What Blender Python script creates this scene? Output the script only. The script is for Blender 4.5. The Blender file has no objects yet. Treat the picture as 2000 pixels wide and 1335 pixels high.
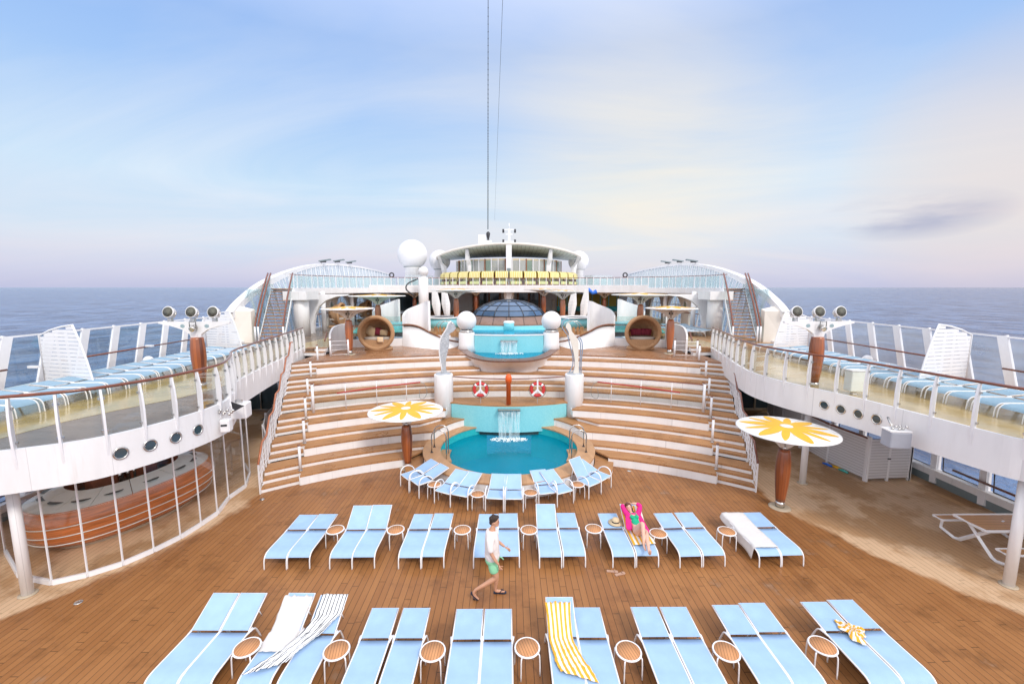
import bpy, bmesh, math, random
from math import sin, cos, pi, radians, hypot, atan2, sqrt
from mathutils import Vector, Matrix
random.seed(7)
SC = bpy.context.scene
C = SC.collection

# ------------------------------------------------------------------ camera
F = 833.0; H = 6.6; PT = radians(7.32); YAW = math.atan(6/833)
cam_d = bpy.data.cameras.new('camera'); cam = bpy.data.objects.new('camera', cam_d); C.objects.link(cam)
cam_d.lens = F/2000*36; cam_d.sensor_width = 36; cam_d.clip_start = .1; cam_d.clip_end = 200000
cam.location = (0, 0, H); cam.rotation_euler = (pi/2-PT, 0, -YAW)
SC.camera = cam
SC.view_settings.view_transform = 'Standard'; SC.view_settings.look = 'None'
SC.view_settings.exposure = 0.0; SC.view_settings.gamma = 1
SC.cycles.max_bounces = 8; SC.cycles.transparent_max_bounces = 16; SC.cycles.caustics_reflective = False
SC.cycles.caustics_refractive = False

# ------------------------------------------------------------------ world
SUN_AZ, SUN_EL = radians(150), radians(42)
def world():
    w = bpy.data.worlds.new('World'); SC.world = w; w.use_nodes = True
    nt = w.node_tree; N = nt.nodes; L = nt.links
    for n in list(N): N.remove(n)
    out = N.new('ShaderNodeOutputWorld'); bg = N.new('ShaderNodeBackground')
    tc = N.new('ShaderNodeTexCoord'); sep = N.new('ShaderNodeSeparateXYZ'); L.new(tc.outputs['Generated'], sep.inputs[0])
    sky = N.new('ShaderNodeTexSky'); sky.sky_type = 'NISHITA'; sky.sun_disc = False
    sky.sun_elevation = SUN_EL; sky.sun_rotation = SUN_AZ; sky.dust_density = 2
    skm = N.new('ShaderNodeMix'); skm.data_type = 'RGBA'; skm.blend_type = 'MULTIPLY'; skm.inputs[0].default_value = 1
    L.new(sky.outputs[0], skm.inputs[6]); skm.inputs[7].default_value = (.09, .09, .09, 1)
    def ramp(src, pts):
        r = N.new('ShaderNodeValToRGB'); e = r.color_ramp.elements
        while len(e) < len(pts): e.new(.5)
        for el, (p, c) in zip(e, pts):
            el.position = p; el.color = (*c, 1) if len(c) == 3 else c
        L.new(src, r.inputs[0]); return r.outputs[0]
    base = ramp(sep.outputs[2], [(0, (.58, .60, .82)), (.03, (.68, .70, .88)), (.09, (.72, .82, .95)), (.20, (.60, .80, 1.0)),
                                 (.36, (.40, .62, 1.0)), (.6, (.22, .42, .92)), (1, (.15, .3, .62))])
    m1 = N.new('ShaderNodeMix'); m1.data_type = 'RGBA'; m1.inputs[0].default_value = .92
    L.new(skm.outputs[2], m1.inputs[6]); L.new(base, m1.inputs[7])
    # cloud veils: noise on direction projected on a high layer
    div = N.new('ShaderNodeMath'); div.operation = 'ADD'; L.new(sep.outputs[2], div.inputs[0]); div.inputs[1].default_value = .16
    dx = N.new('ShaderNodeMath'); dx.operation = 'DIVIDE'; L.new(sep.outputs[0], dx.inputs[0]); L.new(div.outputs[0], dx.inputs[1])
    dy = N.new('ShaderNodeMath'); dy.operation = 'DIVIDE'; L.new(sep.outputs[1], dy.inputs[0]); L.new(div.outputs[0], dy.inputs[1])
    comb = N.new('ShaderNodeCombineXYZ'); L.new(dx.outputs[0], comb.inputs[0]); L.new(dy.outputs[0], comb.inputs[1])
    mp = N.new('ShaderNodeMapping'); mp.inputs[1].default_value = (3.4, .6, 0); mp.inputs[3].default_value = (.42, .75, 1); mp.inputs[2].default_value = (0, 0, .35)
    L.new(comb.outputs[0], mp.inputs[0])
    n1 = N.new('ShaderNodeTexNoise'); n1.inputs['Scale'].default_value = .9; n1.inputs['Detail'].default_value = 6; n1.inputs['Roughness'].default_value = .57
    n1.inputs['Distortion'].default_value = 1.25
    L.new(mp.outputs[0], n1.inputs[0])
    cl = ramp(n1.outputs[0], [(.40, (0, 0, 0)), (.75, (1, 1, 1))])
    ccol = ramp(sep.outputs[2], [(0, (.62, .62, .80)), (.07, (.90, .80, .84)), (.2, (.92, .95, 1.0)), (.5, (.56, .68, .90)), (1, (.4, .5, .7))])
    # warm glow low on the right ahead
    dot = N.new('ShaderNodeVectorMath'); dot.operation = 'DOT_PRODUCT'
    nrm = N.new('ShaderNodeVectorMath'); nrm.operation = 'NORMALIZE'; L.new(tc.outputs['Generated'], nrm.inputs[0])
    L.new(nrm.outputs[0], dot.inputs[0]); dot.inputs[1].default_value = Vector((.27, .93, .255)).normalized()
    gl = ramp(dot.outputs['Value'], [(.84, (0, 0, 0)), (.95, (.34, .34, .34)), (1, (.9, .9, .9))])
    warm = N.new('ShaderNodeMix'); warm.data_type = 'RGBA'; L.new(gl, warm.inputs[0]); L.new(ccol, warm.inputs[6]); warm.inputs[7].default_value = (.98, .90, .76, 1)
    glm = N.new('ShaderNodeMath'); glm.operation = 'MULTIPLY_ADD'; L.new(gl, glm.inputs[0]); glm.inputs[1].default_value = .55
    clm = N.new('ShaderNodeMath'); clm.operation = 'MULTIPLY'; L.new(cl, clm.inputs[0]); clm.inputs[1].default_value = .58
    L.new(clm.outputs[0], glm.inputs[2]); glm.use_clamp = True
    m2 = N.new('ShaderNodeMix'); m2.data_type = 'RGBA'; L.new(glm.outputs[0], m2.inputs[0]); L.new(m1.outputs[2], m2.inputs[6]); L.new(warm.outputs[2], m2.inputs[7])
    # peach wedge low on the far right
    d2 = N.new('ShaderNodeVectorMath'); d2.operation = 'DOT_PRODUCT'; L.new(nrm.outputs[0], d2.inputs[0]); d2.inputs[1].default_value = Vector((.80, .69, .185)).normalized()
    g2 = ramp(d2.outputs['Value'], [(.975, (0, 0, 0)), (1, (.5, .5, .5))])
    m3 = N.new('ShaderNodeMix'); m3.data_type = 'RGBA'; L.new(g2, m3.inputs[0]); L.new(m2.outputs[2], m3.inputs[6]); m3.inputs[7].default_value = (.93, .72, .60, 1)
    # small grey cloud smudges low on the right
    n2 = N.new('ShaderNodeTexNoise'); n2.inputs['Scale'].default_value = 1.6; n2.inputs['Detail'].default_value = 6
    mp2 = N.new('ShaderNodeMapping'); mp2.inputs[3].default_value = (3, 3, 13); L.new(tc.outputs['Generated'], mp2.inputs[0]); L.new(mp2.outputs[0], n2.inputs[0])
    c2 = ramp(n2.outputs[0], [(.40, (0, 0, 0)), (.62, (1, 1, 1))])
    d3 = N.new('ShaderNodeVectorMath'); d3.operation = 'DOT_PRODUCT'; st_ = N.new('ShaderNodeVectorMath'); st_.operation = 'MULTIPLY'; L.new(nrm.outputs[0], st_.inputs[0]); st_.inputs[1].default_value = (1, 1, 3.2); st2 = N.new('ShaderNodeVectorMath'); st2.operation = 'NORMALIZE'; L.new(st_.outputs[0], st2.inputs[0]); L.new(st2.outputs[0], d3.inputs[0]); d3.inputs[1].default_value = Vector((.668, .731, .118*3.2)).normalized()
    g3 = ramp(d3.outputs['Value'], [(.9935, (0, 0, 0)), (1, (1, 1, 1))])
    mm = N.new('ShaderNodeMath'); mm.operation = 'MULTIPLY'; L.new(c2, mm.inputs[0]); L.new(g3, mm.inputs[1])
    mm2 = N.new('ShaderNodeMath'); mm2.operation = 'MULTIPLY'; L.new(mm.outputs[0], mm2.inputs[0]); mm2.inputs[1].default_value = .75
    m4 = N.new('ShaderNodeMix'); m4.data_type = 'RGBA'; L.new(mm2.outputs[0], m4.inputs[0]); L.new(m3.outputs[2], m4.inputs[6]); m4.inputs[7].default_value = (.33, .38, .58, 1)
    # added fill light: the sky behind the viewer and overhead is brightened
    bk = ramp(sep.outputs[1], [(0, (1, 1, 1)), (.55, (0, 0, 0))])
    up = ramp(sep.outputs[2], [(.45, (0, 0, 0)), (.8, (1, 1, 1))])
    mx = N.new('ShaderNodeMath'); mx.operation = 'MAXIMUM'; L.new(bk, mx.inputs[0]); L.new(up, mx.inputs[1])
    bm = N.new('ShaderNodeMix'); bm.data_type = 'RGBA'; L.new(mx.outputs[0], bm.inputs[0]); L.new(m4.outputs[2], bm.inputs[6]); bm.inputs[7].default_value = (1.40, 1.41, 1.50, 1)
    L.new(bm.outputs[2], bg.inputs[0]); bg.inputs[1].default_value = 1.0
    L.new(bg.outputs[0], out.inputs[0])
world()
sun_d = bpy.data.lights.new('sun', 'SUN'); sun = bpy.data.objects.new('sun', sun_d); C.objects.link(sun)
sun_d.energy = 1.9; sun_d.angle = radians(12); sun_d.color = (1, .93, .84)
_d = Vector((sin(SUN_AZ)*cos(SUN_EL), cos(SUN_AZ)*cos(SUN_EL), sin(SUN_EL)))
sun.rotation_euler = (-_d).to_track_quat('-Z', 'Y').to_euler()

# ------------------------------------------------------------------ measuring helpers (pixel of the photo -> point in the place)
def ray(u, v):
    x = (u-1000)/F; y = -(v-667.5)/F
    d = (x, cos(PT)+y*sin(PT), -sin(PT)+y*cos(PT)); c, s = cos(YAW), sin(YAW)
    return (d[0]*c+d[1]*s, -d[0]*s+d[1]*c, d[2])
def at_z(u, v, z):
    d = ray(u, v); t = (z-H)/d[2]; return Vector((d[0]*t, d[1]*t, z))
def at_y(u, v, Y):
    d = ray(u, v); t = Y/d[1]; return Vector((d[0]*t, Y, H+d[2]*t))

# ------------------------------------------------------------------ materials
def nodes(name):
    m = bpy.data.materials.new(name); m.use_nodes = True
    nt = m.node_tree; b = nt.nodes['Principled BSDF']
    return m, nt, nt.nodes, nt.links, b
def setcol(b, c): b.inputs['Base Color'].default_value = (*c, 1)
def rgbmix(N, L, fac, a, b, mode='MIX'):
    m = N.new('ShaderNodeMix'); m.data_type = 'RGBA'; m.blend_type = mode
    for i, v in ((0, fac), (6, a), (7, b)):
        if hasattr(v, 'is_linked') or hasattr(v, 'links'): L.new(v, m.inputs[i])
        elif i == 0: m.inputs[0].default_value = v
        else: m.inputs[i].default_value = (*v, 1)
    return m.outputs[2]
def math_(N, L, op, a, b=None, c=None, clamp=False):
    m = N.new('ShaderNodeMath'); m.operation = op; m.use_clamp = clamp
    for i, v in enumerate((a, b, c)):
        if v is None: continue
        if hasattr(v, 'links'): L.new(v, m.inputs[i])
        else: m.inputs[i].default_value = v
    return m.outputs[0]
def noise(N, L, vec, scale, detail=4, rough=.5):
    n = N.new('ShaderNodeTexNoise'); n.inputs['Scale'].default_value = scale; n.inputs['Detail'].default_value = detail
    n.inputs['Roughness'].default_value = rough
    if vec is not None: L.new(vec, n.inputs[0])
    return n.outputs[0]
def mrange(N, L, v, a, b, c=0., d=1.):
    m = N.new('ShaderNodeMapRange'); L.new(v, m.inputs[0])
    for i, x in enumerate((a, b, c, d)): m.inputs[i+1].default_value = x
    return m.outputs[0]
def mk(name, col, rough=.5, metal=0, var=.08, scale=3, bump=0, bscale=60, spec=None, coat=0, stretch=None, streak=0):
    m, nt, N, L, b = nodes(name)
    tc = N.new('ShaderNodeTexCoord'); v = tc.outputs['Object']
    if stretch:
        mp = N.new('ShaderNodeMapping'); mp.inputs[3].default_value = stretch; L.new(v, mp.inputs[0]); v = mp.outputs[0]
    n = noise(N, L, v, scale, 5, .6)
    f = mrange(N, L, n, .3, .7, 1-var, 1+var*.5)
    cc = N.new('ShaderNodeVectorMath'); cc.operation = 'SCALE'; cc.inputs[0].default_value = col; L.new(f, cc.inputs[3])
    cout = cc.outputs[0]
    if streak:
        mp = N.new('ShaderNodeMapping'); mp.inputs[3].default_value = (5, 5, .45); L.new(tc.outputs['Object'], mp.inputs[0])
        k = mrange(N, L, noise(N, L, mp.outputs[0], 1.0, 5, .6), .60, .78, 0, streak)
        cout = rgbmix(N, L, k, cout, (.50, .44, .38))
        sp = N.new('ShaderNodeSeparateXYZ'); L.new(tc.outputs['Object'], sp.inputs[0])
        fr = math_(N, L, 'FRACT', math_(N, L, 'DIVIDE', math_(N, L, 'ADD', sp.outputs[0], sp.outputs[1]), 1.7))
        ln = math_(N, L, 'LESS_THAN', fr, .009); cout = rgbmix(N, L, math_(N, L, 'MULTIPLY', ln, .35), cout, (.35, .34, .36))
    L.new(cout, b.inputs['Base Color'])
    b.inputs['Roughness'].default_value = rough; b.inputs['Metallic'].default_value = metal
    if spec is not None: b.inputs['Specular IOR Level'].default_value = spec
    if coat: b.inputs['Coat Weight'].default_value = coat; b.inputs['Coat Roughness'].default_value = .15
    if bump:
        bn = noise(N, L, v, bscale, 3); bp = N.new('ShaderNodeBump'); bp.inputs['Strength'].default_value = bump; bp.inputs['Distance'].default_value = .01
        L.new(bn, bp.inputs['Height']); L.new(bp.outputs[0], b.inputs['Normal'])
    return m
def glass(name, tint=(.86, .93, .93), refl=.10, rough=.02, dark=.45):
    m, nt, N, L, b = nodes(name); N.remove(b)
    o = N['Material Output']; t = N.new('ShaderNodeBsdfTransparent'); g = N.new('ShaderNodeBsdfGlossy'); g.inputs['Roughness'].default_value = rough
    t.inputs[0].default_value = (*tint, 1); mx = N.new('ShaderNodeMixShader')
    lw = N.new('ShaderNodeLayerWeight'); lw.inputs[0].default_value = .25
    tc = N.new('ShaderNodeTexCoord'); n = noise(N, L, tc.outputs['Object'], 1.3, 3)
    f = math_(N, L, 'MULTIPLY_ADD', lw.outputs['Fresnel'], dark, refl)
    f2 = math_(N, L, 'MULTIPLY', f, mrange(N, L, n, .3, .7, .8, 1.1), clamp=True)
    L.new(f2, mx.inputs[0]); L.new(t.outputs[0], mx.inputs[1]); L.new(g.outputs[0], mx.inputs[2]); L.new(mx.outputs[0], o.inputs[0])
    return m
def planks(name, colA, colB, w=.14, mode='x', length=2.6, gap=.075, wet=(.55, .5), sand=None, rough=(.25, .6), line=(.05, .025, .012), center=(0, 2.8), big=.35, coord='Object', linefac=.75):
    """teak boards: mode x = boards running along y, y = boards running along x, polar = short boards running out from a centre, ring = long boards bent round it"""
    m, nt, N, L, b = nodes(name)
    tc = N.new('ShaderNodeTexCoord'); vec = tc.outputs[coord]
    sep = N.new('ShaderNodeSeparateXYZ'); L.new(vec, sep.inputs[0]); X, Y, Z = sep.outputs
    if mode == 'x': u, v = X, Y
    elif mode == 'y': u, v = Y, X
    elif mode == 'z': u, v = X, Z
    else:
        px = math_(N, L, 'SUBTRACT', X, center[0]); py = math_(N, L, 'SUBTRACT', Y, center[1])
        ang = math_(N, L, 'ARCTAN2', px, py)
        r = math_(N, L, 'SQRT', math_(N, L, 'ADD', math_(N, L, 'MULTIPLY', px, px), math_(N, L, 'MULTIPLY', py, py)))
        if mode == 'polar': u, v = math_(N, L, 'MULTIPLY', ang, 17.), r
        else: u, v = r, math_(N, L, 'MULTIPLY', ang, 17.)
    us = math_(N, L, 'DIVIDE', u, w); fr = math_(N, L, 'FRACT', us); pid = math_(N, L, 'FLOOR', us)
    wn = N.new('ShaderNodeTexWhiteNoise'); wn.noise_dimensions = '1D'; L.new(pid, wn.inputs['W'])
    off = math_(N, L, 'MULTIPLY_ADD', wn.outputs[0], length, v)
    vs = math_(N, L, 'DIVIDE', off, length); fv = math_(N, L, 'FRACT', vs); vid = math_(N, L, 'FLOOR', vs)
    wn2 = N.new('ShaderNodeTexWhiteNoise'); wn2.noise_dimensions = '2D'; cb = N.new('ShaderNodeCombineXYZ'); L.new(pid, cb.inputs[0]); L.new(vid, cb.inputs[1]); L.new(cb.outputs[0], wn2.inputs['Vector'])
    l1 = math_(N, L, 'LESS_THAN', fr, gap); l2 = math_(N, L, 'LESS_THAN', fv, .007/length*2)
    ln = math_(N, L, 'MAXIMUM', l1, l2)
    gn = N.new('ShaderNodeMapping'); gn.inputs[3].default_value = (1, .07, 1) if mode == 'x' else (.07, 1, 1) if mode == 'y' else (1, 1, 1)
    L.new(vec, gn.inputs[0]); grain = noise(N, L, gn.outputs[0], 22, 4)
    bign = noise(N, L, vec, big, 6, .62)
    fac = math_(N, L, 'ADD', math_(N, L, 'MULTIPLY', wn2.outputs[0], .35), math_(N, L, 'MULTIPLY', grain, .35))
    fac = math_(N, L, 'ADD', fac, math_(N, L, 'MULTIPLY_ADD', bign, 1.5, -.6), clamp=True)
    col = rgbmix(N, L, fac, colA, colB)
    stain = mrange(N, L, noise(N, L, vec, 1.1, 6, .68), .52, .66)
    col = rgbmix(N, L, math_(N, L, 'MULTIPLY', stain, wet[0]), col, tuple(c*.55 for c in colA))
    pale = mrange(N, L, noise(N, L, vec, .55, 8, .72), .60, .72)
    col = rgbmix(N, L, math_(N, L, 'MULTIPLY', pale, wet[1]), col, (.50, .36, .26))
    rr = mrange(N, L, bign, .35, .65, rough[0], rough[1])
    if sand:
        # the outer, sun-bleached and sandy part of the deck beyond the oiled stage
        yy = math_(N, L, 'SUBTRACT', 13.4, Y); y2 = math_(N, L, 'MULTIPLY', math_(N, L, 'MULTIPLY', yy, yy), .072)
        lim = math_(N, L, 'ADD', y2, 8.05)
        ax = math_(N, L, 'ABSOLUTE', math_(N, L, 'ADD', X, -.1))
        dd = math_(N, L, 'SUBTRACT', ax, lim); dd = math_(N, L, 'ADD', dd, math_(N, L, 'MULTIPLY_ADD', noise(N, L, vec, .8, 5, .6), .9, -.45))
        s = mrange(N, L, dd, -.08, .12)
        patch = mrange(N, L, noise(N, L, vec, .5, 6, .65), .47, .56)
        sc = rgbmix(N, L, patch, sand, tuple(c*t for c, t in zip(sand, (.70, .60, .48))))
        sc = rgbmix(N, L, math_(N, L, 'MULTIPLY', wn2.outputs[0], .25), sc, tuple(c*.72 for c in sand))
        col = rgbmix(N, L, s, col, sc)
        ln = math_(N, L, 'MULTIPLY', ln, math_(N, L, 'SUBTRACT', 1.0, math_(N, L, 'MULTIPLY', s, .40)))
        # the darker arc-shaped border board of the stage in front of the seating
        rr = math_(N, L, 'ADD', rr, math_(N, L, 'MULTIPLY', s, .25))
    col = rgbmix(N, L, math_(N, L, 'MULTIPLY', ln, linefac), col, line)
    L.new(col, b.inputs['Base Color']); L.new(rr, b.inputs['Roughness'])
    b.inputs['Specular IOR Level'].default_value = .25
    bp = N.new('ShaderNodeBump'); bp.inputs['Strength'].default_value = .35; bp.inputs['Distance'].default_value = .006
    L.new(math_(N, L, 'SUBTRACT', 1.0, ln), bp.inputs['Height']); L.new(bp.outputs[0], b.inputs['Normal'])
    return m
def stripes(name, base, cols, w, axis=0, edge=.5, rough=.9, rot=0, wob=.0):
    """woven cloth with stripes; cols = stripe colour, edge = share of the stripe in one period"""
    m, nt, N, L, b = nodes(name)
    at = N.new('ShaderNodeAttribute'); at.attribute_name = 'UVMap'; sep = N.new('ShaderNodeSeparateXYZ')
    uvn = N.new('ShaderNodeUVMap'); uvn.uv_map = 'UVMap'; L.new(uvn.outputs[0], sep.inputs[0]); N.remove(at)
    s = math_(N, L, 'DIVIDE', sep.outputs[axis], w); fr = math_(N, L, 'FRACT', s); k = math_(N, L, 'LESS_THAN', fr, edge)
    col = rgbmix(N, L, k, base, cols)
    L.new(col, b.inputs['Base Color']); b.inputs['Roughness'].default_value = rough; b.inputs['Specular IOR Level'].default_value = .1
    tc = N.new('ShaderNodeTexCoord'); bp = N.new('ShaderNodeBump'); bp.inputs['Strength'].default_value = .3; bp.inputs['Distance'].default_value = .004
    L.new(noise(N, L, tc.outputs['Object'], 150, 2), bp.inputs['Height']); L.new(bp.outputs[0], b.inputs['Normal'])
    return m
def barrel_wood(name, a=(.40, .115, .035), bcol=(.09, .020, .010), n=7):
    m, nt, N, L, b = nodes(name)
    tc = N.new('ShaderNodeTexCoord'); sep = N.new('ShaderNodeSeparateXYZ'); L.new(tc.outputs['Object'], sep.inputs[0])
    ang = math_(N, L, 'ARCTAN2', sep.outputs[0], sep.outputs[1]); s = math_(N, L, 'MULTIPLY', ang, n/ (2*pi)*2)
    pid = math_(N, L, 'FLOOR', s); fr = math_(N, L, 'FRACT', s)
    wn = N.new('ShaderNodeTexWhiteNoise'); wn.noise_dimensions = '1D'; L.new(pid, wn.inputs['W'])
    mp = N.new('ShaderNodeMapping'); mp.inputs[3].default_value = (1, 1, .06); L.new(tc.outputs['Object'], mp.inputs[0])
    g = noise(N, L, mp.outputs[0], 30, 4)
    f = math_(N, L, 'ADD', math_(N, L, 'MULTIPLY', wn.outputs[0], .85), math_(N, L, 'MULTIPLY', g, .3), clamp=True)
    col = rgbmix(N, L, f, bcol, a); ln = math_(N, L, 'LESS_THAN', fr, .06); col = rgbmix(N, L, math_(N, L, 'MULTIPLY', ln, .7), col, (.03, .01, .006))
    L.new(col, b.inputs['Base Color']); b.inputs['Roughness'].default_value = .28; b.inputs['Coat Weight'].default_value = .5; b.inputs['Coat Roughness'].default_value = .12
    return m
def mosaic(name, a, bcol, scale=28, rough=.25):
    m, nt, N, L, b = nodes(name)
    tc = N.new('ShaderNodeTexCoord'); v = N.new('ShaderNodeTexVoronoi'); v.distance = 'CHEBYCHEV'; v.inputs['Scale'].default_value = scale; v.inputs['Randomness'].default_value = .15
    L.new(tc.outputs['Object'], v.inputs[0]); wn = N.new('ShaderNodeTexWhiteNoise'); L.new(v.outputs['Position'], wn.inputs[0])
    big = noise(N, L, tc.outputs['Object'], .8, 4)
    f = math_(N, L, 'ADD', math_(N, L, 'MULTIPLY', wn.outputs[0], .55), math_(N, L, 'MULTIPLY', big, .5), clamp=True)
    col = rgbmix(N, L, f, a, bcol)
    L.new(col, b.inputs['Base Color']); b.inputs['Roughness'].default_value = rough
    return m
def water_mat(name, col, rough=.04, bump=.35, bscale=3.5, alpha=.55):
    m, nt, N, L, b = nodes(name); o = N['Material Output']
    tc = N.new('ShaderNodeTexCoord'); bp = N.new('ShaderNodeBump'); bp.inputs['Strength'].default_value = bump; bp.inputs['Distance'].default_value = .05
    n = noise(N, L, tc.outputs['Object'], bscale, 4, .55); L.new(n, bp.inputs['Height']); L.new(bp.outputs[0], b.inputs['Normal'])
    n2 = noise(N, L, tc.outputs['Object'], .7, 3)
    L.new(rgbmix(N, L, mrange(N, L, n2, .35, .65), col, tuple(c*1.25 for c in col)), b.inputs['Base Color'])
    b.inputs['Roughness'].default_value = rough
    t = N.new('ShaderNodeBsdfTransparent'); t.inputs[0].default_value = (.25, .85, .95, 1); mx = N.new('ShaderNodeMixShader'); mx.inputs[0].default_value = alpha
    L.new(t.outputs[0], mx.inputs[1]); L.new(b.outputs[0], mx.inputs[2]); L.new(mx.outputs[0], o.inputs[0])
    return m
def slats(name, col, pitch, axis=2, gap=.12, dark=.25, rough=.5):
    m, nt, N, L, b = nodes(name)
    tc = N.new('ShaderNodeTexCoord'); sep = N.new('ShaderNodeSeparateXYZ'); L.new(tc.outputs['Object'], sep.inputs[0])
    fr = math_(N, L, 'FRACT', math_(N, L, 'DIVIDE', sep.outputs[axis], pitch)); k = math_(N, L, 'LESS_THAN', fr, gap)
    col2 = rgbmix(N, L, math_(N, L, 'MULTIPLY', k, 1-dark), col, tuple(c*.35 for c in col))
    L.new(col2, b.inputs['Base Color']); b.inputs['Roughness'].default_value = rough
    bp = N.new('ShaderNodeBump'); bp.inputs['Distance'].default_value = .02; L.new(fr, bp.inputs['Height']); L.new(bp.outputs[0], b.inputs['Normal'])
    return m
M = {}
M['deck'] = planks('oiled teak deck', (.245, .100, .034), (.39, .180, .066), sand=(.64, .44, .28), gap=.085, linefac=.78)
M['terrace'] = planks('teak terrace boards', (.33, .155, .062), (.50, .265, .118), w=.12, mode='polar', length=5, wet=(.5, .3), gap=.07, big=.9, linefac=.5)
M['ringwood'] = planks('teak coping boards', (.40, .22, .11), (.56, .33, .18), w=.11, mode='polar', center=(0, 15.9), length=5, wet=(.3, .1), gap=.03, linefac=.35)
M['darkring'] = planks('dark weathered teak', (.12, .055, .038), (.22, .11, .078), w=.45, mode='polar', center=(0, 24.5), length=5, wet=(.3, .1), gap=.03, rough=(.2, .4))
M['platform'] = planks('platform teak boards', (.27, .125, .058), (.42, .215, .11), w=.12, mode='x', wet=(.6, .3), gap=.07, rough=(.12, .45), linefac=.5)
M['sidewood'] = planks('side deck boards', (.16, .115, .085), (.26, .20, .155), w=.12, mode='y', wet=(.4, .2), gap=.07, rough=(.15, .35), linefac=.5)
M['uppwood'] = planks('upper deck boards', (.33, .18, .085), (.48, .28, .14), w=.12, mode='x', wet=(.5, .2), gap=.07, linefac=.5)
M['domewood'] = planks('dome ring boards', (.20, .12, .09), (.34, .22, .17), w=.42, mode='polar', center=(0, 32.3), length=9, gap=.08)
M['bench'] = planks('table slats', (.30, .145, .07), (.40, .21, .105), w=.075, mode='x', gap=.14, wet=(.1, .1), length=9)
M['benchy'] = planks('bench slats', (.58, .30, .13), (.70, .39, .19), w=.075, mode='y', gap=.14, wet=(.1, .1), length=9)
M['stooltop'] = planks('stool slats', (.50, .23, .10), (.60, .30, .14), w=.048, mode='x', gap=.13, wet=(0, 0), length=9, big=2)
M['white'] = mk('white ship paint', (.82, .815, .83), .42, var=.07, scale=2.2, stretch=(1, 1, .22), streak=.35)
M['whiteplain'] = mk('plain white paint', (.80, .80, .82), .4, var=.06, scale=.8)
M['white2'] = mk('white gloss rail paint', (.82, .82, .85), .3, var=.04, scale=2)
M['cream'] = mk('cream paint', (.78, .73, .66), .5, var=.06, scale=1)
M['grey'] = mk('grey skirting paint', (.20, .25, .27), .5)
M['steel'] = mk('brushed steel', (.62, .60, .58), .22, metal=1)
M['dark'] = mk('dark rubber', (.03, .03, .035), .5)
M['rail'] = mk('varnished handrail', (.20, .055, .026), .25, var=.3, scale=4, coat=.5)
M['railorange'] = mk('varnished teak handrail', (.44, .14, .055), .3, var=.3, scale=4, coat=.3)
M['capwood'] = mk('teak cap', (.24, .09, .04), .35, var=.3, scale=5, coat=.3)
M['sling'] = mk('pale blue sling fabric', (.33, .50, .74), .75, var=.10, scale=2.5, bump=.25, bscale=260)
M['slingfar'] = mk('turquoise blue sling fabric', (.26, .40, .52), .7, var=.08, scale=6)
M['barrel'] = barrel_wood('varnished barrel staves')
M['barrel2'] = barrel_wood('orange varnished barrel staves', (.50, .16, .06), (.22, .06, .025))
M['canopy'] = mk('white canopy', (.80, .80, .80), .45, var=.05)
M['yellow'] = mk('yellow petal paint', (.80, .44, .02), .5, var=.12)
M['turq'] = mosaic('turquoise mosaic', (.20, .58, .66), (.30, .68, .74))
M['turqdeep'] = mosaic('deep turquoise mosaic', (.02, .40, .44), (.04, .52, .54), 14)
M['green'] = mosaic('sea green mosaic', (.05, .42, .36), (.12, .52, .46), 10)
M['poolfloor'] = mosaic('blue pool mosaic', (.00, .30, .46), (.01, .40, .56), 20)
M['water'] = water_mat('pool water', (.0, .31, .44), alpha=.45, bump=.8, bscale=5.5)
M['water2'] = water_mat('shallow pool water', (.10, .52, .62), alpha=.35, bump=.15)
M['foam'] = mk('white foam', (.86, .92, .94), .6, var=.1, scale=20, bump=.6, bscale=40)
def curtain():
    m, nt, N, L, b = nodes('falling water'); o = N['Material Output']
    setcol(b, (.85, .95, .98)); b.inputs['Roughness'].default_value = .1
    t = N.new('ShaderNodeBsdfTransparent'); mx = N.new('ShaderNodeMixShader')
    tc = N.new('ShaderNodeTexCoord'); mp = N.new('ShaderNodeMapping'); mp.inputs[3].default_value = (30, 30, 1.2); L.new(tc.outputs['Object'], mp.inputs[0])
    L.new(mrange(N, L, noise(N, L, mp.outputs[0], 1, 4), .42, .80, .0, .55), mx.inputs[0])
    L.new(t.outputs[0], mx.inputs[1]); L.new(b.outputs[0], mx.inputs[2]); L.new(mx.outputs[0], o.inputs[0]); return m
M['fall'] = curtain()
M['ygloss'] = mk('glossy yellow deck coating', (.50, .36, .12), .16, var=.35, scale=1.3, bump=.3, bscale=2.5, coat=.5)
M['ygloss2'] = mk('glossy sand yellow coating', (.58, .42, .19), .2, var=.25, scale=1.1, bump=.25, bscale=2.5, coat=.4)
M['glass'] = glass('clear balustrade glass', (.95, .965, .96), .02)
M['glassg'] = glass('greenish glass', (.86, .95, .94), .05)
M['glassb'] = glass('windscreen glass', (.74, .86, .88), .08)
M['glassh'] = glass('enclosure glass', (.985, .985, .98), .008, dark=.16)
def milky(name, col, f, tint):
    m, nt, N, L, b = nodes(name); o = N['Material Output']; setcol(b, col); b.inputs['Roughness'].default_value = .15
    t = N.new('ShaderNodeBsdfTransparent'); t.inputs[0].default_value = (*tint, 1); mx = N.new('ShaderNodeMixShader')
    tc = N.new('ShaderNodeTexCoord'); n = noise(N, L, tc.outputs['Object'], 1.1, 3)
    L.new(mrange(N, L, n, .3, .7, f*.8, f*1.2), mx.inputs[0]); L.new(t.outputs[0], mx.inputs[1]); L.new(b.outputs[0], mx.inputs[2]); L.new(mx.outputs[0], o.inputs[0]); return m
M['frost'] = milky('frosted teal windscreen', (.66, .76, .79), .34, (.86, .95, .96))
M['frostw'] = milky('milky windscreen', (.66, .70, .74), .38, (.90, .93, .94))
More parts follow.
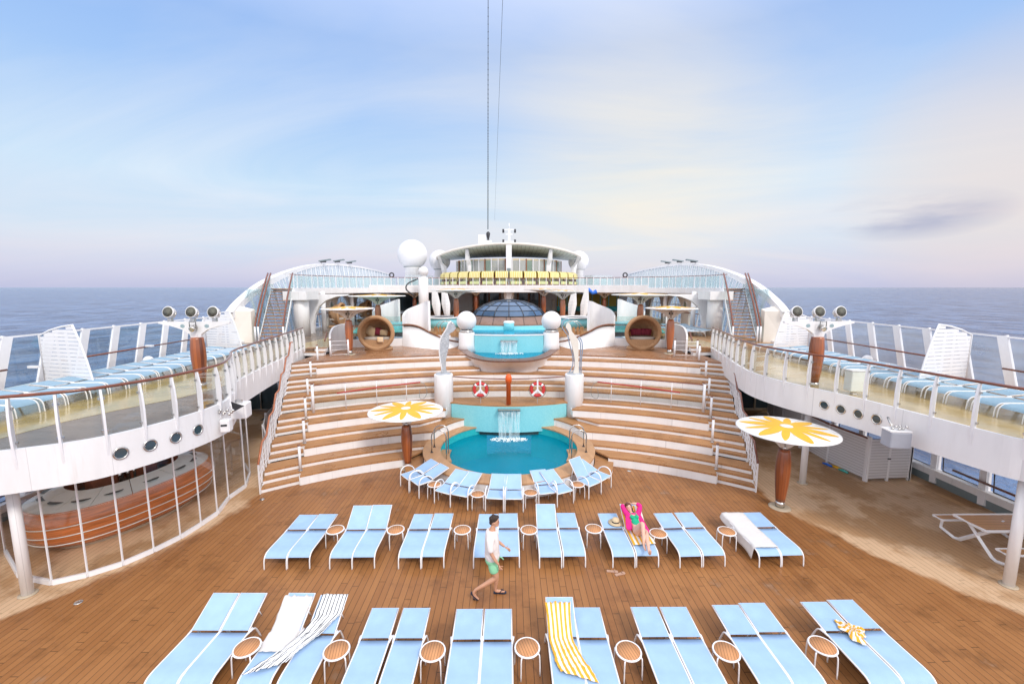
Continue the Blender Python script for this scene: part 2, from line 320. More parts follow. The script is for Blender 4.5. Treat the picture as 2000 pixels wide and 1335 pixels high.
M['domeglass'] = mk('blue tinted dome glass', (.075, .14, .25), .12, var=.35, scale=.5, coat=.6)
M['domeframe'] = mk('dark dome frame', (.05, .06, .08), .4)
M['orange'] = mk('orange plastic', (.78, .11, .012), .35, var=.06)
M['red'] = mk('red ring fabric', (.60, .035, .035), .5, var=.12, scale=12)
M['redpole'] = mk('red painted pole', (.45, .03, .03), .4)
M['wicker'] = mk('woven wicker', (.48, .28, .145), .7, var=.3, scale=40, bump=.8, bscale=70)
M['cushion'] = mk('beige cushion', (.46, .41, .36), .9, var=.08)
M['tan'] = mk('tan cushion', (.42, .31, .19), .9, var=.1)
M['maroon'] = mk('wine red cushion', (.17, .012, .03), .9, var=.15)
M['speaker'] = mk('grey speaker housing', (.36, .38, .44), .5)
M['lampglass'] = mk('floodlight lens', (.30, .30, .24), .2, var=.5, scale=30)
M['silver'] = mk('silver sculpture paint', (.52, .55, .59), .35, metal=.35, var=.25, scale=8)
M['blueish'] = mk('blue grey tube', (.35, .43, .55), .3, metal=.5)
M['hull'] = mk('varnished hull planks', (.60, .175, .045), .22, var=.45, scale=5, coat=.7, stretch=(.35, .35, 4))
M['ivory'] = mk('ivory laminate', (.82, .86, .83), .2, var=.04)
M['hole'] = mk('dark opening', (.06, .08, .08), .3, var=.4)
M['beige'] = mk('beige base panel', (.48, .40, .30), .5)
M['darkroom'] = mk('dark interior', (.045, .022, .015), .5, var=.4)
M['winglass'] = mk('dark window glass', (.05, .075, .09), .06, var=.4, scale=.7)
M['doorwood'] = mk('door wood', (.30, .11, .045), .4, var=.25)
M['skin'] = mk('skin', (.58, .31, .20), .5, var=.06, scale=10)
M['skin2'] = mk('fair skin', (.70, .42, .32), .5, var=.05, scale=10)
M['hair'] = mk('dark brown hair', (.035, .018, .012), .5, var=.4, scale=40, bump=.8, bscale=120)
M['hair2'] = mk('auburn hair', (.13, .035, .018), .5, var=.4, scale=40, bump=.8, bscale=120)
M['shirt'] = mk('white linen', (.78, .72, .70), .85, var=.06, scale=8, bump=.5, bscale=25)
M['shorts'] = mk('mint green cloth', (.26, .60, .36), .85, var=.1, scale=10, bump=.4, bscale=30)
M['pink'] = mk('magenta cloth', (.72, .012, .22), .8, var=.18, scale=9, bump=.7, bscale=24)
M['swim'] = mk('green swimsuit', (.0, .38, .20), .6, var=.08)
M['navy'] = mk('navy rubber', (.02, .025, .05), .6)
M['sandal'] = mk('tan sandal', (.48, .30, .22), .7)
M['straw'] = mk('straw', (.66, .52, .33), .8, var=.15, scale=30, bump=.5, bscale=90)
M['towel'] = mk('white terry cloth', (.68, .66, .65), .95, var=.05, scale=8, bump=.4, bscale=180)
M['ytowel'] = stripes('yellow striped terry', (.80, .77, .72), (.80, .42, .05), .10)
M['ntowel'] = stripes('black striped terry', (.76, .77, .78), (.03, .035, .05), .12, edge=.24)
M['ytent'] = stripes('yellow cream stripe', (.74, .69, .42), (.58, .46, .12), .11)
M['roofunder'] = slats('ribbed pale green soffit', (.76, .84, .80), .42, axis=0, gap=.14, dark=.5)
M['louver'] = slats('white louvred boards', (.74, .74, .78), .10, axis=2, gap=.14, dark=.35)
M['blue'] = mk('bright blue plastic', (.02, .16, .70), .4)
M['glow'] = mk('cream wall with painted glow', (.75, .60, .36), .6)  # warm lit-room tone put into the wall colour, no emission
M['redbrown'] = mk('red brown wood', (.26, .07, .03), .5, var=.3)

# sea
def sea():
    m, nt, N, L, b = nodes('sea water')
    geo = N.new('ShaderNodeNewGeometry'); mp = N.new('ShaderNodeMapping'); mp.inputs[3].default_value = (1, .6, 1); mp.inputs[2].default_value = (0, 0, .4); L.new(geo.outputs['Position'], mp.inputs[0])
    n1 = noise(N, L, mp.outputs[0], .055, 7, .62); n2 = noise(N, L, mp.outputs[0], .012, 4)
    bp = N.new('ShaderNodeBump'); bp.inputs['Strength'].default_value = 1; bp.inputs['Distance'].default_value = 9
    n3 = noise(N, L, mp.outputs[0], .3, 4, .6)
    L.new(math_(N, L, 'ADD', n1, math_(N, L, 'MULTIPLY_ADD', n2, .5, math_(N, L, 'MULTIPLY', n3, .12))), bp.inputs['Height']); L.new(bp.outputs[0], b.inputs['Normal'])
    L.new(rgbmix(N, L, mrange(N, L, n1, .42, .58), (.012, .043, .13), (.10, .18, .35)), b.inputs['Base Color'])  # light and dark of the ripples painted into the water colour
    b.inputs['Roughness'].default_value = .15; b.inputs['Specular IOR Level'].default_value = .35
    me = bpy.data.meshes.new('sea'); R = 90000
    me.from_pydata([(R*cos(a*pi/24), R*sin(a*pi/24), -30) for a in range(48)], [], [list(range(48))])
    o = bpy.data.objects.new('sea', me); me.materials.append(m); C.objects.link(o); o['kind'] = 'structure'
sea()

# ------------------------------------------------------------------ mesh building
class MB:
    def __init__(s): s.v = []; s.f = []; s.sm = []; s.uv = None
    def add(s, vs, fs, smooth=False):
        n = len(s.v); s.v += [tuple(p) for p in vs]; s.f += [tuple(i+n for i in f) for f in fs]; s.sm += [smooth]*len(fs); return s
    def box(s, c, d, rz=0, rx=0, ry=0):
        m = Matrix.Rotation(rz, 3, 'Z') @ Matrix.Rotation(ry, 3, 'Y') @ Matrix.Rotation(rx, 3, 'X'); c = Vector(c)
        vs = [c + m @ Vector((x*d[0]/2, y*d[1]/2, z*d[2]/2)) for x in (-1, 1) for y in (-1, 1) for z in (-1, 1)]
        return s.add(vs, [(0, 1, 3, 2), (4, 6, 7, 5), (0, 4, 5, 1), (2, 3, 7, 6), (0, 2, 6, 4), (1, 5, 7, 3)])
    def bar(s, p, q, w, h, up=(0, 0, 1)):
        p = Vector(p); q = Vector(q); d = (q-p).normalized(); a = d.cross(Vector(up)).normalized(); b = a.cross(d)
        vs = [e + a*x*w/2 + b*y*h/2 for e in (p, q) for x, y in ((-1, -1), (1, -1), (1, 1), (-1, 1))]
        return s.add(vs, [(0, 1, 2, 3), (7, 6, 5, 4), (0, 4, 5, 1), (1, 5, 6, 2), (2, 6, 7, 3), (3, 7, 4, 0)])
    def tube(s, pts, r, n=8, closed=False, smooth=True):
        pts = [Vector(p) for p in pts]; k = len(pts); rs = r if isinstance(r, (list, tuple)) else [r]*k
        rings = []; prev = None
        for i, p in enumerate(pts):
            if closed: t = (pts[(i+1) % k]-pts[i-1])
            else: t = pts[min(i+1, k-1)]-pts[max(i-1, 0)]
            t.normalize()
            if prev is None:
                a = t.cross(Vector((0, 0, 1)));
                if a.length < .05: a = t.cross(Vector((1, 0, 0)))
            else: a = prev - t*prev.dot(t)
            a.normalize(); prev = a; b = t.cross(a)
            rings.append([p + (a*cos(2*pi*j/n)+b*sin(2*pi*j/n))*rs[i] for j in range(n)])
        vs = [v for rg in rings for v in rg]; fs = []
        for i in range(k if closed else k-1):
            for j in range(n):
                i2 = (i+1) % k; fs.append((i*n+j, i*n+(j+1) % n, i2*n+(j+1) % n, i2*n+j))
        if not closed: fs += [tuple(range(n))[::-1], tuple((k-1)*n+j for j in range(n))]
        return s.add(vs, fs, smooth)
    def lathe(s, prof, n=24, c=(0, 0, 0), sx=1, sy=1, a0=0, a1=2*pi, smooth=True):
        full = abs(a1-a0-2*pi) < 1e-6; m = n if full else n+1; vs = []; fs = []
        for r, z in prof:
            for j in range(m):
                a = a0+(a1-a0)*j/n; vs.append((c[0]+r*cos(a)*sx, c[1]+r*sin(a)*sy, c[2]+z))
        for i in range(len(prof)-1):
            for j in range(n):
                j2 = (j+1) % m; fs.append((i*m+j, i*m+j2, (i+1)*m+j2, (i+1)*m+j))
        if full:
            if prof[0][0] > 1e-6: fs.append(tuple(range(m))[::-1])
            if prof[-1][0] > 1e-6: fs.append(tuple((len(prof)-1)*m+j for j in range(m)))
        return s.add(vs, fs, smooth)
    def prism(s, poly, z0, z1):
        n = len(poly); vs = [(x, y, z0) for x, y in poly]+[(x, y, z1) for x, y in poly]
        fs = [tuple(range(n))[::-1], tuple(range(n, 2*n))]+[(i, (i+1) % n, n+(i+1) % n, n+i) for i in range(n)]
        return s.add(vs, fs)
    def wall(s, path, z0, z1, t=.06, closed=False, lean=(0, 0)):
        """upright band of thickness t along a plan path; z0, z1 numbers or lists"""
        k = len(path); P_ = [Vector((p[0], p[1])) for p in path]; nr = []
        for i in range(k):
            a = P_[(i+1) % k] if closed else P_[min(i+1, k-1)]; b = P_[i-1] if closed or i else P_[0]
            d = (a-b).normalized(); nr.append(Vector((-d.y, d.x)))
        g = lambda z, i: z[i] if isinstance(z, (list, tuple)) else z
        vs = []
        for i in range(k):
            for q, zz, ll in ((-1, g(z0, i), 0), (1, g(z0, i), 0), (1, g(z1, i), 1), (-1, g(z1, i), 1)):
                p = P_[i]+nr[i]*q*t/2; vs.append((p.x+lean[0]*ll, p.y+lean[1]*ll, zz))
        fs = []
        for i in range(k if closed else k-1):
            j = (i+1) % k
            for a in range(4): fs.append((i*4+a, i*4+(a+1) % 4, j*4+(a+1) % 4, j*4+a))
        if not closed: fs += [(3, 2, 1, 0), ((k-1)*4, (k-1)*4+1, (k-1)*4+2, (k-1)*4+3)]
        return s.add(vs, fs)
    def grid(s, rows, smooth=True, uv=None, closed=False):
        nr = len(rows); nc = len(rows[0]); vs = [p for r in rows for p in r]
        fs = [(i*nc+j, i*nc+j+1, (i+1)*nc+j+1, (i+1)*nc+j) for i in range(nr-1) for j in range(nc-1)]
        if uv:
            if s.uv is None: s.uv = {}
            n = len(s.v)
            for i in range(nr):
                for j in range(nc): s.uv[n+i*nc+j] = uv(i, j)
        return s.add(vs, fs, smooth)
    def sphere(s, c, r, n=16, m=10, sz=1):
        return s.lathe([(max(1e-5, r*cos(-pi/2+pi*i/m)) if 0 < i < m else 0, r*sin(-pi/2+pi*i/m)*sz) for i in range(m+1)], n, c)
    def build(s, name, mat, parent=None, world=True, bevel=0, fix=True):
        me = bpy.data.meshes.new(name); off = Vector((0, 0, 0))
        o = bpy.data.objects.new(name, me)
        if parent is not None and world: off = WL[parent.name]
        if parent is None:
            x = [v[0] for v in s.v]; y = [v[1] for v in s.v]; z = [v[2] for v in s.v]
            if world: off = Vector(((min(x)+max(x))/2, (min(y)+max(y))/2, min(z)))
        me.from_pydata([(v[0]-off.x, v[1]-off.y, v[2]-off.z) for v in s.v], [], s.f)
        me.polygons.foreach_set('use_smooth', s.sm)
        if s.uv:
            uvl = me.uv_layers.new(name='UVMap')
            for l in me.loops: uvl.data[l.index].uv = s.uv.get(l.vertex_index, (0, 0))
        if fix:
            bm = bmesh.new(); bm.from_mesh(me); bmesh.ops.recalc_face_normals(bm, faces=bm.faces); bm.to_mesh(me); bm.free()
        for q in (mat if isinstance(mat, (list, tuple)) else [mat]): me.materials.append(M[q] if isinstance(q, str) else q)
        C.objects.link(o)
        if parent is None:
            if world: o.location = off
            WL[o.name] = off.copy() if world else Vector((0, 0, 0))
        else:
            o.parent = parent; WL[o.name] = off.copy()
        if bevel:
            b = o.modifiers.new('b', 'BEVEL'); b.width = bevel; b.segments = 2; b.limit_method = 'ANGLE'
        return o
WL = {}
def tag(o, label, cat, group=None, kind=None):
    if label: o['label'] = label
    if cat: o['category'] = cat
    if group: o['group'] = group
    if kind: o['kind'] = kind
    return o
def thing(name, label, cat, loc=(0, 0, 0), rz=0, group=None):
    o = bpy.data.objects.new(name, None); C.objects.link(o); o.location = loc; o.rotation_euler = (0, 0, rz)
    o.empty_display_size = .2
    WL[o.name] = Vector(loc); return tag(o, label, cat, group)
KIDS = {}
def kids(o):
    if not KIDS or o.name not in KIDS:
        KIDS.clear()
        for q in bpy.data.objects:
            if q.parent: KIDS.setdefault(q.parent.name, []).append(q)
        KIDS.setdefault(o.name, [])
    return KIDS[o.name]
def dup(o, loc, rz=0, label=None, group=None, parent=None, scale=None):
    c = o.copy(); C.objects.link(c)
    if parent is None:
        c.location = loc; c.rotation_euler = (0, 0, rz); WL[c.name] = Vector(loc)
        if label: c['label'] = label
        if group: c['group'] = group
        if scale: c.scale = scale if hasattr(scale, '__len__') else (scale,)*3
    else: c.parent = parent
    for k in list(kids(o)): dup(k, None, parent=c)
    return c
def arc(c, r, a0, a1, n):   # angles from +Y towards +X
    return [(c[0]+r*sin(a0+(a1-a0)*i/n), c[1]+r*cos(a0+(a1-a0)*i/n)) for i in range(n+1)]
def catmull(pts, k=6):
    pts = [Vector(p) for p in pts]; out = []
    for i in range(len(pts)-1):
        p0 = pts[max(i-1, 0)]; p1 = pts[i]; p2 = pts[i+1]; p3 = pts[min(i+2, len(pts)-1)]
        for j in range(k):
            t = j/k; out.append(.5*((2*p1)+(p2-p0)*t+(2*p0-5*p1+4*p2-p3)*t*t+(3*p1-p0-3*p2+p3)*t**3))
    out.append(pts[-1]); return out
def resample(path, step):
    P_ = [Vector(p) for p in path]; out = [P_[0].copy()]; acc = 0
    for a, b in zip(P_, P_[1:]):
        d = (b-a).length; t = step-acc
        while t <= d: out.append(a.lerp(b, t/d)); t += step
        acc = (acc+d) % step
    return out
def offs(path, d):
    P_ = [Vector((p[0], p[1])) for p in path]; k = len(P_); out = []
    for i in range(k):
        t = (P_[min(i+1, k-1)]-P_[max(i-1, 0)]).normalized(); out.append(P_[i]+Vector((-t.y, t.x))*d)
    return out
def mir(path): return [(-p[0], p[1]) for p in path]
ORD = ['first', 'second', 'third', 'fourth', 'fifth', 'sixth', 'seventh', 'eighth', 'ninth', 'tenth', 'eleventh', 'twelfth', 'thirteenth', 'fourteenth', 'fifteenth', 'sixteenth', 'seventeenth', 'eighteenth', 'nineteenth', 'twentieth']

# ================================================================== SETTING: main deck
PC = (0, 15.9)        # round pool centre
def main_deck():
    b = MB()
    for s in (-1, 1):
        poly = [(0, 1), (s*15.6, 1), (s*15.6, 24), (0, 24), (0, 18.9)]+[(PC[0]+s*3.0*sin(a), PC[1]+3.0*cos(a)) for a in [pi*i/16 for i in range(1, 16)]]+[(0, 12.9)]
        n = len(poly); b.add([(x, y, 0) for x, y in poly], [tuple(range(n))])
    o = b.build('main_deck', 'deck', world=False); o['kind'] = 'structure'
main_deck()
# ---- hull sides under the deck edge
def hull():
    for s in (-1, 1):
        b = MB().box((s*15.9, 30, -15.2), (.5, 90, 30)); o = b.build('ship_hull', 'white'); o['kind'] = 'structure'
hull()

# ================================================================== TERRACE SEATING
TC = (0, 2.8); h = .17
def xb(y): return 7.15+(y-14.07)*.328          # line between benches and stairs
def xo(y): return 8.0+(y-13.1)*.326            # outer edge of the stairs
def ang(r, line):
    a = .5
    for _ in range(60): a = math.asin(min(.99, line(TC[1]+r*cos(a))/r))
    return a
UO = [(0, 20.25), (.55, 20.27), (1.0, 20.42), (1.5, 20.87), (2.0, 21.65), (2.5, 23.05), (2.9, 24.4), (3.3, 26.6)]   # outer edge of the upper pool rim
UI = [(0, 20.98), (.5, 21.02), (.95, 21.25), (1.35, 21.65), (1.7, 22.3), (2.2, 23.6), (2.55, 24.8), (2.92, 26.6)]
def xpool(y):
    if y <= UO[0][1]: return 0
    for (a, b), (c, d) in zip(UO, UO[1:]):
        if b <= y <= d: return a+(c-a)*(y-b)/(d-b)
    return 3.3
def cutx(R, m=.3):
    # angle at which a step of radius R runs into the flared wall of the upper pool
    a = 0
    while a < .3 and R*sin(a) < xpool(TC[1]+R*cos(a))-m: a += .001
    return a
def terraces():
    t = thing('terrace_seating', 'curved teak and white terrace of benches and stairs rising behind the round pool', 'terrace', (0, 13.1, 0))
    T = .06
    def tread(poly, z, nm='wooden_tread'): MB().prism(poly, z-T, z).build(nm, 'terrace', t)
    def riser(path, z0, z1): MB().wall(path, z0, z1, .04).build('riser', 'white', t)
    wallarc = lambda x: 17.95+x*x/(2*5.96)
    for g in range(6):
        Rb = 12.93+1.24*g; R1 = 13.05+1.24*g; R2 = R1+.27; R3 = R1+.54; Rn = Rb+1.24
        z1, z2, z3 = (3*g+1)*h, (3*g+2)*h, (3*g+3)*h; z0 = 3*g*h
        for s in (-1, 1):
            f = lambda p: [(s*x, y) for x, y in p]
            a1o, a1b = ang(R1, xo), ang(R1, xb); a2o, a2b = ang(R2, xo), ang(R2, xb); a3o, a3b = ang(R3, xo), ang(R3, xb)
            ano = ang(Rn, xo)
            # stair treads
            tread(f(arc(TC, R1-.02, a1o, a1b, 4)+arc(TC, R2+.02, a2b, a2o, 4)), z1)
            tread(f(arc(TC, R2-.02, a2o, a2b, 4)+arc(TC, R3+.02, a3b, a3o, 4)), z2-.003)
            riser(f(arc(TC, R1+.02, a1o, a1b, 4)), z0, z1-T-.002); riser(f(arc(TC, R2+.02, a2o, a2b, 4)), z1, z2-T-.004)
            # bench end cheek
            MB().wall(f([(TC[0]+(Rb+.02)*sin(ang(Rb, xb)), TC[1]+(Rb+.02)*cos(ang(Rb, xb))), (TC[0]+(R2)*sin(a2b), TC[1]+R2*cos(a2b))]), z0, z2-T-.003, .05).build('bench_end', 'white', t)
            # inner ends
            cut = {0: (lambda r: math.asin(3.3/r), lambda r: math.asin(3.15/r)), 1: (lambda r: math.asin(2.97/r), None), 2: (lambda r: math.asin(2.8/r), None)}
            aib = cut[g][0](Rb) if g < 3 else 0
            ab = ang(Rb, xb)
            if g == 0:
                tread(f(arc(TC, Rb-.03, ab, math.asin(3.75/Rb), 20)+arc(TC, R3+.02, math.asin(3.2/R3), a3b, 20)), z2)
                riser(f(arc(TC, Rb, ab, math.asin(3.7/Rb), 20)), z0, z2-T-.002)
                riser(f(arc(TC, R3+.02, a3o, math.asin(3.2/R3), 20)), z2-.002, z3-T-.002)
                tread(f(arc(TC, R3-.02, a3o, math.asin(3.22/R3), 24)+arc(TC, Rn+.03, math.asin(2.7/Rn), ano, 24)), z3-.003)
            elif g == 1:
                pool = [(PC[0]+3.07*sin(a), PC[1]+3.07*cos(a)) for a in [radians(q) for q in (75, 66, 58, 50, 43, 38)]]
                poly = arc(TC, Rb-.03, ab, math.asin(2.98/Rb), 20)+pool+[(1.95, wallarc(1.95)+.02), (2.6, 18.6), (3.1, 18.4), (3.72, 17.14)]+arc(TC, R3+.02, math.asin(3.7/R3), a3b, 18)
                tread(f(poly), z2)
                pr = [(p[0]+.03, p[1]+.03) for p in pool]
                riser(f(arc(TC, Rb, ab, math.asin(3.02/Rb), 20)+pr), 3*h, z2-T-.002)
                riser(f(arc(TC, R3+.02, a3o, math.asin(3.75/R3), 20)+[(3.0, 17.95), (2.92, 18.4)]), z2-.002, z3-T-.002)
                tread(f(arc(TC, R3-.02, a3o, math.asin(3.7/R3), 22)+[(2.95, 17.92)]+arc(TC, Rn+.03, math.asin(2.85/Rn), ano, 22)), z3-.003)
            elif g == 2:
                tread(f(arc(TC, Rb-.03, ab, math.asin(2.72/Rb), 20)+[(3.1, 18.5)]+arc(TC, R3+.02, math.asin(3.3/R3), a3b, 18)), z2)
                riser(f(arc(TC, Rb, ab, math.asin(2.78/Rb), 20)+[(2.75, 18.4)]), z0, z2-T-.002)
                riser(f(arc(TC, R3+.02, a3o, math.asin(3.0/R3), 20)), z2-.002, z3-T-.002)
            else:
                eb, e3, en = cutx(Rb), cutx(R3), cutx(Rn)
                if g < 5: eb = 0
                if g < 4: e3 = 0
                if g < 4: en = 0
                tread(f(arc(TC, Rb-.03, ab, eb, 24)+arc(TC, R3+.02, e3 if g == 5 else 0, a3b, 24)), z2)
                riser(f(arc(TC, Rb, ab, eb, 24)), z0, z2-T-.002)
                riser(f(arc(TC, R3+.02, a3o, e3, 24)), z2-.002, z3-T-.002)
                if g < 5: tread(f(arc(TC, R3-.02, a3o, e3, 24)+arc(TC, Rn+.03, en, ano, 24)), z3-.003)
    # the aisle above the turquoise wall (level 9) runs right across
    R3 = 13.05+2.48+.54; Rn = 12.93+1.24*3; a3o = ang(R3, xo); ano = ang(Rn, xo)
    half = arc(TC, R3-.02, a3o, math.asin(3.0/R3), 22); wa = [(x, 17.93+x*x/11.9) for x in (2.5, 2, 1.5, 1, .5, 0)]
    back = arc(TC, Rn+.03, 0, ano, 24)
    R = half+wa; L_ = mir(R)[::-1][1:]
    tread(R+L_+mir(back)[::-1]+back[1:], 9*h-.003)
    # upper platform behind the last step
    R6 = 13.05+6.2+.54; a = ang(R6, xo)
    for s in (-1, 1):
        e = cutx(R6, .15); y0 = TC[1]+R6*cos(e)
        notch = [(xpool(y)-.15, y) for y in [y0+(26.6-y0)*q/8 for q in range(1, 9)]]
        MB().prism([(s*x, y) for x, y in arc(TC, R6-.02, a, e, 24)+notch+[(3.4, 27), (9.9, 27), (10.2, 21)]], 18*h-T, 18*h-.003).build('platform_floor', 'platform', t)
    # solid white backing so that nothing shows through from behind
    for s in (-1, 1):
        pth = [(s*xo(y), y) for y in [13.1+i*.55 for i in range(14)]]
        tops = []
        for x, y in pth:
            r = hypot(x, y-2.8); k = 0
            for g in range(6):
                for q, dr in ((1, 0), (2, .27), (3, .54)):
                    if r >= 13.05+1.24*g+dr: k = 3*g+q
            tops.append(max(.12, k*h-.1))
        MB().wall(pth, 0, tops, .05).build('side_wall', 'white', t)
        MB().wall([(s*10.25, 19.6), (s*10.25, 27)], 0, 3.0, .1).build('side_wall', 'cream', t)
    for s in (-1, 1):    # two small curved steps beside the coping
        for k, (r0, r1, zz) in enumerate(((3.28, 3.95, .17), (3.26, 3.6, .34))):
            if k == 1: continue
            a0, a1 = radians(s*88), radians(s*118)
            MB().prism(arc(PC, r1, a0, a1, 10)+arc(PC, r0, a1, a0, 10), zz-T, zz).build('wooden_tread', 'terrace', t)
            MB().wall(arc(PC, r1-.03, a0, a1, 10), 0, zz-T-.002, .04).build('riser', 'white', t)
    return t
terraces()

# ---- round pool
def pool():
    t = thing('round_pool', 'round turquoise pool in a teak ring below the lower waterfall', 'pool', (PC[0], PC[1], 0))
    c = (PC[0], PC[1], 0)
    wa = radians(24.5)
    # coping ring, open behind the wall
    MB().prism(arc(PC, 3.28, wa, 2*pi-wa, 72)+arc(PC, 2.62, 2*pi-wa, wa, 72), 3*h-.05, 3*h+.004).build('coping', 'ringwood', t)
    MB().wall(arc(PC, 3.22, radians(60), radians(300), 60), 0, 3*h-.052, .06).build('outer_wall', 'white', t)
    MB().wall(arc(PC, 2.68, radians(22), radians(338), 70), -.95, 3*h-.053, .05).build('basin_wall', 'turqdeep', t)
    MB().prism([(PC[0]+2.95*sin(a), PC[1]+2.95*cos(a)) for a in [2*pi*i/48 for i in range(48)]], -1.0, -.95).build('pool_floor', 'poolfloor', t)
    n = 48; b = MB(); rows = [[(PC[0]+2.7*q/12*sin(2*pi*i/n), PC[1]+2.7*q/12*cos(2*pi*i/n), .16) for i in range(n+1)] for q in range(1, 13)]
    b.grid(rows); b.add([(PC[0], PC[1], .16)]+rows[0][:-1], [(0, i+1, (i+1) % n+1) for i in range(n)], True)
    b.build('water', 'water', t)
    # inner step seats by the ladders and dark suction grilles on the floor
    for s in (-1, 1):
        MB().prism(arc(PC, 2.66, radians(s*84), radians(s*112), 8)+arc(PC, 2.28, radians(s*112), radians(s*84), 8), .2, .26).build('step_seat', 'ringwood', t)
    for x, y in ((-.55, 16.3), (.62, 16.3), (-1.65, 16.6), (-1.85, 16.1)): MB().lathe([(0, .01), (.14, .01), (.14, 0)], 14, (x, y, -.93)).build('suction_grille', 'dark', t)
    MB().lathe([(0, .03), (.11, .02), (.13, 0)], 14, (0.0, 14.15, -.93)).build('floor_lamp', 'foam', t)
    # turquoise back wall, bulging towards the viewer
    p = [(x, 17.97+x*x/11.9) for x in [-2.55+5.1*i/30 for i in range(31)]]
    MB().wall(p, .32, 9*h-.055, .08).build('back_wall', 'turq', t)
    MB().wall([(x, y+.12) for x, y in p[7:24]], .13, .31, .05).build('dark_channel', 'hole', t)
    return t
pool()
def spout(Y, z, wz, w, label, lab2, n):
    t = thing('waterfall_spout', label, 'spout', (0, Y, z))
    MB().box((0, Y-.12, z), (w, .34, .05)).build('spout_lip', 'steel', t, bevel=.006)
    MB().box((0, Y-.02, z-.05), (w*1.02, .12, .1)).build('spout_body', 'steel', t)
    b = MB()
    for k in range(3):
        rows = []
        for i in range(14):
            q = i/13; zz = z-.03+(wz-z+.03)*q
            rows.append([(x*(1+.04*sin(q*5+k)), Y-.28-.10*sqrt(q)-.015*k+.012*sin(x*31+q*9+k), zz) for x in [-w/2+.02+(w-.04)*j/30 for j in range(31)]])
        b.grid(rows)
    tag(b.build('waterfall', 'fall'), lab2, 'waterfall', kind='stuff')
    b = MB()
    for i in range(n):
        a = random.uniform(0, 2*pi); r = random.uniform(0, 1)**.7; q = random.uniform(.012, .04)
        b.sphere((r*cos(a)*w*.85, Y-.42+r*sin(a)*.26, wz+.005+random.uniform(0, .03)), q, 6, 4, .6)
    tag(b.build('splash_foam', 'foam'), lab2.replace('falling', 'splash of foam under water falling'), 'foam', kind='stuff')
spout(17.9, 1.38, .16, .95, 'brushed steel waterfall spout on the turquoise wall of the lower pool', 'thin clear water falling into the lower round pool', 260)

# ladders
def ladder(s):
    lab = 'chrome double arch pool ladder at the %s edge of the lower pool' % ('left', 'right')[s > 0]
    base = Vector((PC[0]+s*2.75, PC[1]-.35, 3*h)); t = thing('pool_ladder', lab, 'ladder', base)
    for k, dy in enumerate((-.33, .22)):
        pts = []
        x0, x1 = base.x+s*.12, base.x-s*.42
        pts = [(x0, base.y+dy-s*0, 3*h)]+[(x0, base.y+dy, 3*h+.45)]
        for i in range(9):
            a = pi*i/8; pts.append(((x0+x1)/2+s*cos(a)*abs(x0-x1)/2, base.y+dy, 3*h+.62+.24*sin(a)))
        pts += [(x1, base.y+dy, 3*h+.3), (x1, base.y+dy, -.3)]
        MB().tube(pts, .024, 8).build('handrail', 'steel', t)
        MB().lathe([(.055, 0), (.055, .015), (.03, .03)], 12, (x0, base.y+dy, 3*h)).build('base_flange', 'dark', t)
for s in (-1, 1): ladder(s)

